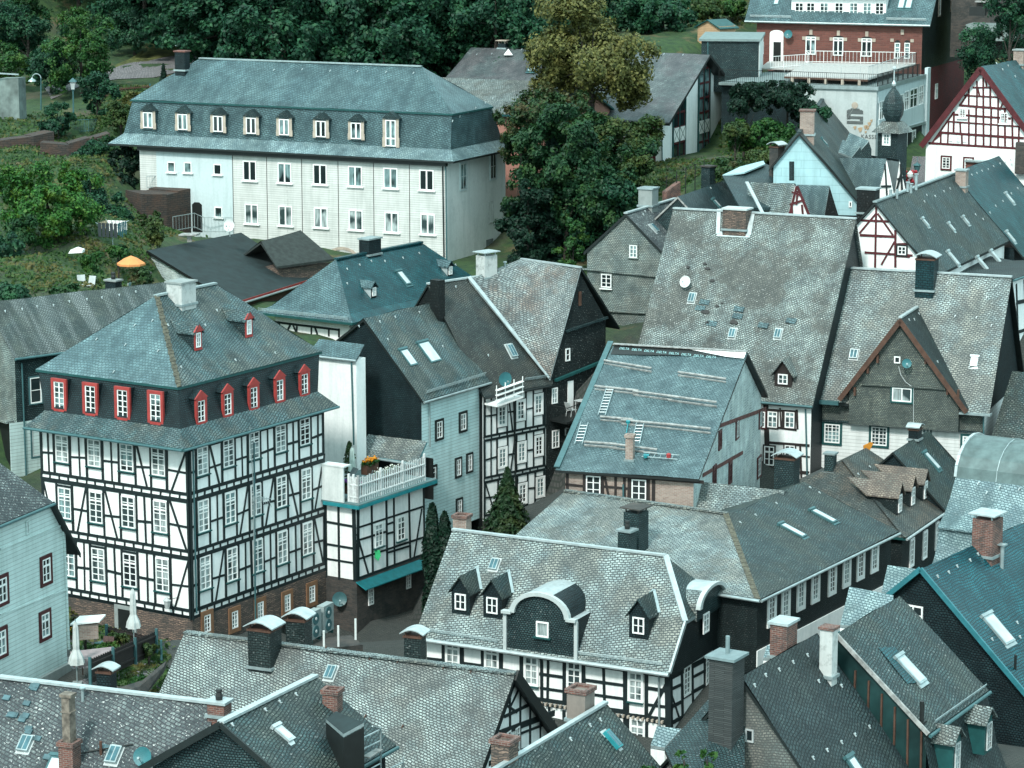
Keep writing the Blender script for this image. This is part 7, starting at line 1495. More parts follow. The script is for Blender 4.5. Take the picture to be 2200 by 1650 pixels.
# 32. brick building with long dormer
def brick_house():
 h = House('brick_house', 'large red-brick house with sandstone window arches and a long white dormer, upper right', (1996, 53), 227, (1605, 44), hgt=5); P = h.P; z = h.z
 aL = h.sa(1600); rf = slope(P(0, 0, z), h.a, h.b, 50); W = 12.5; zr = z+W/2*math.tan(math.radians(50)); h.rs = rf
 roof(h, [[P(aL, 0, z), P(.1, 0, z), P(.1, W/2, zr), P(aL, W/2, zr)], [P(.1, W, z), P(aL, W, z), P(aL, W/2, zr), P(.1, W/2, zr)]], M_TEAL, .18, edge=M_ZINC)
 o = .5; a0 = h.sa(1626, o); a1 = h.sa(1982, o); bw = h.sb(2073, a1, z-3); zb = h.zb; zm = z+Face(P(a1, 0, z), h.b, UPZ).uv(1990, 148)[1]
 h.add(MB().poly([P(a0, o, zb), P(a1, o, zb), P(a1, o, z), P(a0, o, z)]).poly([P(a0, bw, zb), P(a0, o, zb), P(a0, o, z), P(a0, W/2, zr-.4), P(a0, bw, z)]), 'wall', M_BRICKF)
 f = h.front(o); fr = h.right(a1)
 zs = fr.uv(1990, 148)[1]; h.add(MB().poly([P(a1, o, z+zs), P(a1, bw, z+zs), P(a1, bw, z), P(a1, bw/2+.3, zr-.3), P(a1, o, z)]), 'slate_gable', M_SH_TEALG); h.add(MB().poly([P(a1, o, zb-5), P(a1, bw, zb-5), P(a1, bw, z+zs), P(a1, o, z+zs)]), 'brick_side', M_REDSH)
 window(h, fr, 2011, 196, .8, 1.3, 2, 3, fm=M_WFR); window(h, fr, 2018, 15, .55, 1.4, 1, 3, surround=M_SANDST); window(h, fr, 2044, 5, .55, 1.4, 1, 3, surround=M_SANDST)
 def arch(u, v, w, hh, n=7, r=.0):
  mb = MB(); 
  for s in (-1, 1): mb.box(f.pt(u+s*(w/2+.16)-.15, v+hh/2-.28, .0), f.u*.3, f.v*.28, f.n*.06)
  mb.box(f.pt(u-.13, v+hh/2+.16, 0), f.u*.26, f.v*.42, f.n*.07); return mb
 for x, y in ((1742, 98), (1801, 100), (1862, 102)):
  u, v = f.uv(x, y); wo = window(h, f, x, y, .88, 1.5, 2, 1, fm=M_WFR, fw=.08, mw=.06, transom=.84); arch(u, v, .88, 1.5).build('arch_stones', M_SANDST, wo)
  pts = [f.pt(u+.44*math.cos(t), v+.75+.16*math.sin(t), .01) for t in [math.pi*k/8 for k in range(9)]]; MB().prism(pts, f.n*.03).build('arch_top', M_BLK, wo)
 for x in (1928, 1949):
  u, v = f.uv(x, 107); wo = window(h, f, x, 109, .46, 1.3, 1, 2, fm=M_WFR, fw=.07, transom=.7); pts = [f.pt(u+.23*math.cos(t), v+.6+.2*math.sin(t), .01) for t in [math.pi*k/8 for k in range(9)]]; MB().prism(pts, f.n*.04).build('arch_top', M_BLK, wo)
 u, v = f.uv(1938, 102); mb = MB().box(f.pt(u-.13, v+1.05, 0), f.u*.26, f.v*.42, f.n*.07)
 for s in (-1, 1): mb.box(f.pt(u+s*.85-.14, v+.45, 0), f.u*.28, f.v*.26, f.n*.06)
 h.add(mb, 'arch_stones', M_SANDST)
 u, v = f.uv(1667, 108); wo = h.add(MB().box(f.pt(u-.55, v-1.3, .0), f.u*1.2, f.v*2.7, f.n*.05).prism([f.pt(u+.05+.6*math.cos(t), v+1.4+.3*math.sin(t), 0) for t in [math.pi*k/8 for k in range(9)]], f.n*.05), 'terrace_door', M_WFR); MB().box(f.pt(u-.2, v-1.3, .05), f.u*.65, f.v*2.0, f.n*.02).build('pane', M_BLK, wo)
 dish(h, f.at(1697, 73, .45), (-.3, -1, .2), .36, M_DISHG)
 # long dormer
 F = h.front(.75); u0, v0 = F.uv(1700, 33); u1, _ = F.uv(1903, 36); zt = F.uv(1800, 0)[1]
 o_ = h.add(MB().box(F.pt(u0, v0, 0), F.u*(u1-u0), F.v*(zt-v0+.4), -F.n*3), 'long_dormer', M_WFR)
 for x in (1717.5, 1742, 1771, 1803, 1834.5, 1863.5, 1890):
  u, v = F.uv(x, 18.5); wb = frame_mb(F, u, v, .72, .98, 2, 3, .06, .035, .02); wb.poly([F.pt(u-.34, v-.46, .035), F.pt(u+.34, v-.46, .035), F.pt(u+.34, v+.46, .035), F.pt(u-.34, v+.46, .035)], 1); wb.build('window', [M_WFR, M_GLASS], o_)
 MB().slab([[P(h.loc(F.pt(u0, 0))[0]-.2, .3, z+zt+.35), P(h.loc(F.pt(u1, 0))[0]+.2, .3, z+zt+.35), P(h.loc(F.pt(u1, 0))[0]+.2, 5, z+zt+1.6), P(h.loc(F.pt(u0, 0))[0]-.2, 5, z+zt+1.6)]], .15).build('dormer_roof', M_ZINC, o_)
 skylight(h, rf, 1669, 2, .5, .9); skylight(h, rf, 1937, 9, .6, 1.0); skylight(h, rf, 1953, 9, .6, 1.0); snowguard(h, rf, (1612, 38), (1700, 40)); snowguard(h, rf, (1905, 44), (1990, 46)); gutter(h, P(aL, 0, z), P(.1, 0, z), -h.b, M_ZINC)
 return h
M_BRICKF = bricks('brick_facade', (.165, .058, .045), (.115, .04, .033), (.13, .065, .052), w=.5, h=.16, ms=.02, damt=.15)
H32 = brick_house()
# 33. flat-roofed bank building with terrace
def bank():
 h = House('bank_building', 'flat-roofed grey rendered bank building with a terrace and railings, in front of the brick house', (1884, 188), 208, (1735, 183), hgt=10, cat='bank'); P = h.P; z = h.z
 aL = h.sa(1545); W = h.sb(1989); aS = h.sa(1725)
 h.add(MB().box(P(aS, 0, h.zb), h.a*(-aS), h.b*W, UPZ*(z-h.zb-.2)), 'wall', M_CONCR); h.add(MB().box(P(aL, .6, z-4), h.a*(aS-aL), h.b*(W-.6), UPZ*3.78), 'terrace_wall', M_SH_DARK)
 h.add(MB().box(P(aL, -.12, z-.2), h.a*(.1-aL), h.b*(W+.12), UPZ*.2), 'flat_roof', plain('flat_roof_gravel', (.16, .21, .21), .8, vary=.15, vs=2))
 h.add(MB().box(P(aS, -.16, z-.22), h.a*(.14-aS), h.b*.04, UPZ*.3).box(P(.1, -.12, z-.22), h.a*.05, h.b*(W+.1), UPZ*.3), 'fascia', M_ZINC)
 f = h.front(0); fr = h.right(0)
 # side facade bands of windows
 def band(x0, y0a, y0b, x1, y1a, y1b, mat, d): h.add(MB().prism([fr.at(x0, y0b), fr.at(x1, y1b), fr.at(x1, y1a), fr.at(x0, y0a)], fr.n*d), 'facade_panel', mat)
 band(1886, 197, 222, 1989, 160, 182, M_PALEBLUE, .05); band(1886, 258, 288, 1982, 222, 262, M_PALEBLUE, .12); h.add(MB().beam(fr.at(1886, 291, .15), fr.at(1984, 263, .15), .2, .15, fr.n), 'cornice', M_ZINC)
 h.add(MB().box(fr.at(1980, 400, .0), fr.u*.0+fr.u*.9, fr.v*9.5, fr.n*.25), 'end_pier', M_PALEBLUE)
 for q, w in (((1893, 238), 1.2), ((1907, 232), 1.5), ((1930, 225), 2.6), ((1947, 216), 1.2), ((1962, 210), 2.2), ((1978, 204), 1.3)): window(h, fr, q[0], q[1], w, 1.55, 2, 2, fm=M_WFR, pane=M_GLASSC, transom=.65)
 for x, y in ((1906, 318), (1944, 305), (1962, 298)): window(h, fr, x, y, .9, 1.3, 2, 3, fm=M_WFR, surround=M_WFR, sw=.06)
 h.add(MB().prism([fr.at(1900, 400), fr.at(1980, 370), fr.at(1980, 268), fr.at(1900, 292)], fr.n*.02), 'lower_wall', M_SH_DKG); h.add(MB().beam(fr.at(1940, 350, .8), fr.at(1984, 335, .8), .3, .9, UPZ), 'canopy', M_ZINC)
 # wall emblem: dark rounded S block, round disc above, lettering below
 mb = MB(); x0, y0 = f.uv(1837, 250); k = 1/3.667; px = lambda a, b: f.uv(1600+a*k, b*k)
 def rect(a, b, c, d, t=.04, m=0):
  (u0, v1), (u1, v0) = px(a, b), px(c, d); mb.box(f.pt(u0, v0, 0), f.u*(u1-u0), f.v*(v1-v0), f.n*t, m)
 rect(835, 853, 905, 872); rect(806, 868, 933, 898); rect(806, 898, 833, 938); rect(806, 913, 933, 938); rect(908, 938, 933, 951); rect(806, 951, 933, 978); rect(815, 862, 925, 870)
 o_ = h.add(mb, 'wall_emblem', plain('emblem_grey', (.10, .115, .115), .7)); u, v = px(868, 830)
 MB().lathe(f.pt(u, v, 0), [(.25, 0), (.25, .05)], seg=20, ax=f.n).build('emblem_disc', M_SANDST, o_)
 MB().beam(f.at(1836, 229, .06), f.at(1821, 255, .06), .03, .02, f.n).build('emblem_line', M_CONC, o_)
 mb = MB()
 for (a, b, s) in ((870, 1005, 18), (912, 1020, 26), (955, 1000, 22), (985, 975, 22), (1000, 950, 14), (955, 1040, 12), (970, 1005, 20)):
  u, v = px(a, b); s = s*k/31; mb.prism([f.pt(u+s*math.cos(t)*(1 if j % 2 else .6), v+s*math.sin(t)*(1 if j % 2 else .7), 0) for j, t in enumerate([2*math.pi*i/7 for i in range(7)])], f.n*.05)
 mb.build('wall_figures', plain('figure_ochre', (.42, .30, .19), .7), o_)
 cu = bpy.data.curves.new('lettering', 'FONT'); cu.body = 'KASSE'; cu.size = .42; cu.extrude = .01; cu.space_character = 1.15; o = bpy.data.objects.new('lettering', cu); COL.objects.link(o)
 mtx = Matrix((f.u, f.v, f.n)).transposed().to_4x4(); mtx.translation = f.pt(*px(915, 1088), .03)-parent_loc(h.root); me = bpy.data.meshes.new_from_object(o.evaluated_get(bpy.context.evaluated_depsgraph_get())); bpy.data.objects.remove(o)
 me.transform(mtx); me.materials.clear(); me.materials.append(MATS['emblem_grey']); q = bpy.data.objects.new('lettering', me); COL.objects.link(q); q.parent = h.root
 # wooden deck on the roof
 q0, q1 = h.hitz(1690, 163, z+.5), h.hitz(1968, 160, z+.5); 
 D0 = [atz(1685, 163, z+.5), atz(1865, 170, z+.5), atz(1968, 138, z+.5), atz(1730, 134, z+.5)]
 h.add(MB().slab([D0], .1), 'wood_deck', plain('deck_pale', (.38, .37, .355), .7, vary=.1)); h.add(MB().beam(D0[0]-UPZ*.12, D0[1]-UPZ*.12, .1, .14), 'deck_beam', M_BROWNW); h.add(MB().slab([[atz(1632, 146, z+.3), atz(1740, 150, z+.3), atz(1745, 130, z+.3), atz(1650, 132, z+.3)]], .1), 'wood_deck', MATS['deck_pale'])
 mb = MB()
 for k2 in range(5): mb.cbox(D0[0].lerp(D0[1], .1+.2*k2)-UPZ*.3, h.a*.2, h.b*.2, UPZ*.4)
 h.add(mb, 'deck_feet', M_SANDST)
 h.deck = D0; h.f = f; h.fr = fr; h.Wd = W; h.aL = aL; h.aS = aS; return h
M_CONCR = plaster('bank_render', (.42, .47, .47), (.27, .30, .30), .5, .6)
H33 = bank()
def railing(name, label, pts, hh, mat, step=.14, r=.012, cat='railing', group=None, rails=(1.0, .08), parent=None):
 mb = MB()
 for a, b in zip(pts, pts[1:]):
  for k in rails: mb.beam(a+UPZ*hh*k, b+UPZ*hh*k, .04, .04)
  n = max(2, int((b-a).length/step))
  for i in range(n+1): p = a.lerp(b, i/n); big = (i % max(1, int(1.5/step)) == 0); mb.tube(p, p+UPZ*hh, r*(2.2 if big else 1), seg=4)
 if parent is not None: return mb.build(name, mat, parent)
 return thingmesh(mb, name, mat, pts[0], label, cat, group)
h = H33; z = h.z; D0 = h.deck; R_ = h.root
railing('railing', '', [h.P(h.aL, -.05, z), h.P(.05, -.05, z)], 1.0, M_BLK, .16, parent=R_); railing('railing', '', [h.P(.05, -.05, z), h.P(.05, h.Wd*.85, z)], 1.0, M_BLK, .2, r=.02, parent=R_)
railing('deck_railing', '', [D0[0], D0[1], D0[2]], .95, M_WFG, .3, parent=R_); railing('deck_railing', '', [atz(1655, 147, z+.3), atz(1740, 141, z+.3), D0[3], D0[2]], .95, M_WFR, .3, parent=R_)
# 34. slate-clad flat shed
h = House('flat_shed', 'dark slate-clad flat-roofed shed left of the brick house, upper right', (1630, 89), 218, (1506, 88), hgt=4, cat='shed'); P = h.P; z = h.z; aL = h.sa(1507); W = along(h.P(0, 0, h.z), h.b, py=74)
h.add(MB().box(P(aL, 0, h.zb), h.a*-aL, h.b*W, UPZ*(z-h.zb)), 'wall', M_SH_TEAL); h.add(MB().box(P(aL-.2, -.2, z), h.a*(.4-aL), h.b*(W+.4), UPZ*.18), 'flat_roof', plain('flat_roof_teal', (.17, .23, .23), .7)); fr = h.right(.02)
h.add(MB().box(fr.pt(0.1, -3.3, 0), fr.u*(W-.2), fr.v*3.2, fr.n*.05), 'side_wall', M_PAINTW); window(h, fr, 1639, 103, .5, 1.0, 1, 1); downpipe(h, h.front(0).at(1521, 90, .08), h.front(0).at(1521, 142, .08), M_DPIPE)
# 35. wooden garden hut
h = House('garden_hut', 'fresh pine garden hut with a dark green roof, on the slope at upper right', (1546, 57), 229, (1499, 54), hgt=2.6, cat='hut'); P = h.P; z = h.z; aL = h.sa(1499); W = h.sb(1580, 0); am = aL/2; zt = h.sz(42, am, 0)
e = [P(aL, 0, h.zb), P(0, 0, h.zb), P(0, 0, z), P(am, 0, zt-.1), P(aL, 0, z)]; mb = MB().poly(e).poly([p+h.b*W for p in e][::-1]).poly([P(0, 0, h.zb), P(0, W, h.zb), P(0, W, z), P(0, 0, z)]).poly([P(aL, W, h.zb), P(aL, 0, h.zb), P(aL, 0, z), P(aL, W, z)])
h.add(mb, 'wall', M_WOODL); T, TB = P(am, -.2, zt), P(am, W+.2, zt); roof(h, [[P(.25, -.2, z-.15), P(.25, W+.2, z-.15), TB, T], [P(aL-.25, W+.2, z-.15), P(aL-.25, -.2, z-.15), T, TB]], M_TRIMG, .08)
# 36. stone house fragment top right with terrace
h = House('stone_house', 'dark stone house with a pale deck and a covered grill, at the top right corner', (2184, 52), 226, (2085, 50), hgt=3, cat='house'); P = h.P; z = h.z
h.add(MB().box(P(-6, 3, h.zb), h.a*14, h.b*6, UPZ*8), 'wall', M_STONED); h.add(MB().box(P(h.sa(2075), 0, z-1.4), h.a*(-h.sa(2075)), h.b*3.2, UPZ*1.3), 'deck', plain('deck_slats', (.2, .25, .245), .7))
h.add(MB().cbox(at(2101, 24, 227), h.a*1.3, h.b*.7, UPZ*.7), 'covered_grill', M_BLK); h.add(MB().tube(at(2171, 52, 226), at(2171, -12, 226), .08), 'pole', M_ZINC); h.add(MB().box(P(h.sa(2082), 2.2, z+1.6), h.a*2.0, h.b*2.5, UPZ*.12), 'canopy', M_WOODP)
# tiny white building glimpsed above the trees
for k, (x, y) in enumerate(((1082, 4), (1197, 4))):
 h = House('white_house', ['sliver of a white house above the dark trees, left of the yellow-green tree', 'sliver of a white house at the top edge, behind the crown of the yellow-green tree'][k], (x, y), 262, (x+60, y), hgt=3); h.add(MB().box(h.P(-1.2, 0, h.zb+2.2), h.a*2.2, h.b*4, UPZ*4), 'wall', M_WHITE); h.add(MB().slab([[h.P(-1.5, -.3, h.zb+6.2), h.P(1.3, -.3, h.zb+6.2), h.P(1.3, 4, h.zb+7.5), h.P(-1.5, 4, h.zb+7.5)]], .15), 'roof', M_DARK)
import numpy as np
# ================================================================ GROUND
CTRL = [at(*q) for q in ((60, 1035, 152), (300, 1440, 128), (150, 1400, 133), (390, 1380, 131), (850, 1420, 138), (650, 1420, 130), (1100, 1150, 156), (1000, 1160, 156), (1600, 1650, 118), (2100, 1640, 108), (1760, 1430, 132), (1900, 1380, 133), (1650, 1480, 128), (1500, 1700, 122), (1300, 1660, 122), (1560, 1600, 126), (1400, 1680, 118), (1850, 1380, 138),
 (100, 650, 158), (0, 660, 158), (250, 640, 166), (50, 560, 171), (150, 590, 169), (325, 645, 176), (380, 650, 178), (430, 665, 177), (180, 500, 181), (450, 505, 201), (340, 470, 206), (400, 560, 187), (600, 620, 185), (700, 650, 184), (600, 540, 192), (510, 700, 174), (660, 730, 170), (760, 800, 168), (1300, 800, 170), (1480, 770, 173), (1210, 1070, 162), (1500, 1150, 151), (1650, 1140, 153), (1800, 1200, 152), (2000, 1260, 150), (1850, 1270, 147), (1960, 1300, 146), (1750, 1150, 157), (1950, 1150, 158), (2100, 1150, 158), (2100, 1250, 140), (1750, 215, 222), (1900, 215, 222), (1640, 330, 208), (1560, 335, 212), (1700, 190, 228), (1590, 340, 202), (1150, 800, 173), (900, 700, 178), (400, 1405, 139.5), (340, 1395, 140), (280, 1385, 141), (150, 1372, 143), (470, 1400, 141), (560, 1390, 143), (640, 1370, 145), (1250, 1060, 160), (1200, 1050, 163), (690, 1400, 139), (700, 1390, 149), (780, 1390, 147), (930, 1340, 153), (900, 1330, 158), (1040, 1165, 165), (1120, 1140, 165), (1190, 1110, 168), (300, 900, 155), (500, 900, 152), (1080, 700, 180), (1350, 700, 182), (1450, 600, 184),(1560,560,182),(1760,560,178), (240, 470, 186), (20, 440, 190), (300, 430, 208), (262, 400, 208), (960, 560, 192), (700, 560, 190), (1300, 640, 184), (1150, 560, 190), (1240, 580, 187),
 (60, 400, 195), (210, 330, 204), (60, 300, 208), (210, 250, 214), (300, 260, 214), (120, 225, 222), (0, 250, 215), (300, 180, 229), (420, 130, 243), (0, 150, 240), (200, 110, 250), (700, 120, 250), (1000, 120, 250), (1450, 420, 196), (1400, 400, 200), (1550, 350, 199), (1650, 340, 200), (1500, 60, 236), (1600, 30, 245), (1400, 80, 232),
 (2180, 150, 232), (2030, 310, 226), (2080, 310, 228), (1990, 320, 232), (2050, 330, 222), (2050, 330, 216), (1960, 400, 204), (1960, 380, 209), (1800, 500, 186), (2100, 620, 182), (2200, 1100, 158))]
CTRL += [Vector((x, 262, 42)) for x in range(-80, 121, 25)] + [Vector((x, 330, 74)) for x in range(-120, 161, 40)] + [Vector((x, y, 4.5)) for x, y in ((-30, 100), (0, 100), (30, 100), (-30, 80), (20, 80), (0, 120), (20, 128), (-40, 60), (30, 60), (0, 60), (10, 110), (-8, 108))] + [Vector((60, 120, 6)), Vector((-70, 120, 10)), Vector((70, 180, 20)), Vector((-70, 200, 30))]
CA = np.array([tuple(c) for c in CTRL])
def tz(x, y):
 d = (CA[:, 0]-x)**2+(CA[:, 1]-y)**2+.4; w = d**-1.9; return float((w*CA[:, 2]).sum()/w.sum())
XS = np.arange(-140, 171, 2.2); YS = np.arange(50, 345, 2.2)
GX, GY = np.meshgrid(XS, YS); D2 = (GX[..., None]-CA[:, 0])**2+(GY[..., None]-CA[:, 1])**2+.4; Wt = D2**-1.9; GZ = (Wt*CA[:, 2]).sum(-1)/Wt.sum(-1)
GZ = GZ+np.array([[noise.noise(Vector((x*.22, y*.22, 0)))*.35 for x in XS] for y in YS])
me = bpy.data.meshes.new('ground'); nx, ny = len(XS), len(YS)
me.from_pydata(np.stack([GX, GY, GZ], -1).reshape(-1, 3).tolist(), [], [(j*nx+i, j*nx+i+1, (j+1)*nx+i+1, (j+1)*nx+i) for j in range(ny-1) for i in range(nx-1)])
me.polygons.foreach_set('use_smooth', [True]*len(me.polygons)); gnd = bpy.data.objects.new('ground', me); COL.objects.link(gnd); gnd['kind'] = 'structure'
def groundmat():
 m, t, p = nodes('ground_earth'); g = N(t, 'ShaderNodeNewGeometry'); P_ = g.outputs['Position']
 a = nz(t, P_, .35, 6, .7); b = nz(t, P_, 1.7, 5, .7); c = nz(t, P_, .13, 3, .6)
 col = mixc(t, ramp(t, b, .35, .65), (.008, .030, .010), (.028, .065, .016)); col = mixc(t, mathn(t, 'MULTIPLY', ramp(t, a, .54, .66), .7), col, (.13, .085, .045))
 col = mixc(t, mathn(t, 'MULTIPLY', ramp(t, c, .55, .62), .6), col, (.05, .05, .035)); bk = N(t, 'ShaderNodeTexBrick'); bk.inputs['Scale'].default_value = 1; bk.inputs['Brick Width'].default_value = .2; bk.inputs['Row Height'].default_value = .14; bk.inputs['Mortar Size'].default_value = .025; bk.inputs['Color1'].default_value = (.075, .075, .07, 1); bk.inputs['Color2'].default_value = (.045, .047, .045, 1); bk.inputs['Mortar'].default_value = (.02, .03, .022, 1); t.links.new(P_, bk.inputs['Vector']); sx = N(t, 'ShaderNodeSeparateXYZ'); t.links.new(P_, sx.inputs[0]); col = mixc(t, ramp(t, mathn(t, 'SUBTRACT', sx.outputs[1], mathn(t, 'MULTIPLY', sx.outputs[0], .8)), 177, 168), col, mixc(t, b, (.018, .022, .022), bk.outputs['Color']))
 t.links.new(col, p.inputs['Base Color']); p.inputs['Roughness'].default_value = .95
 bp = N(t, 'ShaderNodeBump'); bp.inputs[0].default_value = .8; bp.inputs[1].default_value = .12; t.links.new(b, bp.inputs['Height']); t.links.new(bp.outputs[0], p.inputs['Normal']); return m
me.materials.append(groundmat())
def gz(x, y):
 i = (x-XS[0])/2.2; j = (y-YS[0])/2.2; i0 = int(max(0, min(nx-2, i))); j0 = int(max(0, min(ny-2, j))); u, v = i-i0, j-j0
 return float(GZ[j0, i0]*(1-u)*(1-v)+GZ[j0, i0+1]*u*(1-v)+GZ[j0+1, i0]*(1-u)*v+GZ[j0+1, i0+1]*u*v)
def gat(px, py, d0=120, d1=330):
 r = ray(px, py); d = d0
 while d < d1:
  p = CAM+r*(d/r.y)
  if p.z < gz(p.x, p.y): return p
  d += .4
 return CAM+r*(d0/r.y)
def drape(name, pts, mat, lift=.05, kind='structure'):
 """strip between left/right photo edges laid on the ground"""
 mb = MB()
 for (a, b), (c, d) in zip(pts, pts[1:]):
  n = 6
  for i in range(n):
   for k in range(3):
    q = []
    for (ii, kk) in ((i, k), (i+1, k), (i+1, k+1), (i, k+1)):
     A = a.lerp(c, ii/n); B = b.lerp(d, ii/n); p = A.lerp(B, kk/3); q.append(Vector((p.x, p.y, gz(p.x, p.y)+lift)))
    mb.poly(q)
 o = mb.build(name, mat, None); o['kind'] = kind; return o
P2 = lambda x, y: Vector((x, y, 0))
def flat(v): return Vector((v.x, v.y, 0))
M_COBBLE = bricks('cobbles', (.20, .19, .20), (.14, .14, .15), (.07, .07, .07), w=.3, h=.2, ms=.03, damt=.25)
c1 = [gat(x, y, 205, 260) for x, y in ((110, 215), (250, 172), (330, 168), (420, 150))]; c2 = [gat(x, y, 205, 280) for x, y in ((95, 190), (245, 150), (330, 130), (430, 118))]
drape('path', [(flat(a), flat(b)) for a, b in zip(c1, c2)], M_COBBLE, .06)
g1 = [gat(x, y, 205, 290) for x, y in ((245, 150), (330, 130), (430, 112))]; g2 = [gat(x, y, 205, 300) for x, y in ((250, 140), (330, 95), (430, 85))]
drape('grass_verge', [(flat(a), flat(b)) for a, b in zip(g1, g2)], plain('lawn_olive', (.10, .12, .035), .95, vary=.3, vs=1), .05)
drape('courtyard', [(flat(at(20, 1470, 122)), flat(at(60, 1400, 132))), (flat(at(350, 1500, 122)), flat(at(330, 1370, 132)))], M_COBBLE, .06)
drape('street', [(flat(at(1900, 460, 193)), flat(at(1950, 420, 196))), (flat(at(1940, 400, 203)), flat(at(1990, 395, 203))), (flat(at(1960, 360, 214)), flat(at(2000, 360, 214)))], M_COBBLE, .08)
# ================================================================ TREES
def leafmat(name, dark, light, hi=None, rough=.55):
 m, t, p = nodes(name); g = N(t, 'ShaderNodeNewGeometry'); oi = N(t, 'ShaderNodeObjectInfo')
 col = mixc(t, g.outputs['Random Per Island'], dark, light)
 n1 = nz(t, g.outputs['Position'], .9, 3, .6)
 if hi: col = mixc(t, mathn(t, 'MULTIPLY', ramp(t, n1, .48, .66), .8), col, hi)
 col = mixc(t, mathn(t, 'MULTIPLY', oi.outputs['Random'], .5), col, mixc(t, 1.0, col, (.75, .95, .85), 'MULTIPLY'))
 t.links.new(col, p.inputs['Base Color']); p.inputs['Roughness'].default_value = rough; p.inputs['Specular IOR Level'].default_value = .25
 tr = N(t, 'ShaderNodeBsdfTranslucent'); t.links.new(col, tr.inputs[0]); mxs = N(t, 'ShaderNodeMixShader'); mxs.inputs[0].default_value = .22
 out = t.nodes['Material Output']; t.links.new(p.outputs[0], mxs.inputs[1]); t.links.new(tr.outputs[0], mxs.inputs[2]); t.links.new(mxs.outputs[0], out.inputs[0]); return m
L_FOREST = leafmat('leaves_forest', (.005, .026, .016), (.018, .078, .042), (.032, .11, .045)); L_GREEN = leafmat('leaves_green', (.008, .042, .012), (.030, .105, .026), (.065, .13, .02))
L_YEL = leafmat('leaves_yellow_green', (.04, .05, .014), (.14, .135, .04), (.21, .18, .055)); L_RED = leafmat('leaves_reddish', (.008, .035, .014), (.035, .075, .022), (.09, .06, .025))
L_CON = leafmat('needles_blue', (.003, .018, .013), (.010, .04, .028), (.016, .055, .035)); L_OLIVE = leafmat('leaves_olive', (.012, .040, .012), (.045, .080, .022), (.085, .10, .025)); L_IVY = leafmat('leaves_dark', (.002, .014, .009), (.009, .036, .020))
L_BRIGHT = leafmat('leaves_bright', (.010, .055, .012), (.045, .15, .025), (.13, .20, .025))
M_BARK = plain('bark', (.05, .042, .035), .9, vary=.4, vs=5)
def cards(P_, Nrm, size, rng, aspect=1.5, droop=0.0):
 n = len(P_); t = rng.normal(size=(n, 3)); Nn = Nrm+rng.normal(size=(n, 3))*.55; Nn /= np.linalg.norm(Nn, axis=1)[:, None]
 u = np.cross(Nn, t); u /= np.linalg.norm(u, axis=1)[:, None]; v = np.cross(Nn, u); s = size*rng.uniform(.6, 1.35, size=(n, 1)); u = u*s*.5*aspect; v = v*s*.5
 v[:, 2] -= droop; b = Nn*s*.16
 V = np.stack([P_-u, P_-v*.9+b, P_+u, P_+v*.9+b], 1).reshape(-1, 3); return V
def mesh_from(V, name, mat):
 n = len(V)//4; me = bpy.data.meshes.new(name); me.vertices.add(len(V)); me.vertices.foreach_set('co', V.ravel().astype(np.float32)); me.loops.add(n*4); me.loops.foreach_set('vertex_index', np.arange(n*4, dtype=np.int32))
 me.polygons.add(n); me.polygons.foreach_set('loop_start', np.arange(0, n*4, 4, dtype=np.int32)); me.polygons.foreach_set('loop_total', np.full(n, 4, dtype=np.int32)); me.update(calc_edges=True); me.materials.append(mat); return me
def crown_broad(seed, w, hh, n, size, lobes=16, z0=.25, rag=.22, openness=.0):
 """uneven crown of leaf clumps: w = width, hh = total height, crown from z0*hh up"""
 rng = np.random.default_rng(seed); cz = hh*(z0+(1-z0)*.5); rz = hh*(1-z0)*.5; C = []; R = []
 for k in range(lobes):
  a = rng.uniform(0, 6.28); q = rng.uniform(-.85, .95); rr = math.sqrt(max(0, 1-q*q*.7))*rng.uniform(.45, 1.0); C.append((math.cos(a)*rr*w*.5, math.sin(a)*rr*w*.5, cz+q*rz*.85)); R.append(w*rng.uniform(.13, .24))
 C.append((0, 0, cz)); R.append(w*.27); C = np.array(C); R = np.array(R); sub = []; subr = []
 for c, r in zip(C, R):
  for k in range(9):
   d = rng.normal(size=3); d /= np.linalg.norm(d); d[2] = abs(d[2])*.8 if rng.random() < .6 else d[2]; sub.append(c+d*r*rng.uniform(.7, 1.05)); subr.append(r*rng.uniform(.28, .5))
 C2 = np.array(sub); R2 = np.array(subr); m = rng.integers(0, len(C2), n); d = rng.normal(size=(n, 3)); d /= np.linalg.norm(d, axis=1)[:, None]; rr = R2[m][:, None]*rng.uniform(.35, 1.0+rag, size=(n, 1))
 keep = np.abs(((C2[m]+d*rr)[:, 2]-cz)/(rz*1.12)) < 1; m, d, rr = m[keep], d[keep], rr[keep]
 P_ = C2[m]+d*rr; out = P_-np.array([0, 0, cz]); out /= np.linalg.norm(out, axis=1)[:, None]+1e-6
 return cards(P_, d*.6+out*.5+np.array([0, 0, .45]), size, rng), C
def crown_conifer(seed, w, hh, n, size, tiers=11, z0=.06):
 rng = np.random.default_rng(seed); t = rng.uniform(0, 1, n)**.75; t = 1-t*(1-z0); a = rng.uniform(0, 6.28, n); br = np.floor(a/6.28*9); fr = (t*tiers) % 1
 rad = (1-t)*w*.5*(.55+.45*(1-fr))*(1+.22*np.sin(a*9+np.floor(t*tiers)*2.1))+.05; rr = rad*rng.uniform(.45, 1.05, n)
 P_ = np.stack([np.cos(a)*rr, np.sin(a)*rr, t*hh-rr*.25], 1); N_ = np.stack([np.cos(a), np.sin(a), np.full(n, .7)], 1); return cards(P_, N_, size, rng, 1.9, size*.12)
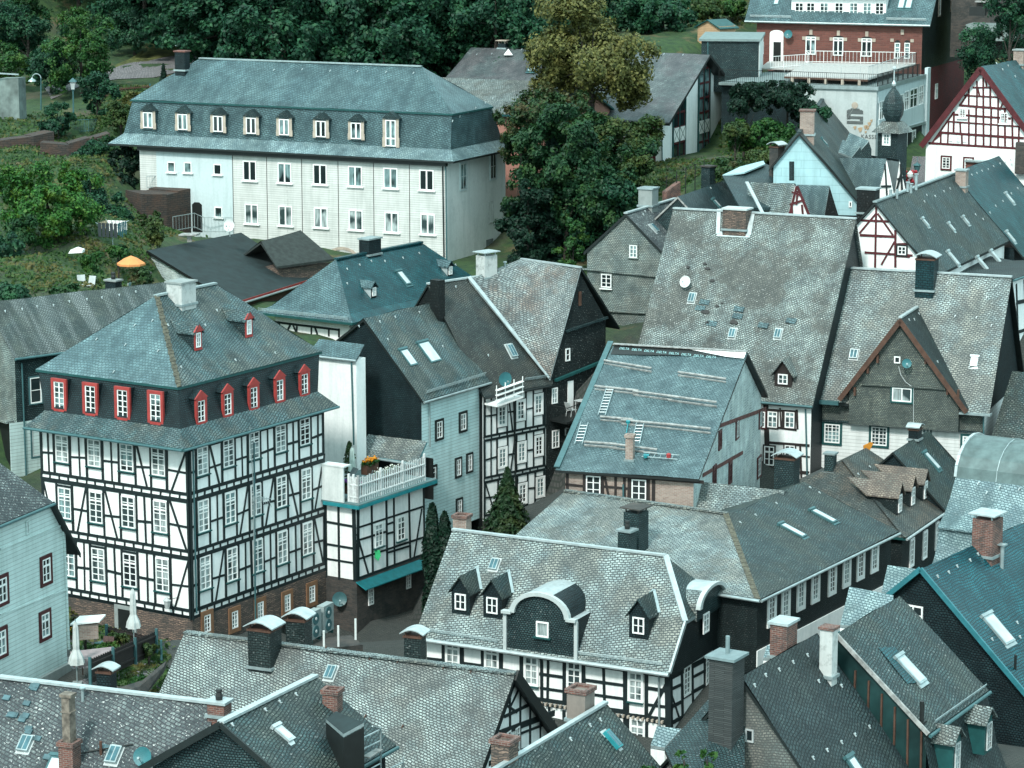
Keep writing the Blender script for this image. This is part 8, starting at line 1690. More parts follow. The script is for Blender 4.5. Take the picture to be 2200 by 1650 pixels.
def crown_column(seed, w, hh, n, size):
 rng = np.random.default_rng(seed); t = rng.uniform(0, 1, n); a = rng.uniform(0, 6.28, n); prof = np.minimum(1, (1-t)*3.2)**.6*(.85+.2*np.sin(t*14+a*2)); rr = prof*w*.5*rng.uniform(.6, 1.08, n)
 return cards(np.stack([np.cos(a)*rr, np.sin(a)*rr, t*hh], 1), np.stack([np.cos(a), np.sin(a), np.full(n, .6)], 1), size, rng, 1.6)
def trunk_mb(hh, r, seed, C=None, w=3):
 R = random.Random(seed); mb = MB(); p = Vector((0, 0, -.5)); q = Vector((R.uniform(-.1, .1)*hh*.2, R.uniform(-.1, .1)*hh*.2, hh*.42)); mb.tube(p, q, r, seg=8, r2=r*.65); top = Vector((q.x*.5, q.y*.5, hh*.8)); mb.tube(q, top, r*.6, seg=7, r2=r*.15)
 for k in range(7):
  s = p.lerp(q, R.uniform(.55, 1)) if k < 4 else q.lerp(top, R.uniform(.1, .7))
  if C is not None and k < len(C): e = Vector(C[k*2 % len(C)])
  else: a = R.uniform(0, 6.28); e = s+Vector((math.cos(a)*w*.35, math.sin(a)*w*.35, hh*.15))
  mb.tube(s, s.lerp(e, .85), r*.35, seg=5, r2=r*.08)
 return mb
def make_tree(name, label, cat, kind, seed, w, hh, n, size, mat, loc, group=None, z0=.25, lobes=16, yaw=0):
 C = None
 if kind == 'broad': V, C = crown_broad(seed, w, hh, n, size, lobes, z0)
 elif kind == 'conifer': V = crown_conifer(seed, w, hh, n, size)
 else: V = crown_column(seed, w, hh, n, size)
 o = empty(name, loc, label, cat, group); o.rotation_euler.z = yaw
 c = bpy.data.objects.new('crown', mesh_from(V, 'crown', mat)); COL.objects.link(c); c.parent = o
 t = MB(); t = trunk_mb(hh, max(.08, w*.035), seed, C, w) if kind == 'broad' else MB().tube((0, 0, -.5), (0, 0, hh*.93), max(.07, w*.03), seg=7, r2=.03)
 offs = parent_loc(o); t.f = [([p+offs for p in pts], m) for pts, m in t.f]; t.build('trunk', M_BARK, o); return o
def copy_tree(o, loc, sc, yaw, label, group, name=None):
 r = o.copy(); COL.objects.link(r); r.location = loc; r.scale = (sc[0], sc[0], sc[1]); r.rotation_euler = (0, 0, yaw); r['label'] = label; r['group'] = group
 if 'group' not in o or o['group'] != group: o['group'] = group
 for ch in list(o.children): c = ch.copy(); COL.objects.link(c); c.parent = r
 return r
def onground(px, D, dy=0):
 x = (px-CX)/FPX*(D*CP+6); p = Vector((x, D, 0)); p.x = x; p.z = gz(p.x, p.y); t = along(p, Vector((1, 0, 0)), px=px); p.x += t; p.z = gz(p.x, p.y)+dy; return p
# hillside forest : four kinds of crown, copied
FG = 'forest trees on the hillside'
kinds = [make_tree('forest_tree', ['dense dark forest tree above the second dormer of the long building', 'wide dark forest tree above the fourth and fifth dormers', 'tall dark forest tree above the sixth dormer', 'dark forest tree above the hip of the long mansard roof'][k], 'tree', 'broad', 100+k, 8.5, 12.5, 15000, .26, L_FOREST, onground(480+150*k, 256), FG, .03, 18) for k in range(4)]
R_ = random.Random(5); spots = []
for D, y0, x0, x1, st in ((228, 0, 455, 1130, 50), (237, 0, 440, 1130, 55), (250, 0, 250, 1180, 55), (263, 0, -40, 1560, 70), (277, 0, -60, 1700, 75), (292, 0, -60, 2260, 90), (243, 0, 520, 1080, 70)):
 x = x0+R_.uniform(0, 30)
 while x < x1:
  spots.append((x+R_.uniform(-14, 14), D+R_.uniform(-4, 4))); x += st
seen = {}
for i, (px, D) in enumerate(spots):
 LM = ('the garden wall at the left edge', 'the tall lantern lamp', 'the cobbled path', 'the bend of the path', 'the first dormers', 'the third dormer', 'the fourth dormer', 'the fifth dormer', 'the sixth dormer', 'the seventh dormer', 'the last dormer', 'the hip of the long roof', 'the hall chimney', 'the yellow-green tree', 'the hall roof ridge', 'the round forest-edge tree', 'the pine garden hut', 'the flat slate shed', 'the brick house', 'the brick house gable', 'the top right hedge', 'the covered grill', 'the top right corner', 'the far right edge', 'the last stretch of hedge')[max(0, min(24, int((px+40)/85)))]; RW = {228: 'front', 237: 'second', 250: 'third', 263: 'fourth', 277: 'fifth', 292: 'rear'}[min((228, 237, 250, 263, 277, 292), key=lambda q: abs(q-D))]
 pass
 s = R_.uniform(.8, 1.2); lab = 'dark forest tree above %s, in the %s row' % (LM, RW); c = copy_tree(kinds[i % 4], onground(px, D), (s*R_.uniform(.9, 1.15), s), R_.uniform(0, 6.28), lab, FG)
 seen.setdefault(lab, []).append((px, c))
for lab, l in seen.items():
 l.sort(key=lambda q: q[0])
 if len(l) > 1:
  for k, (_, c) in enumerate(l): c['label'] = lab.replace('dark forest', ('left-hand', 'right-hand')[k] if len(l) == 2 else ('left-hand', 'middle', 'right-hand', 'far right-hand', 'last', 'outermost')[min(k, 5)]).replace(', in the', ',')
def T(name, label, kind, px, pyc, D, wpx, hpx, n, size, mat, z0=.2, lobes=14, cat='tree', group=None, seed=None, ground=True):
 """tree whose crown's middle shows at (px, pyc), wpx wide and hpx tall in the photo"""
 n = int(n*1.5); size = size*.70; wpx *= .86; hpx *= .94; k = FPX/D; w = wpx/k; top = at(px, pyc-hpx/2, D); bot = at(px, pyc+hpx/2, D); zg = gz(bot.x, D); base = Vector((bot.x, D, min(bot.z, max(zg, bot.z-4)))); hh = top.z-base.z; crown0 = max(z0, (bot.z-base.z)/hh)
 return make_tree(name, label, cat, kind, seed or int(px*7+pyc), w, hh, n, size, mat, base, group, crown0 if kind == 'broad' else z0, lobes)
T('lime_tree', 'big yellow-green blossoming tree in front of the mauve hall roof', 'broad', 1275, 118, 203, 262, 262, 30000, .26, L_YEL, .1, 26)
T('reddish_tree', 'reddish-tinged airy tree between the long white building and the salmon gable', 'broad', 1140, 270, 196, 190, 190, 9000, .24, L_RED, .1, 18)
T('reddish_tree', 'reddish-green loose tree in front of the salmon gable', 'broad', 1225, 260, 197, 110, 150, 4200, .24, L_RED, .1, 12)
T('spruce', 'tall dark blue-green spruce among the trees right of the long white building', 'conifer', 1188, 400, 192, 190, 370, 15000, .26, L_CON)
T('garden_tree', 'mid-green tree left of the white hall with red windows', 'broad', 1330, 330, 197, 170, 200, 12000, .26, L_OLIVE, .1, 18)
T('garden_tree', 'dark tree filling the gap behind the grey shingled gable', 'broad', 1290, 480, 191, 230, 240, 16000, .27, L_FOREST, .05, 20)
T('garden_tree', 'dark leafy tree at the right-hand corner of the long white building', 'broad', 1135, 490, 189, 150, 250, 10000, .27, L_IVY, .05, 16)
T('garden_tree', 'small bright green tree standing before the dark spruce', 'broad', 1230, 530, 186, 80, 130, 3600, .22, L_GREEN, .05, 9)
T('garden_tree', 'leafy green tree below the white-panelled corner of the hall', 'broad', 1370, 400, 190, 100, 130, 5000, .25, L_OLIVE, .1, 12)
L_MID = leafmat('leaves_mid', (.005, .028, .013), (.018, .065, .026), (.045, .095, .025))
T('garden_tree', 'tall full dark-green tree wrapping the blue-green spruce', 'broad', 1215, 345, 190, 190, 250, 13000, .26, L_MID, .05, 20)
T('garden_tree', 'broad full green tree before the salmon gable, right of the spruce', 'broad', 1290, 400, 191.5, 230, 260, 16000, .26, L_MID, .05, 22)
T('garden_tree', 'green tree close to the side wall of the long white building', 'broad', 1120, 380, 191, 130, 230, 8000, .26, L_MID, .05, 16)
T('forest_edge_tree', 'round dark green tree behind the ridge of the hall roof', 'broad', 1425, 40, 236, 175, 130, 9000, .3, L_FOREST, .05, 16)
T('forest_edge_tree', 'dark tree left of the pine garden hut', 'broad', 1345, 30, 240, 120, 130, 6000, .3, L_FOREST, .05, 14)
for k, (x, y, D, w, hh, m, lab) in enumerate(((1520, 22, 238, 80, 45, L_OLIVE, 'low olive shrub on the slope left of the pine hut'), (1575, 18, 240, 70, 40, L_GREEN, 'low green shrub on the slope above the pine hut'), (1600, 205, 201, 110, 95, L_IVY, 'dark shrub below the left end of the terrace railing'), (1690, 205, 202, 130, 100, L_IVY, 'dark shrub touching the grey bank wall, under the terrace'),
 (1745, 240, 201, 80, 90, L_FOREST, 'dark green shrub against the foot of the bank wall'), (1630, 275, 198, 120, 80, L_GREEN, 'bright green shrub in the garden below the terrace'), (1700, 300, 196, 120, 90, L_GREEN, 'mid green bush left of the brick chimney, upper right'), (1580, 265, 197, 60, 50, L_OLIVE, 'small olive bush beside the white hall gable'), (1650, 330, 193, 110, 50, L_OLIVE, 'olive undergrowth above the pale blue gable'), (1570, 350, 190, 80, 50, L_RED, 'grey-brown twiggy shrub by the hall fence'),
 (2150, 125, 221, 190, 190, L_FOREST, 'big clipped dark hedge at the top right edge'), (2098, 110, 224, 80, 150, L_FOREST, 'dark hedge beside the side wall of the brick house'))):
 T('shrub', lab, 'broad', x, y+(14 if D < 205 else 0), D, w, hh*.85, 4200 if w < 100 else 7000, .22, m, .0, 12, 'shrub')
L_MIDG = leafmat('leaves_midgreen', (.006, .032, .012), (.020, .072, .022), (.045, .095, .022))
# left side garden
for k, (nm, kd, x, y, D, w, hh, m, n, lab) in enumerate((('young_tree', 'broad', 178, 130, 226, 150, 230, L_GREEN, 9500, 'tall green tree beside the cobbled path, upper left'), ('young_tree', 'broad', 60, 80, 236, 150, 170, L_FOREST, 8000, 'dark tree at the upper left behind the street lamps'), ('young_tree', 'broad', 20, 150, 230, 110, 120, L_GREEN, 5000, 'green tree at the left edge above the netted wall'), ('young_tree', 'broad', 290, 60, 246, 130, 120, L_FOREST, 7000, 'dark tree over the curve of the cobbled path'),
 ('young_tree', 'broad', 210, 215, 216, 90, 130, L_FOREST, 4500, 'slim dark tree behind the lantern lamp'), ('shrub', 'broad', 125, 265, 210, 75, 100, L_FOREST, 3400, 'dark shrub between the two street lamps'), ('shrub', 'broad', 262, 365, 203, 120, 120, L_IVY, 6500, 'dark evergreen shrub at the left end of the long white building'), ('round_tree', 'broad', 108, 452, 180, 205, 215, L_BRIGHT, 17000, 'round bright green tree in the garden, far left'), ('shrub', 'broad', 322, 490, 186, 75, 70, L_OLIVE, 3000, 'feathery olive bush below the stone retaining wall'),
 ('shrub', 'broad', 255, 545, 178, 50, 40, L_GREEN, 1700, 'small green hedge behind the orange parasol'), ('shrub', 'broad', 200, 570, 174, 50, 60, L_GREEN, 1900, 'small leafy bush in the middle of the garden'), ('shrub', 'broad', 15, 560, 172, 90, 130, L_FOREST, 4500, 'dark bush at the left edge of the garden'), ('shrub', 'broad', 20, 420, 190, 100, 100, L_GREEN, 4200, 'overgrown green bush on the terrace wall at the left edge'), ('shrub', 'broad', 260, 250, 212, 70, 70, L_OLIVE, 2800, 'yellowish bush behind the left end of the long mansard roof'),
 ('shrub', 'broad', 195, 420, 192, 90, 80, L_FOREST, 3800, 'dark bush between the round tree and the stone wall'), ('shrub', 'broad', 300, 600, 165, 60, 50, L_RED, 2000, 'reddish bush beside the door of the felt-roofed outbuilding'), ('young_tree', 'broad', 235, 470, 189, 100, 120, L_FOREST, 5000, 'dark tree between the washing and the stone garden wall'), ('shrub', 'broad', 30, 640, 160, 110, 60, L_FOREST, 3500, 'dark hedge above the streaked slate roof, left edge'), ('shrub', 'broad', 40, 500, 176, 90, 70, L_MIDG, 3200, 'dark green bush below the round bright tree'), ('shrub', 'broad', 195, 330, 204, 90, 60, L_FOREST, 3000, 'dark bush growing over the red-brown wall coping'), ('shrub', 'broad', 60, 330, 209, 120, 50, L_FOREST, 3400, 'dark creeper at the foot of the netted wall'), ('young_tree', 'broad', 110, 150, 228, 120, 130, L_FOREST, 6500, 'dark tree between the curved street lamp and the path'), ('young_tree', 'broad', 30, 40, 240, 150, 130, L_MIDG, 7000, 'mid green tree in the top left corner'), ('shrub', 'broad', 150, 640, 163, 90, 50, L_MIDG, 2600, 'green bush above the middle of the streaked slate roof'), ('shrub', 'broad', 225, 330, 206, 60, 80, L_MIDG, 2600, 'tall shrub at the left eave of the long building'), ('young_tree', 'broad', 2170, 25, 217, 130, 90, L_FOREST, 5000, 'dark tree at the top right corner before the stone house'), ('shrub', 'broad', 290, 222, 218, 60, 45, L_YEL, 1800, 'orange-yellow flowering bush by the low picket fence'))):
 T(nm, lab, kd, x, y, D, w, hh, n, .22, m, .0 if nm == 'shrub' else .12, 12 if n < 9000 else 20, 'shrub' if nm == 'shrub' else 'tree')
T('small_fir', 'tiny fir sapling on the verge above the left end of the mansard roof', 'conifer', 352, 160, 232, 26, 50, 500, .18, L_CON)
T('yew_tree', 'dense pointed conifer in the yard below the half-timbered facade, mid picture', 'conifer', 1090, 1085, 156, 170, 172, 15000, .17, leafmat('leaves_yew', (.006, .026, .010), (.022, .055, .022), (.05, .07, .022)), .0, 18)
for k, (x, y0, y1, w) in enumerate(((930, 1082, 1330, 44), (956, 1100, 1340, 44))):
 p = at(x, y1, 152); top = at(x, y0, 152); make_tree('columnar_cypress', ['left of two dark columnar evergreens below the light-blue house', 'right of two dark columnar evergreens below the light-blue house'][k], 'tree', 'column', 60+k, w/FPX*152, top.z-p.z, 5000, .17, L_IVY, p, 'columnar evergreens')
for k, (x, y, D, w, hh) in enumerate(((1400, 1640, 88, 40, 34), (1470, 1640, 88, 46, 44), (1520, 1640, 87, 50, 50))):
 p = at(x, y+60, D); make_tree('leafy_shrub', ['leafy shoots at the bottom edge, leftmost of three', 'leafy shoots at the bottom edge, the middle of three', 'leafy shoots at the bottom edge beside the stacked-stone chimney'][k], 'shrub', 'broad', 80+k, w/FPX*D, (hh+50)/FPX*D, 260, .13, L_GREEN, p, 'leafy shoots', .1, 6)
for k, (x, y, D, w, hh, m) in enumerate(((160, 1345, 131, 50, 40, L_RED), (185, 1360, 130, 50, 40, L_GREEN), (260, 1375, 129, 60, 34, L_OLIVE), (235, 1398, 127, 50, 30, L_GREEN), (320, 1395, 128, 40, 30, L_OLIVE), (300, 1465, 125, 40, 26, L_GREEN))):
 T('bedding_plant', ['rusty shrub at the corner of the clapboard house', 'green climbing plant below the half-timbered wall', 'dry flower bed inside the fenced courtyard', 'leafy plants behind the courtyard table', 'dry plants beside the courtyard fence corner', 'green tuft on the dry strip right of the courtyard fence'][k], 'broad', x, y, D, w, hh, 900, .15, m, 0, 8, 'plant')
# grass tufts
def grass():
 rng = np.random.default_rng(3); P_ = []
 for (x0, x1, y0, y1, n, d0) in ((0, 320, 540, 650, 2600, 150), (0, 330, 440, 540, 2200, 165), (350, 480, 480, 510, 900, 180), (200, 330, 190, 290, 2200, 205), (0, 240, 250, 440, 3800, 195), (1400, 1560, 345, 430, 1600, 190), (1550, 1720, 250, 360, 2500, 192), (1480, 1620, 0, 60, 1500, 225), (250, 350, 1400, 1500, 1600, 118), (150, 260, 1330, 1400, 900, 125)):
  for k in range(n):
   px, py = rng.uniform(x0, x1), rng.uniform(y0, y1); r = ray(px, py); d = d0
   while d < 260:
    p = CAM+r*(d/r.y)
    if p.z < gz(p.x, p.y): break
    d += 1.6
   else: continue
   P_.append((p.x+rng.normal()*.3, p.y+rng.normal()*.5))
 P_ = np.array([(x, y, gz(x, y)+.1) for x, y in P_]); V = cards(P_, np.tile(np.array([0, -.6, .5]), (len(P_), 1)), .19, rng, 1.4)
 me = mesh_from(V, 'grass', leafmat('grass_blades', (.010, .042, .010), (.045, .095, .022), (.13, .10, .035))); o = bpy.data.objects.new('grass', me); COL.objects.link(o); tag(o, 'rough grass and weeds over the garden slopes', 'grass', kind='stuff')
grass()
# ================================================================ SMALL THINGS
def V3(*a): return Vector(a)
def chair(name, label, loc, yaw, mat, group=None, fm=None, recl=.15, s=1.0, arms=False, seatw=.5):
 o = empty(name, loc, label, 'chair', group); o.rotation_euler.z = yaw; L0 = parent_loc(o); s_ = s; fm = fm or mat
 def B(mb, nm, m): mb.f = [([p+L0 for p in pts], k) for pts, k in mb.f]; return mb.build(nm, m, o)
 w = seatw*s; B(MB().box((-w/2, -.24*s, .42*s), (w, 0, 0), (0, .46*s, 0), (0, 0, .04)), 'seat', mat)
 B(MB().prism([V3(-w/2, .22*s, .44*s), V3(w/2, .22*s, .44*s), V3(w/2, (.22+recl)*s, .98*s), V3(-w/2, (.22+recl)*s, .98*s)], (0, .035, 0)), 'backrest', mat)
 for x in (-1, 1):
  B(MB().tube((x*w*.45, -.2*s, 0), (x*w*.45, -.2*s, .43*s), .022, seg=5), 'leg', fm); B(MB().tube((x*w*.45, .3*s, 0), (x*w*.45, .2*s, .43*s), .022, seg=5), 'leg', fm)
  if arms: B(MB().box((x*w*.52-.03, -.22*s, .62*s), (.06, 0, 0), (0, .5*s, 0), (0, 0, .03)).tube((x*w*.52, -.2*s, .43*s), (x*w*.52, -.2*s, .62*s), .02, seg=5), 'armrest', fm)
 return o
def table(name, label, loc, yaw, w, d, hh, mat, cloth=None, group=None):
 o = empty(name, loc, label, 'table', group); o.rotation_euler.z = yaw; L0 = parent_loc(o)
 def B(mb, nm, m): mb.f = [([p+L0 for p in pts], k) for pts, k in mb.f]; return mb.build(nm, m, o)
 B(MB().box((-w/2, -d/2, hh), (w, 0, 0), (0, d, 0), (0, 0, .05)), 'tabletop', mat)
 for x in (-1, 1):
  for y in (-1, 1): B(MB().tube((x*w*.42, y*d*.4, 0), (x*w*.42, y*d*.4, hh), .03, seg=6), 'leg', mat)
 return o
def parasol_open(label, loc, hh, r, mat):
 o = empty('parasol', loc, label, 'parasol'); mb = MB(); n = 8; c = Vector(loc)+UPZ*hh; rim = [c+V3(math.cos(2*math.pi*k/n)*r, math.sin(2*math.pi*k/n)*r, -.48) for k in range(n)]; mid = [c+V3(math.cos(2*math.pi*k/n)*r*.5, math.sin(2*math.pi*k/n)*r*.5, -.18) for k in range(n)]
 for k in range(n):
  j = (k+1) % n; mb.poly([mid[k], mid[j], c]); mb.poly([rim[k], rim[j], mid[j], mid[k]]); mb.poly([rim[k]-UPZ*.12, rim[j]-UPZ*.12, rim[j], rim[k]])
 mb.build('canopy', mat, o); MB().tube(loc, c, .03).build('pole', M_WOOD, o)
 for k in range(n): MB().tube(c-UPZ*.5, rim[k]+UPZ*.02, .012, seg=4).build('rib', M_WOOD, o)
 MB().cbox(Vector(loc)+UPZ*.05, (.5, 0, 0), (0, .5, 0), UPZ*.1).build('base', M_CONC, o); return o
def parasol_closed(label, loc, hh, mat, pm=None, r=.24):
 o = empty('closed_parasol', loc, label, 'parasol'); L = Vector(loc); n = 14; mb = MB(); prof = [(.05, hh*.98), (.10, hh*.9), (.13, hh*.62), (.12, hh*.55), (r*.85, hh*.42), (r, hh*.32)]
 rings = [[L+V3(math.cos(2*math.pi*k/n)*q*(1+.28*(k % 2)), math.sin(2*math.pi*k/n)*q*(1+.28*(k % 2)), z) for k in range(n)] for q, z in prof]
 for a, b in zip(rings, rings[1:]):
  for k in range(n): j = (k+1) % n; mb.poly((b[k], b[j], a[j], a[k]))
 mb.poly(rings[0]); mb.build('canopy', mat, o); MB().tube(L, L+UPZ*hh*1.02, .03).build('pole', pm or M_ZINC, o); MB().cbox(L+UPZ*.05, (.45, 0, 0), (0, .45, 0), UPZ*.1).build('base', M_CONC, o); return o
def flowers(name, label, loc, w, d, hh, mat, green=None, n=240, pot=None, size=.07, cat='plant', yaw=0.0, group=None):
 """bedding plants: green base clumps and blossoms over a box"""
 o = empty(name, loc, label, cat, group); o.rotation_euler.z = yaw; rng = np.random.default_rng(int(abs(loc[0]*31+loc[1]*7)*10) % 99991)
 P_ = np.stack([rng.uniform(-w/2, w/2, n), rng.uniform(-d/2, d/2, n), hh+rng.normal(size=n)*.05+.10], 1); b = bpy.data.objects.new('blossoms', mesh_from(cards(P_, np.tile([0, -.3, 1.], (n, 1)), size, rng, 1.1), 'blossoms', mat)); COL.objects.link(b); b.parent = o
 P_ = np.stack([rng.uniform(-w/2, w/2, n*2), rng.uniform(-d/2, d/2, n*2), hh*.7+rng.uniform(0, 1, n*2)*.22], 1); b = bpy.data.objects.new('leaves', mesh_from(cards(P_, np.tile([0, -.4, .8], (n*2, 1)), size*1.4, rng, 1.5), 'leaves', green or L_GREEN)); COL.objects.link(b); b.parent = o
 L0 = parent_loc(o); mb = MB().box(L0+V3(-w/2, -d/2, 0), (w, 0, 0), (0, d, 0), (0, 0, hh*.8)); mb.build('planter', pot or M_BROWNW, o); return o
F_PUR = leafmat('blossom_purple', (.07, .02, .16), (.22, .07, .36), (.5, .12, .3)); F_ORG = leafmat('blossom_orange', (.55, .16, .01), (.85, .36, .02)); F_WHT = leafmat('blossom_white', (.6, .62, .55), (.8, .8, .75)); F_RED = leafmat('blossom_red', (.35, .02, .05), (.6, .05, .1))
# ---- roof terrace of the annex
tp = TER['P']; dz = TER['dz']; te = lambda x, y: atz(x, y, dz)
yawA = math.atan2(H1.a.y, H1.a.x)
M_LOUNGE = plain('lounger_grey', (.07, .10, .105), .6)
def terrace_pt(px, b): a = along(tp(0, b, dz), H1.a, px=px); return tp(a, b, dz)
b0, b1, a0, a1 = TER['b0'], TER['b1'], TER['a0'], TER['a1']
chair('deck_chair', 'grey reclining deck chair beside the white screen wall on the roof terrace', terrace_pt(741, b0+2.6), yawA-2.0, M_LOUNGE, 'deck chairs on the roof terrace', M_ZINC, .42, 1.15, True)
chair('deck_chair', 'grey deck chair in the middle of the roof terrace, in front of the orange flowers', terrace_pt(781, b0+1.3), yawA-2.6, M_LOUNGE, 'deck chairs on the roof terrace', M_ZINC, .2, 1.2, True)
flowers('flower_box', 'long box of purple petunias behind the short side of the picket railing', tp(a0+.55, (b0+b0+2.2)/2, dz+.35), .45, 2.1, .55, F_PUR, yaw=yawA, n=420, size=.1)
flowers('flower_box', 'tall planter of bright orange flowers on the roof terrace', terrace_pt(795, b0+2.2)+UPZ*.6, 1.2, .4, .7, F_ORG, yaw=yawA, n=130, size=.13)
flowers('flower_box', 'planter of white and green flowers behind the long picket railing', terrace_pt(832, b0+1.0)+UPZ*.35, 2.2, .5, .55, F_WHT, yaw=yawA, n=110, size=.09)
flowers('flower_pot', 'small pot of red flowers on the roof terrace', terrace_pt(750, b0+1.2)+UPZ*.45, .28, .28, .4, F_RED, yaw=yawA, n=60, size=.08)
p = terrace_pt(751, b0+4.2); make_tree('potted_conifer', 'small potted conifer standing on the roof terrace', 'plant', 'column', 5, .62, 2.1, 700, .11, L_OLIVE, p); 
parasol_closed('closed pale parasol on the roof terrace, right of the potted conifer', terrace_pt(757, b0+3.2), 2.1, plain('parasol_pale', (.5, .62, .58), .8), r=.2)
table('terrace_table', 'low dark table between the flower boxes on the roof terrace', terrace_pt(757, b0+2.0), yawA, .9, .7, .6, M_SH_DARK)
p = TER['ff'].at(806, 1182, .15); thingmesh(MB().prism([p+V3(-.16, 0, 0), p+V3(.14, 0, .02), p+V3(.2, 0, -.3), p+V3(.05, 0, -.62), p+V3(-.16, 0, -.42)], (0, .06, 0)), 'green_cloth', plain('cloth_green', (.03, .42, .16), .7), p, 'bright green cloth hanging from the left window of the timbered annex', 'cloth')
# ---- heat pumps on a ledge
q = at(705, 1385, 136); zl_ = q.z
thingmesh(MB().box(at(668, 1396, 135)-UPZ*3, V3(2.6, .9, 0), V3(-.7, 1.8, 0), UPZ*3), 'concrete_ledge', M_STONED, at(690, 1390, 134), 'concrete ledge with gravel carrying the two heat pump units', 'ledge')
def heatpump(label, c, first=None):
 o = empty('heat_pump', c, label, 'heat pump', 'heat pump units on the ledge'); u = V3(.42, .9, 0).normalized(); n = V3(u.y, -u.x, 0)
 f = Face(c, u, UPZ); w = 1.05; hh = 1.45
 MB().box(f.pt(-w/2, .18, -.42), f.u*w, UPZ*hh, f.n*.42).build('casing', plain('unit_grey', (.24, .29, .29), .5, vary=.05), o)
 for k, v in enumerate((.55, 1.22)):
  q = MB().lathe(f.pt(-.05, v, .0), [(.31, 0), (.31, .03)], seg=20, ax=f.n).build('fan_grille', M_DPIPE, o); MB().lathe(f.pt(-.05, v, .03), [(.09, 0), (.07, .03)], seg=12, ax=f.n).build('fan_hub', M_WFG, q)
 for s in (-1, 1): MB().box(f.pt(s*w*.4-.04, 0, -.42), f.u*.08, UPZ*.18, f.n*.42).build('foot', M_TRIMG, o)
 return o
heatpump('left of the two grey heat pump units below the stone base', at(680, 1378, 136.2)); heatpump('right of the two grey heat pump units below the stone base', at(707, 1364, 137.4))
for k, (x, y) in enumerate(((696, 1392), (727, 1381), (764, 1366))):
 p = at(x, y, 134+k*.8); o = thingmesh(MB().box(p-V3(.05, .05, .2), (.1, 0, 0), (0, .1, 0), (0, 0, 1.1)), 'white_post', M_PAINTW, p, ['white post in front of the left heat pump', 'middle white post, right of the heat pumps', 'white post at the right end of the ledge'][k], 'post', 'white posts on the ledge')
# ---- fenced courtyard bottom left
cz = lambda x, y, d=1: gat(x, y, 118, 142)
M_CANVAS = plain('canvas_white', (.46, .50, .49), .8, vary=.1)
p = at(288, 1388, 128.5); parasol_closed('closed white parasol in front of the stone doorway', p, 2.9, M_CANVAS, r=.3); p = at(166, 1470, 124); parasol_closed('closed white parasol beside the table, near the clapboard house corner', p, 3.1, M_CANVAS, r=.32)
tb = at(207, 1440, 125.5); yt = .42; o = table('covered_table', 'large table under a mauve-grey cloth in the fenced courtyard', tb, yt, 1.9, 1.3, .75, M_BROWNW)
L0 = tb; c_, s_ = math.cos(yt), math.sin(yt); rr = lambda x, y, z: tb+V3(x*c_-y*s_, x*s_+y*c_, z); mb = MB(); cs = [(-1.05, -.75), (1.05, -.75), (1.05, .75), (-1.05, .75)]; mb.poly([rr(x, y, .84) for x, y in cs])
for k in range(4):
 (x0, y0), (x1, y1) = cs[k], cs[(k+1) % 4]; n = 8; top = [rr(x0+(x1-x0)*i/n, y0+(y1-y0)*i/n, .84) for i in range(n+1)]; bot = [rr((x0+(x1-x0)*i/n)*(1.06 if i % 2 else 1.01), (y0+(y1-y0)*i/n)*(1.06 if i % 2 else 1.01), .42+.04*(i % 3)) for i in range(n+1)]
 for i in range(n): mb.poly([bot[i], bot[i+1], top[i+1], top[i]])
thingmesh(mb, 'tablecloth', plain('cloth_mauve', (.28, .23, .235), .85), tb+UPZ*.84, 'mauve-grey cloth draped over the big courtyard table', 'tablecloth')
M_WICK = plain('wicker_brown', (.11, .065, .06), .8, vary=.3, vs=12)
chair('wicker_chair', 'brown wicker chair behind the cloth-covered courtyard table', at(228, 1418, 127), -.3, M_WICK, 'wicker chairs', recl=.1, s=1.1); chair('wicker_chair', 'brown wicker chair half hidden left of the cloth-covered table', at(178, 1432, 126.5), 1.3, M_WICK, 'wicker chairs', recl=.1, s=1.1)
p = at(190, 1372, 129); thingmesh(MB().box(p+V3(-.5, -.3, 0), V3(1.0, .25, 0), V3(-.25, .7, 0), UPZ*.75), 'storage_box', M_BRICKP, p, 'brick cold frame below the white lid, at the courtyard wall', 'box'); thingmesh(MB().slab([[p+V3(-.8, -.4, .85), p+V3(.6, -.2, .95), p+V3(.75, .8, 1.0), p+V3(-.5, .7, .95)]], .08), 'lid', M_WFR, p+UPZ*.85, 'shiny white lid lying on the brick cold frame', 'lid')
thingmesh(MB().slab([[at(203, 1380, 128.5), at(236, 1382, 128.5), at(240, 1376, 129.4), at(222, 1376, 129.6)]], .06), 'teal_bench', M_DPIPE, at(220, 1380, 128.6), 'small teal bench behind the wicker chair', 'bench')
def slat_fence(name, label, p, q, hh, mat, group, gap=.02, bw=.12):
 o = empty(name, p, label, 'fence', group); d = (q-p); n = int(d.length/(bw+gap)); mb = MB(); u = d.normalized(); nn = d.cross(UPZ).normalized()
 for k in range(n): c = p+d*(k+.5)/n; mb.box(c-u*bw/2, u*bw, nn*.03, UPZ*(hh*(1 if k % 2 else .96)))
 mb.build('boards', mat, o); MB().beam(p+UPZ*hh*.25+nn*.06, q+UPZ*hh*.25+nn*.06, .08, .08).beam(p+UPZ*hh*.8+nn*.06, q+UPZ*hh*.8+nn*.06, .08, .08).build('rails', mat, o)
 m = max(1, int(d.length/2.2))
 for k in range(m+1): MB().cbox(p+d*k/m+nn*.1+UPZ*hh*.55, u*.12, nn*.12, UPZ*hh*1.15).build('fence_post', M_DPIPE, o)
 return o
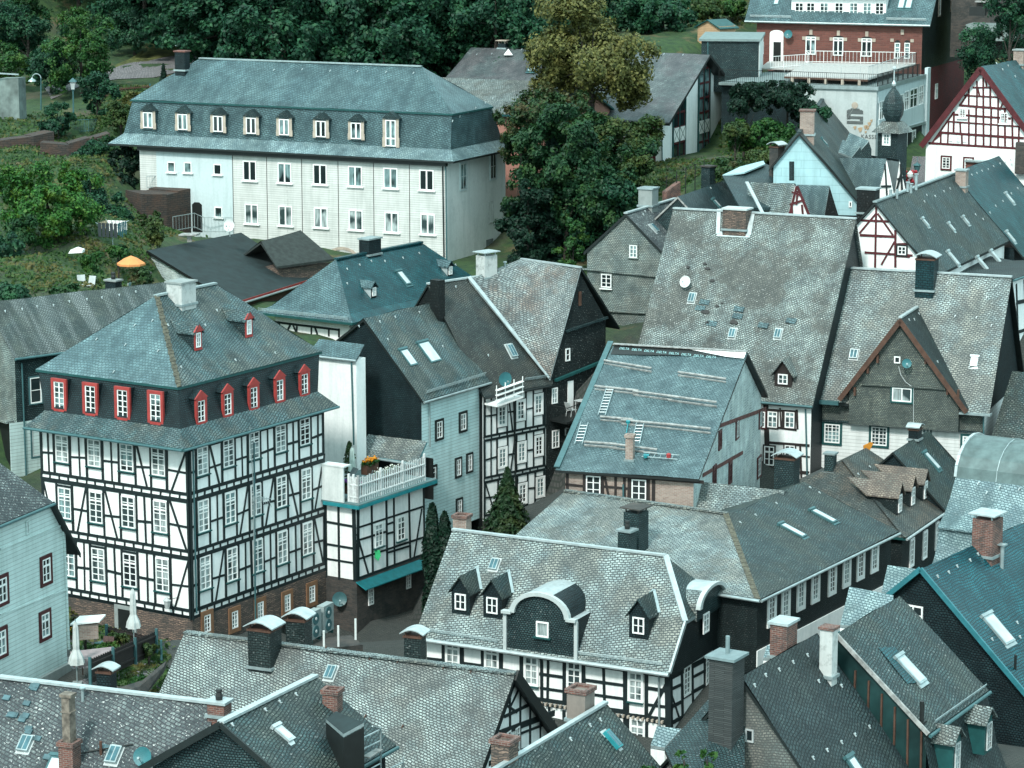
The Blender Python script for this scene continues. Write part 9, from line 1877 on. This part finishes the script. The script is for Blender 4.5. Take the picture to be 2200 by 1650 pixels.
slat_fence('board_fence', 'dark board fence along the right side of the fenced courtyard', at(190, 1470, 121), at(333, 1405, 129.5), 1.15, M_TIMBB, 'dark board fences'); slat_fence('board_fence', 'dark board fence below the stone doorway of the timbered house', at(232, 1378, 131), at(333, 1403, 129.8), .8, M_TIMBB, 'dark board fences')
thingmesh(MB().tube(at(347, 1418, 128.5), at(346, 1375, 128.5), .06), 'steel_post', M_DPIPE, at(347, 1418, 128.5), 'lone steel post right of the dark board fence', 'post')
w0 = at(240, 1500, 119.5); thingmesh(MB().prism([at(245, 1492, 120), at(300, 1475, 122), at(352, 1432, 126), at(352, 1445, 126), at(300, 1510, 121), at(245, 1515, 119.5)], V3(0, 1.0, .0)), 'dry_stone_wall', M_STONED, at(300, 1495, 121), 'low dark stone wall holding the dry grass strip', 'wall')
flowers('marigolds', 'orange marigolds at the corner of the clapboard house', at(154, 1372, 129), .5, .4, .3, F_ORG, n=60, size=.1)
# ---- left garden
g0 = at(283, 612, 170.5); parasol_open('orange open parasol in the hillside garden', g0, at(282, 549, 170.5).z-g0.z, 31/FPX*170.5, plain('canvas_orange', (.62, .24, .08), .75, vary=.06))
table('garden_table', 'dark garden table under the orange parasol', g0+V3(.6, .1, 0), .2, 1.3, .8, .72, M_TIMBB)
for k, (x, y, lab) in enumerate(((178, 626, 'white-framed garden chair, left of the pair by the smoking chimney'), (192, 628, 'white-framed garden chair next to its twin on the garden terrace'), (309, 628, 'pale garden chair beside the door of the felt-roofed shed'))): chair('garden_chair', lab, at(x, y, 167.5), [.4, -.5, 2.2][k], M_WFG, 'garden chairs', s=1.0)
# rotary clothes dryer
p = at(243, 545, 178); o = empty('clothes_dryer', p, 'rotary clothes dryer hung with white and coloured washing', 'clothes dryer'); top = p+UPZ*2.0; MB().tube(p, top+UPZ*.1, .03).build('pole', M_ZINC, o)
for k in range(4):
 a = .5+math.pi/2*k; e = top+V3(math.cos(a)*1.15, math.sin(a)*1.15, .12); MB().tube(p+UPZ*1.5, e, .02).build('arm', M_ZINC, o)
for k, (a, b, hh, m, lab) in enumerate(((.5, 2.07, .75, M_WFR, 'white sheet on the clothes dryer'), (2.07, 3.64, .55, plain('cloth_tan', (.5, .38, .25), .8), 'tan cloth on the clothes dryer'), (3.64, 5.2, 1.15, plain('cloth_dark', (.02, .03, .035), .8), 'long dark garment on the clothes dryer'), (5.2, 6.8, .95, plain('cloth_petrol', (.03, .12, .14), .8), 'petrol blue towels on the clothes dryer'))):
 A, B = top+V3(math.cos(a)*1.0, math.sin(a)*1.0, .1), top+V3(math.cos(b)*1.0, math.sin(b)*1.0, .1); mb = MB(); n = 5
 for i in range(n): P0, P1 = A.lerp(B, i/n), A.lerp(B, (i+.85)/n); w_ = V3(0, 0, -hh*(.8+.25*((i*k+i) % 3)/2)); mb.slab([[P0, P1, P1+w_, P0+w_+V3(.02, 0, 0)]], .01)
 thingmesh(mb, 'washing', m, (A+B)/2, lab, 'washing', 'washing on the dryer')
p = at(100, 597, 170); thingmesh(MB().lathe(p+V3(-.25, 0, .22), [(.18, 0), (.24, .5), (.26, .52)], seg=14, ax=(1, -.2, .25)), 'bucket', M_WFR, p, 'white bucket lying on its side on the garden slope', 'bucket')
p = at(163, 545, 176); thingmesh(MB().prism([p+V3(-.5, 0, 0), p+V3(.4, 0, .05), p+V3(.45, 0, .25), p+V3(0, 0, .4), p+V3(-.35, 0, .25)], V3(.1, .4, 0)), 'garden_sheet', M_WFR, p, 'crumpled white sheet among the plants behind the round tree trunk', 'sheet')
p = at(407, 518, 186); thingmesh(MB().slab([[p+V3(-.7, -.4, .5), p+V3(.5, -.4, .5), p+V3(.7, .5, .5), p+V3(-.5, .5, .5)]], .1).cbox(p+UPZ*.2, (.3, 0, 0), (0, .3, 0), UPZ*.5), 'garden_slab_table', M_WOODP, p, 'pale square garden table behind the black felt roof', 'table')
p = at(277, 640, 165); thingmesh(MB().box(p, (1.0, 0, 0), (0, .6, 0), UPZ*.9), 'rain_barrel', M_DPIPE, p, 'teal water butt beside the orange parasol', 'water butt')
# dish on pole by the white house
def pole_dish(label, p, hh, r, mat, aim): 
 o = empty('satellite_dish', p, label, 'satellite dish'); MB().tube(p, p+UPZ*hh, .035).build('pole', M_ZINC, o); h_ = H1.__class__.__new__(H1.__class__); h_.root = o; h_.add = lambda mb, name, mats, parent=None, smooth=False: mb.build(name, mats, parent or o); dish(h_, p+UPZ*hh, aim, r, mat, 'dish_bowl'); return o
pole_dish('white satellite dish on a pole before the long white building', at(494, 508, 187), .75, .42, M_DISHW, (-.5, -1, .25)); 
bp0, bp1, bdd = H8.deck; pole_dish('big white satellite dish on the corner of the dark balcony', bp1+bdd*.9+UPZ*.1, 1.0, .52, M_DISHW, (-.2, -1, .25))
mid = (bp0+bp1)/2+bdd*.5+UPZ*.14; table('balcony_table', 'folding table with white legs on the dark balcony', mid+(bp1-bp0)*.0, .8, .75, .75, .72, M_WFG); d_ = (bp1-bp0).normalized()
chair('folding_chair', 'pale folding chair left of the table on the dark balcony', mid-d_*1.0, math.atan2(d_.y, d_.x)+1.57, M_WFG, 'folding chairs on the balcony', recl=.2, s=.95); chair('folding_chair', 'pale folding chair right of the table on the dark balcony', mid+d_*1.0, math.atan2(d_.y, d_.x)-1.57, M_WFG, 'folding chairs on the balcony', recl=.2, s=.95)
# railings, walls, lamps at upper left
def lamp_curved(label, px, yt, yb, D):
 b, t = at(px, yb, D), at(px, yt, D); b.z = min(b.z, gz(b.x, b.y)+.2); o = empty('street_lamp', b, label, 'street lamp', 'curved street lamps by the path'); MB().tube(b, t, .06, seg=8, r2=.045).build('pole', M_DPIPE, o)
 pts = [t+V3(-.35*(1-math.cos(a)), 0, .35*math.sin(a)) for a in [math.pi*k/7 for k in range(8)]]; MB().pipe(pts, .04).build('arm', M_ZINC, o); MB().lathe(pts[-1]-UPZ*.25, [(.34, 0), (.3, .08), (.1, .22), (.05, .3)], seg=14).build('lamp_shade', M_ZINC, o)
lamp_curved('curved-neck street lamp behind the netted wall, far left', 88, 168, 240, 219); lamp_curved('curved-neck street lamp showing above the slate chimney of the long building', 402, 92, 150, 236)
b = at(158, 262, 213); t = at(157, 192, 213); b.z -= .3; o = empty('lantern_lamp', b, 'tall lantern street lamp with a pyramid cap, left of the long building', 'street lamp'); MB().tube(b, t, .07, seg=8, r2=.05).lathe(t-UPZ*.1, [(.09, 0), (.12, .06), (.05, .12)]).build('pole', M_DPIPE, o)
MB().lathe(t, [(.16, 0), (.27, .6)], seg=4).build('lamp_glass', M_WFG, o); MB().lathe(t+UPZ*.6, [(.42, 0), (.05, .28)], seg=4).build('lamp_cap', M_DPIPE, o)
p0, p1 = at(150, 285, 212), at(214, 282, 213); railing('metal_railing', 'blue-grey metal railing at the foot of the lantern lamp', [p0, at(190, 283, 211), p1], .95, M_DPIPE, .16, group=None)
def wallbox(name, label, pts, hh, th, mat, cat='wall', top=None):
 """garden wall along ground points (photo base points with depth), hh high"""
 mb = MB()
 for a, b in zip(pts, pts[1:]):
  d = (b-a); n = V3(-d.y, d.x, 0).normalized()*th; k = max(1, int(d.length/1.2))
  for i in range(k):
   A, B = a.lerp(b, i/k), a.lerp(b, (i+1)/k); ha = hh*(1+.07*noise.noise(A*1.3)); mb.box(A-UPZ*1.5, B-A, n, UPZ*(ha+1.5))
 return thingmesh(mb, name, mat, pts[0], label, cat)
wallbox('netted_wall', 'crumbling wall end wrapped in grey netting at the left edge', [at(-40, 285, 214), at(43, 283, 213)], at(20, 172, 214).z-at(20, 283, 214).z, 1.2, plain('netting_grey', (.17, .22, .21), .8, vary=.3, vs=.8)); thingmesh(MB().beam(at(-10, 157, 213), at(40, 160, 213), .12, .1), 'scaffold_tube', M_ZINC, at(0, 157, 213), 'steel tube along the top of the netted wall', 'tube')
M_DRYST = bricks('dry_stone_dark', (.055, .04, .033), (.03, .026, .024), (.015, .015, .014), w=.5, h=.16, ms=.03, wob=.2, dark=(.07, .035, .022), damt=.7)
wallbox('retaining_wall', 'dark ruined retaining wall under the netted wall, left edge', [at(-30, 372, 205), at(75, 358, 206), at(118, 348, 207)], 2.3, 1.6, M_DRYST); wallbox('retaining_wall', 'dark mossy retaining wall with a red-brown coping, left of the long building', [at(88, 372, 205), at(150, 378, 205), at(238, 352, 206)], 2.4, 1.5, M_DRYST)
wallbox('garden_wall', 'stone garden wall running from the long building into the garden', [at(308, 505, 197), at(360, 505, 198), at(411, 493, 200)], at(411, 405, 200).z-at(411, 493, 200).z, 3.0, M_DRYST); q0 = at(318, 403, 201); railing('wall_railing', 'grey railing on top of the stone garden wall', [at(316, 405, 201), at(378, 402, 202)], .9, M_ZINC, .2)
railing('stair_railing', 'thin metal hand railing outside the dark door of the long building', [at(372, 498, 198), at(418, 490, 199), at(440, 500, 198.5), at(500, 500, 198)], 1.1, M_ZINC, .25)
slat_fence('picket_fence', 'low brown picket fence along the cobbled path', at(212, 212, 224), at(322, 203, 226), .8, M_BROWNW, 'picket fence', .10, .07)
mb = MB(); pts = [at(x, y, 190) for x, y in ((1407, 432), (1432, 425), (1453, 417), (1473, 408), (1493, 400), (1512, 392))]
o = empty('mesh_fence', pts[0], 'dark wire mesh fence on thin posts below the white hall', 'fence')
for q in pts: MB().tube(q-UPZ*.4, q+UPZ*1.55, .035, seg=6).build('fence_post', M_BLK, o)
mb = MB()
for a, b in zip(pts, pts[1:]):
 for k in range(6): mb.tube(a+UPZ*(.2+.25*k), b+UPZ*(.2+.25*k), .008, seg=3)
mb.build('wires', M_BLK, o); wallbox('brick_kerb_wall', 'low reddish wall piece behind the mesh fence', [at(1432, 440, 189), at(1462, 418, 190)], .9, .4, M_BRICK2)
# ---- bank terrace things
zt_ = H33.z+.02
for k, (x, y, lab, yw) in enumerate(((1573, 138, 'white plastic lounger, leftmost on the flat terrace roof', .6), (1588, 137, 'tall white plastic chair in the middle of the terrace group', .1), (1599, 137, 'white plastic chair at the right of the terrace group', -.5))): chair('plastic_chair', lab, atz(x, y, zt_), yw, M_WFR, 'white plastic chairs on the flat roof', recl=.3, s=1.25, arms=True)
chair('folding_chair', 'red and white striped folding chair on the flat terrace roof', atz(1539, 136, zt_), .5, plain('chair_pinkish', (.45, .28, .26), .7), recl=.3, s=1.2)
p = atz(1622, 143, zt_); thingmesh(MB().lathe(p, [(.32, 0), (.4, .4), (.38, .42)], seg=14), 'tub', plain('tub_blue', (.03, .25, .30), .5), p, 'blue tub on the flat roof beside the white side wall', 'tub'); p = atz(1614, 141, zt_); thingmesh(MB().tube(p, p+UPZ*1.15, .03).cbox(p+UPZ*1.2, (.1, 0, 0), (0, .1, 0), UPZ*.35), 'terrace_lamp', M_WFR, p, 'slim white lamp post on the flat roof', 'lamp')
# ---- lane below the bank
p = at(1970, 368, 204); o = empty('lane_lantern', p+UPZ*.2, 'hanging green lantern in the lane below the bank building', 'lantern'); MB().lathe(p, [(.15, 0), (.26, .45)], seg=6).build('lamp_glass', M_DPIPE, o); MB().lathe(p+UPZ*.45, [(.34, 0), (.04, .2)], seg=6).tube(p+UPZ*.6, p+V3(.1, .6, 1.0), .02).build('lamp_cap', M_DPIPE, o)
p = at(1955, 394, 200); rg = np.random.default_rng(4); mb = MB()
for k in range(26): a = rg.uniform(0, 6.28); r0 = rg.uniform(.15, .5); c = p+V3(math.cos(a)*r0, rg.uniform(-.2, .2), rg.uniform(-.1, .9)); mb.lathe(c, [(.03, -.12), (.14, 0), (.1, .1), (.02, .16)], seg=6, ax=(rg.normal(), rg.normal(), 1))
o = thingmesh(mb, 'red_ornament', plain('ornament_red', (.32, .02, .03), .4), p, 'bright red ornament with a pale oval, hanging in the lane beside the turret', 'ornament'); MB().lathe(p+V3(-.05, -.35, .35), [(.05, 0), (.2, .2), (.22, .4), (.05, .62)], seg=12).build('pale_oval', M_DISHW, o)
for k, (x, y) in enumerate(((1950, 412), (1957, 415), (1968, 408))): p = at(x, y, 172); thingmesh(MB().tube(p, p+UPZ*(.55 if k < 2 else .95), .09).cbox(p+UPZ*(.6 if k < 2 else 1.0), (.26, 0, 0), (0, .26, 0), UPZ*.04), 'vent_pipe', M_ZINC, p, ['left one of the two short capped vent pipes behind the row gable', 'right one of the two short capped vent pipes behind the row gable', 'tall capped vent pipe between the row gable and the teal roof'][k], 'vent pipe', 'capped vent pipes')
# ---- on the roof under repair
def ladder(label, p, q, w=.42, group='ladders on the repaired roof'):
 mb = MB(); d = q-p; s = d.cross(RF12.n).normalized()*w/2; mb.tube(p-s, q-s, .03, seg=6).tube(p+s, q+s, .03, seg=6); n = int(d.length/.3)
 for k in range(1, n): c = p+d*k/n; mb.tube(c-s, c+s, .018, seg=5)
 return thingmesh(mb, 'ladder', M_ZINC, p, label, 'ladder', group)
r_ = lambda x, y: RF12.at(x, y, .14)
ladder('ladder at the top left of the repaired roof, beside the white dish', r_(1293, 896), r_(1312, 835)); ladder('ladder at the shaded lower left of the repaired roof', r_(1243, 958), r_(1256, 912)); ladder('ladder right of the brick chimney on the repaired roof', r_(1366, 958), r_(1376, 912)); ladder('ladder lying flat near the eave of the repaired roof', r_(1381, 981), r_(1458, 987))
p = r_(1437, 988); thingmesh(MB().lathe(p, [(.12, 0), (.14, .2), (.05, .26)], seg=10), 'red_bucket', plain('bucket_red', (.35, .04, .04), .6), p, 'small dark red bucket by the flat ladder on the repaired roof', 'bucket'); p = r_(1389, 984); thingmesh(MB().cbox(p, RF12.u*.3, RF12.v*.2, RF12.n*.15).lathe(p-RF12.v*.2, [(.1, 0), (.1, .15)], seg=8), 'tool_bag', M_TEALM, p, 'turquoise tool bag by the flat ladder on the repaired roof', 'bag')
p = r_(1350, 912); thingmesh(MB().cbox(p, RF12.u*.22, RF12.v*.15, RF12.n*.2).tube(p, r_(1346, 935), .03), 'blue_strap', M_TEALM, p, 'turquoise strap on the third row of planks', 'strap')
p = at(1860, 965, 160.5); thingmesh(MB().prism([p+V3(-.1, 0, -.3), p+V3(.1, 0, -.35), p+V3(.45, 0, .35), p+V3(.3, 0, .42), p+V3(-.15, 0, .2)], V3(0, .12, 0)), 'orange_flag', plain('flag_orange', (.55, .22, .02), .7), p, 'orange cloth in front of the middle green-framed window', 'cloth')
# ---- scaffold bottom left of centre
p = at(780, 1620, 97); o = empty('scaffold', p, 'steel scaffold with a wooden board beside the long pale roof, bottom edge', 'scaffold')
S = lambda x, y, d=97: at(x, y, d)
for (x, y0, y1) in ((818, 1562, 1690), (866, 1628, 1690)): MB().tube(S(x, y1), S(x, y0), .035).build('standard', M_ZINC, o)
for (x0, y0, x1, y1) in ((760, 1595, 818, 1567), (775, 1612, 816, 1592), (745, 1680, 818, 1640), (840, 1650, 866, 1638), (800, 1560, 818, 1566)): MB().tube(S(x0, y0, 96), S(x1, y1, 97), .03).build('ledger', M_ZINC, o)
MB().beam(S(787, 1627, 96), S(815, 1610, 97), .3, .05).build('board', M_WOODP, o)
mb = MB(); A = [S(712, 1650, 96.4), S(783, 1614, 98.6)]
thingmesh(MB().pipe([S(705, 1655, 96), S(784, 1617, 98.5)], .04), 'scaffold_tube', M_DPIPE, S(705, 1655, 96), 'scaffold tube along the eave of the dark gable roof, bottom', 'tube')
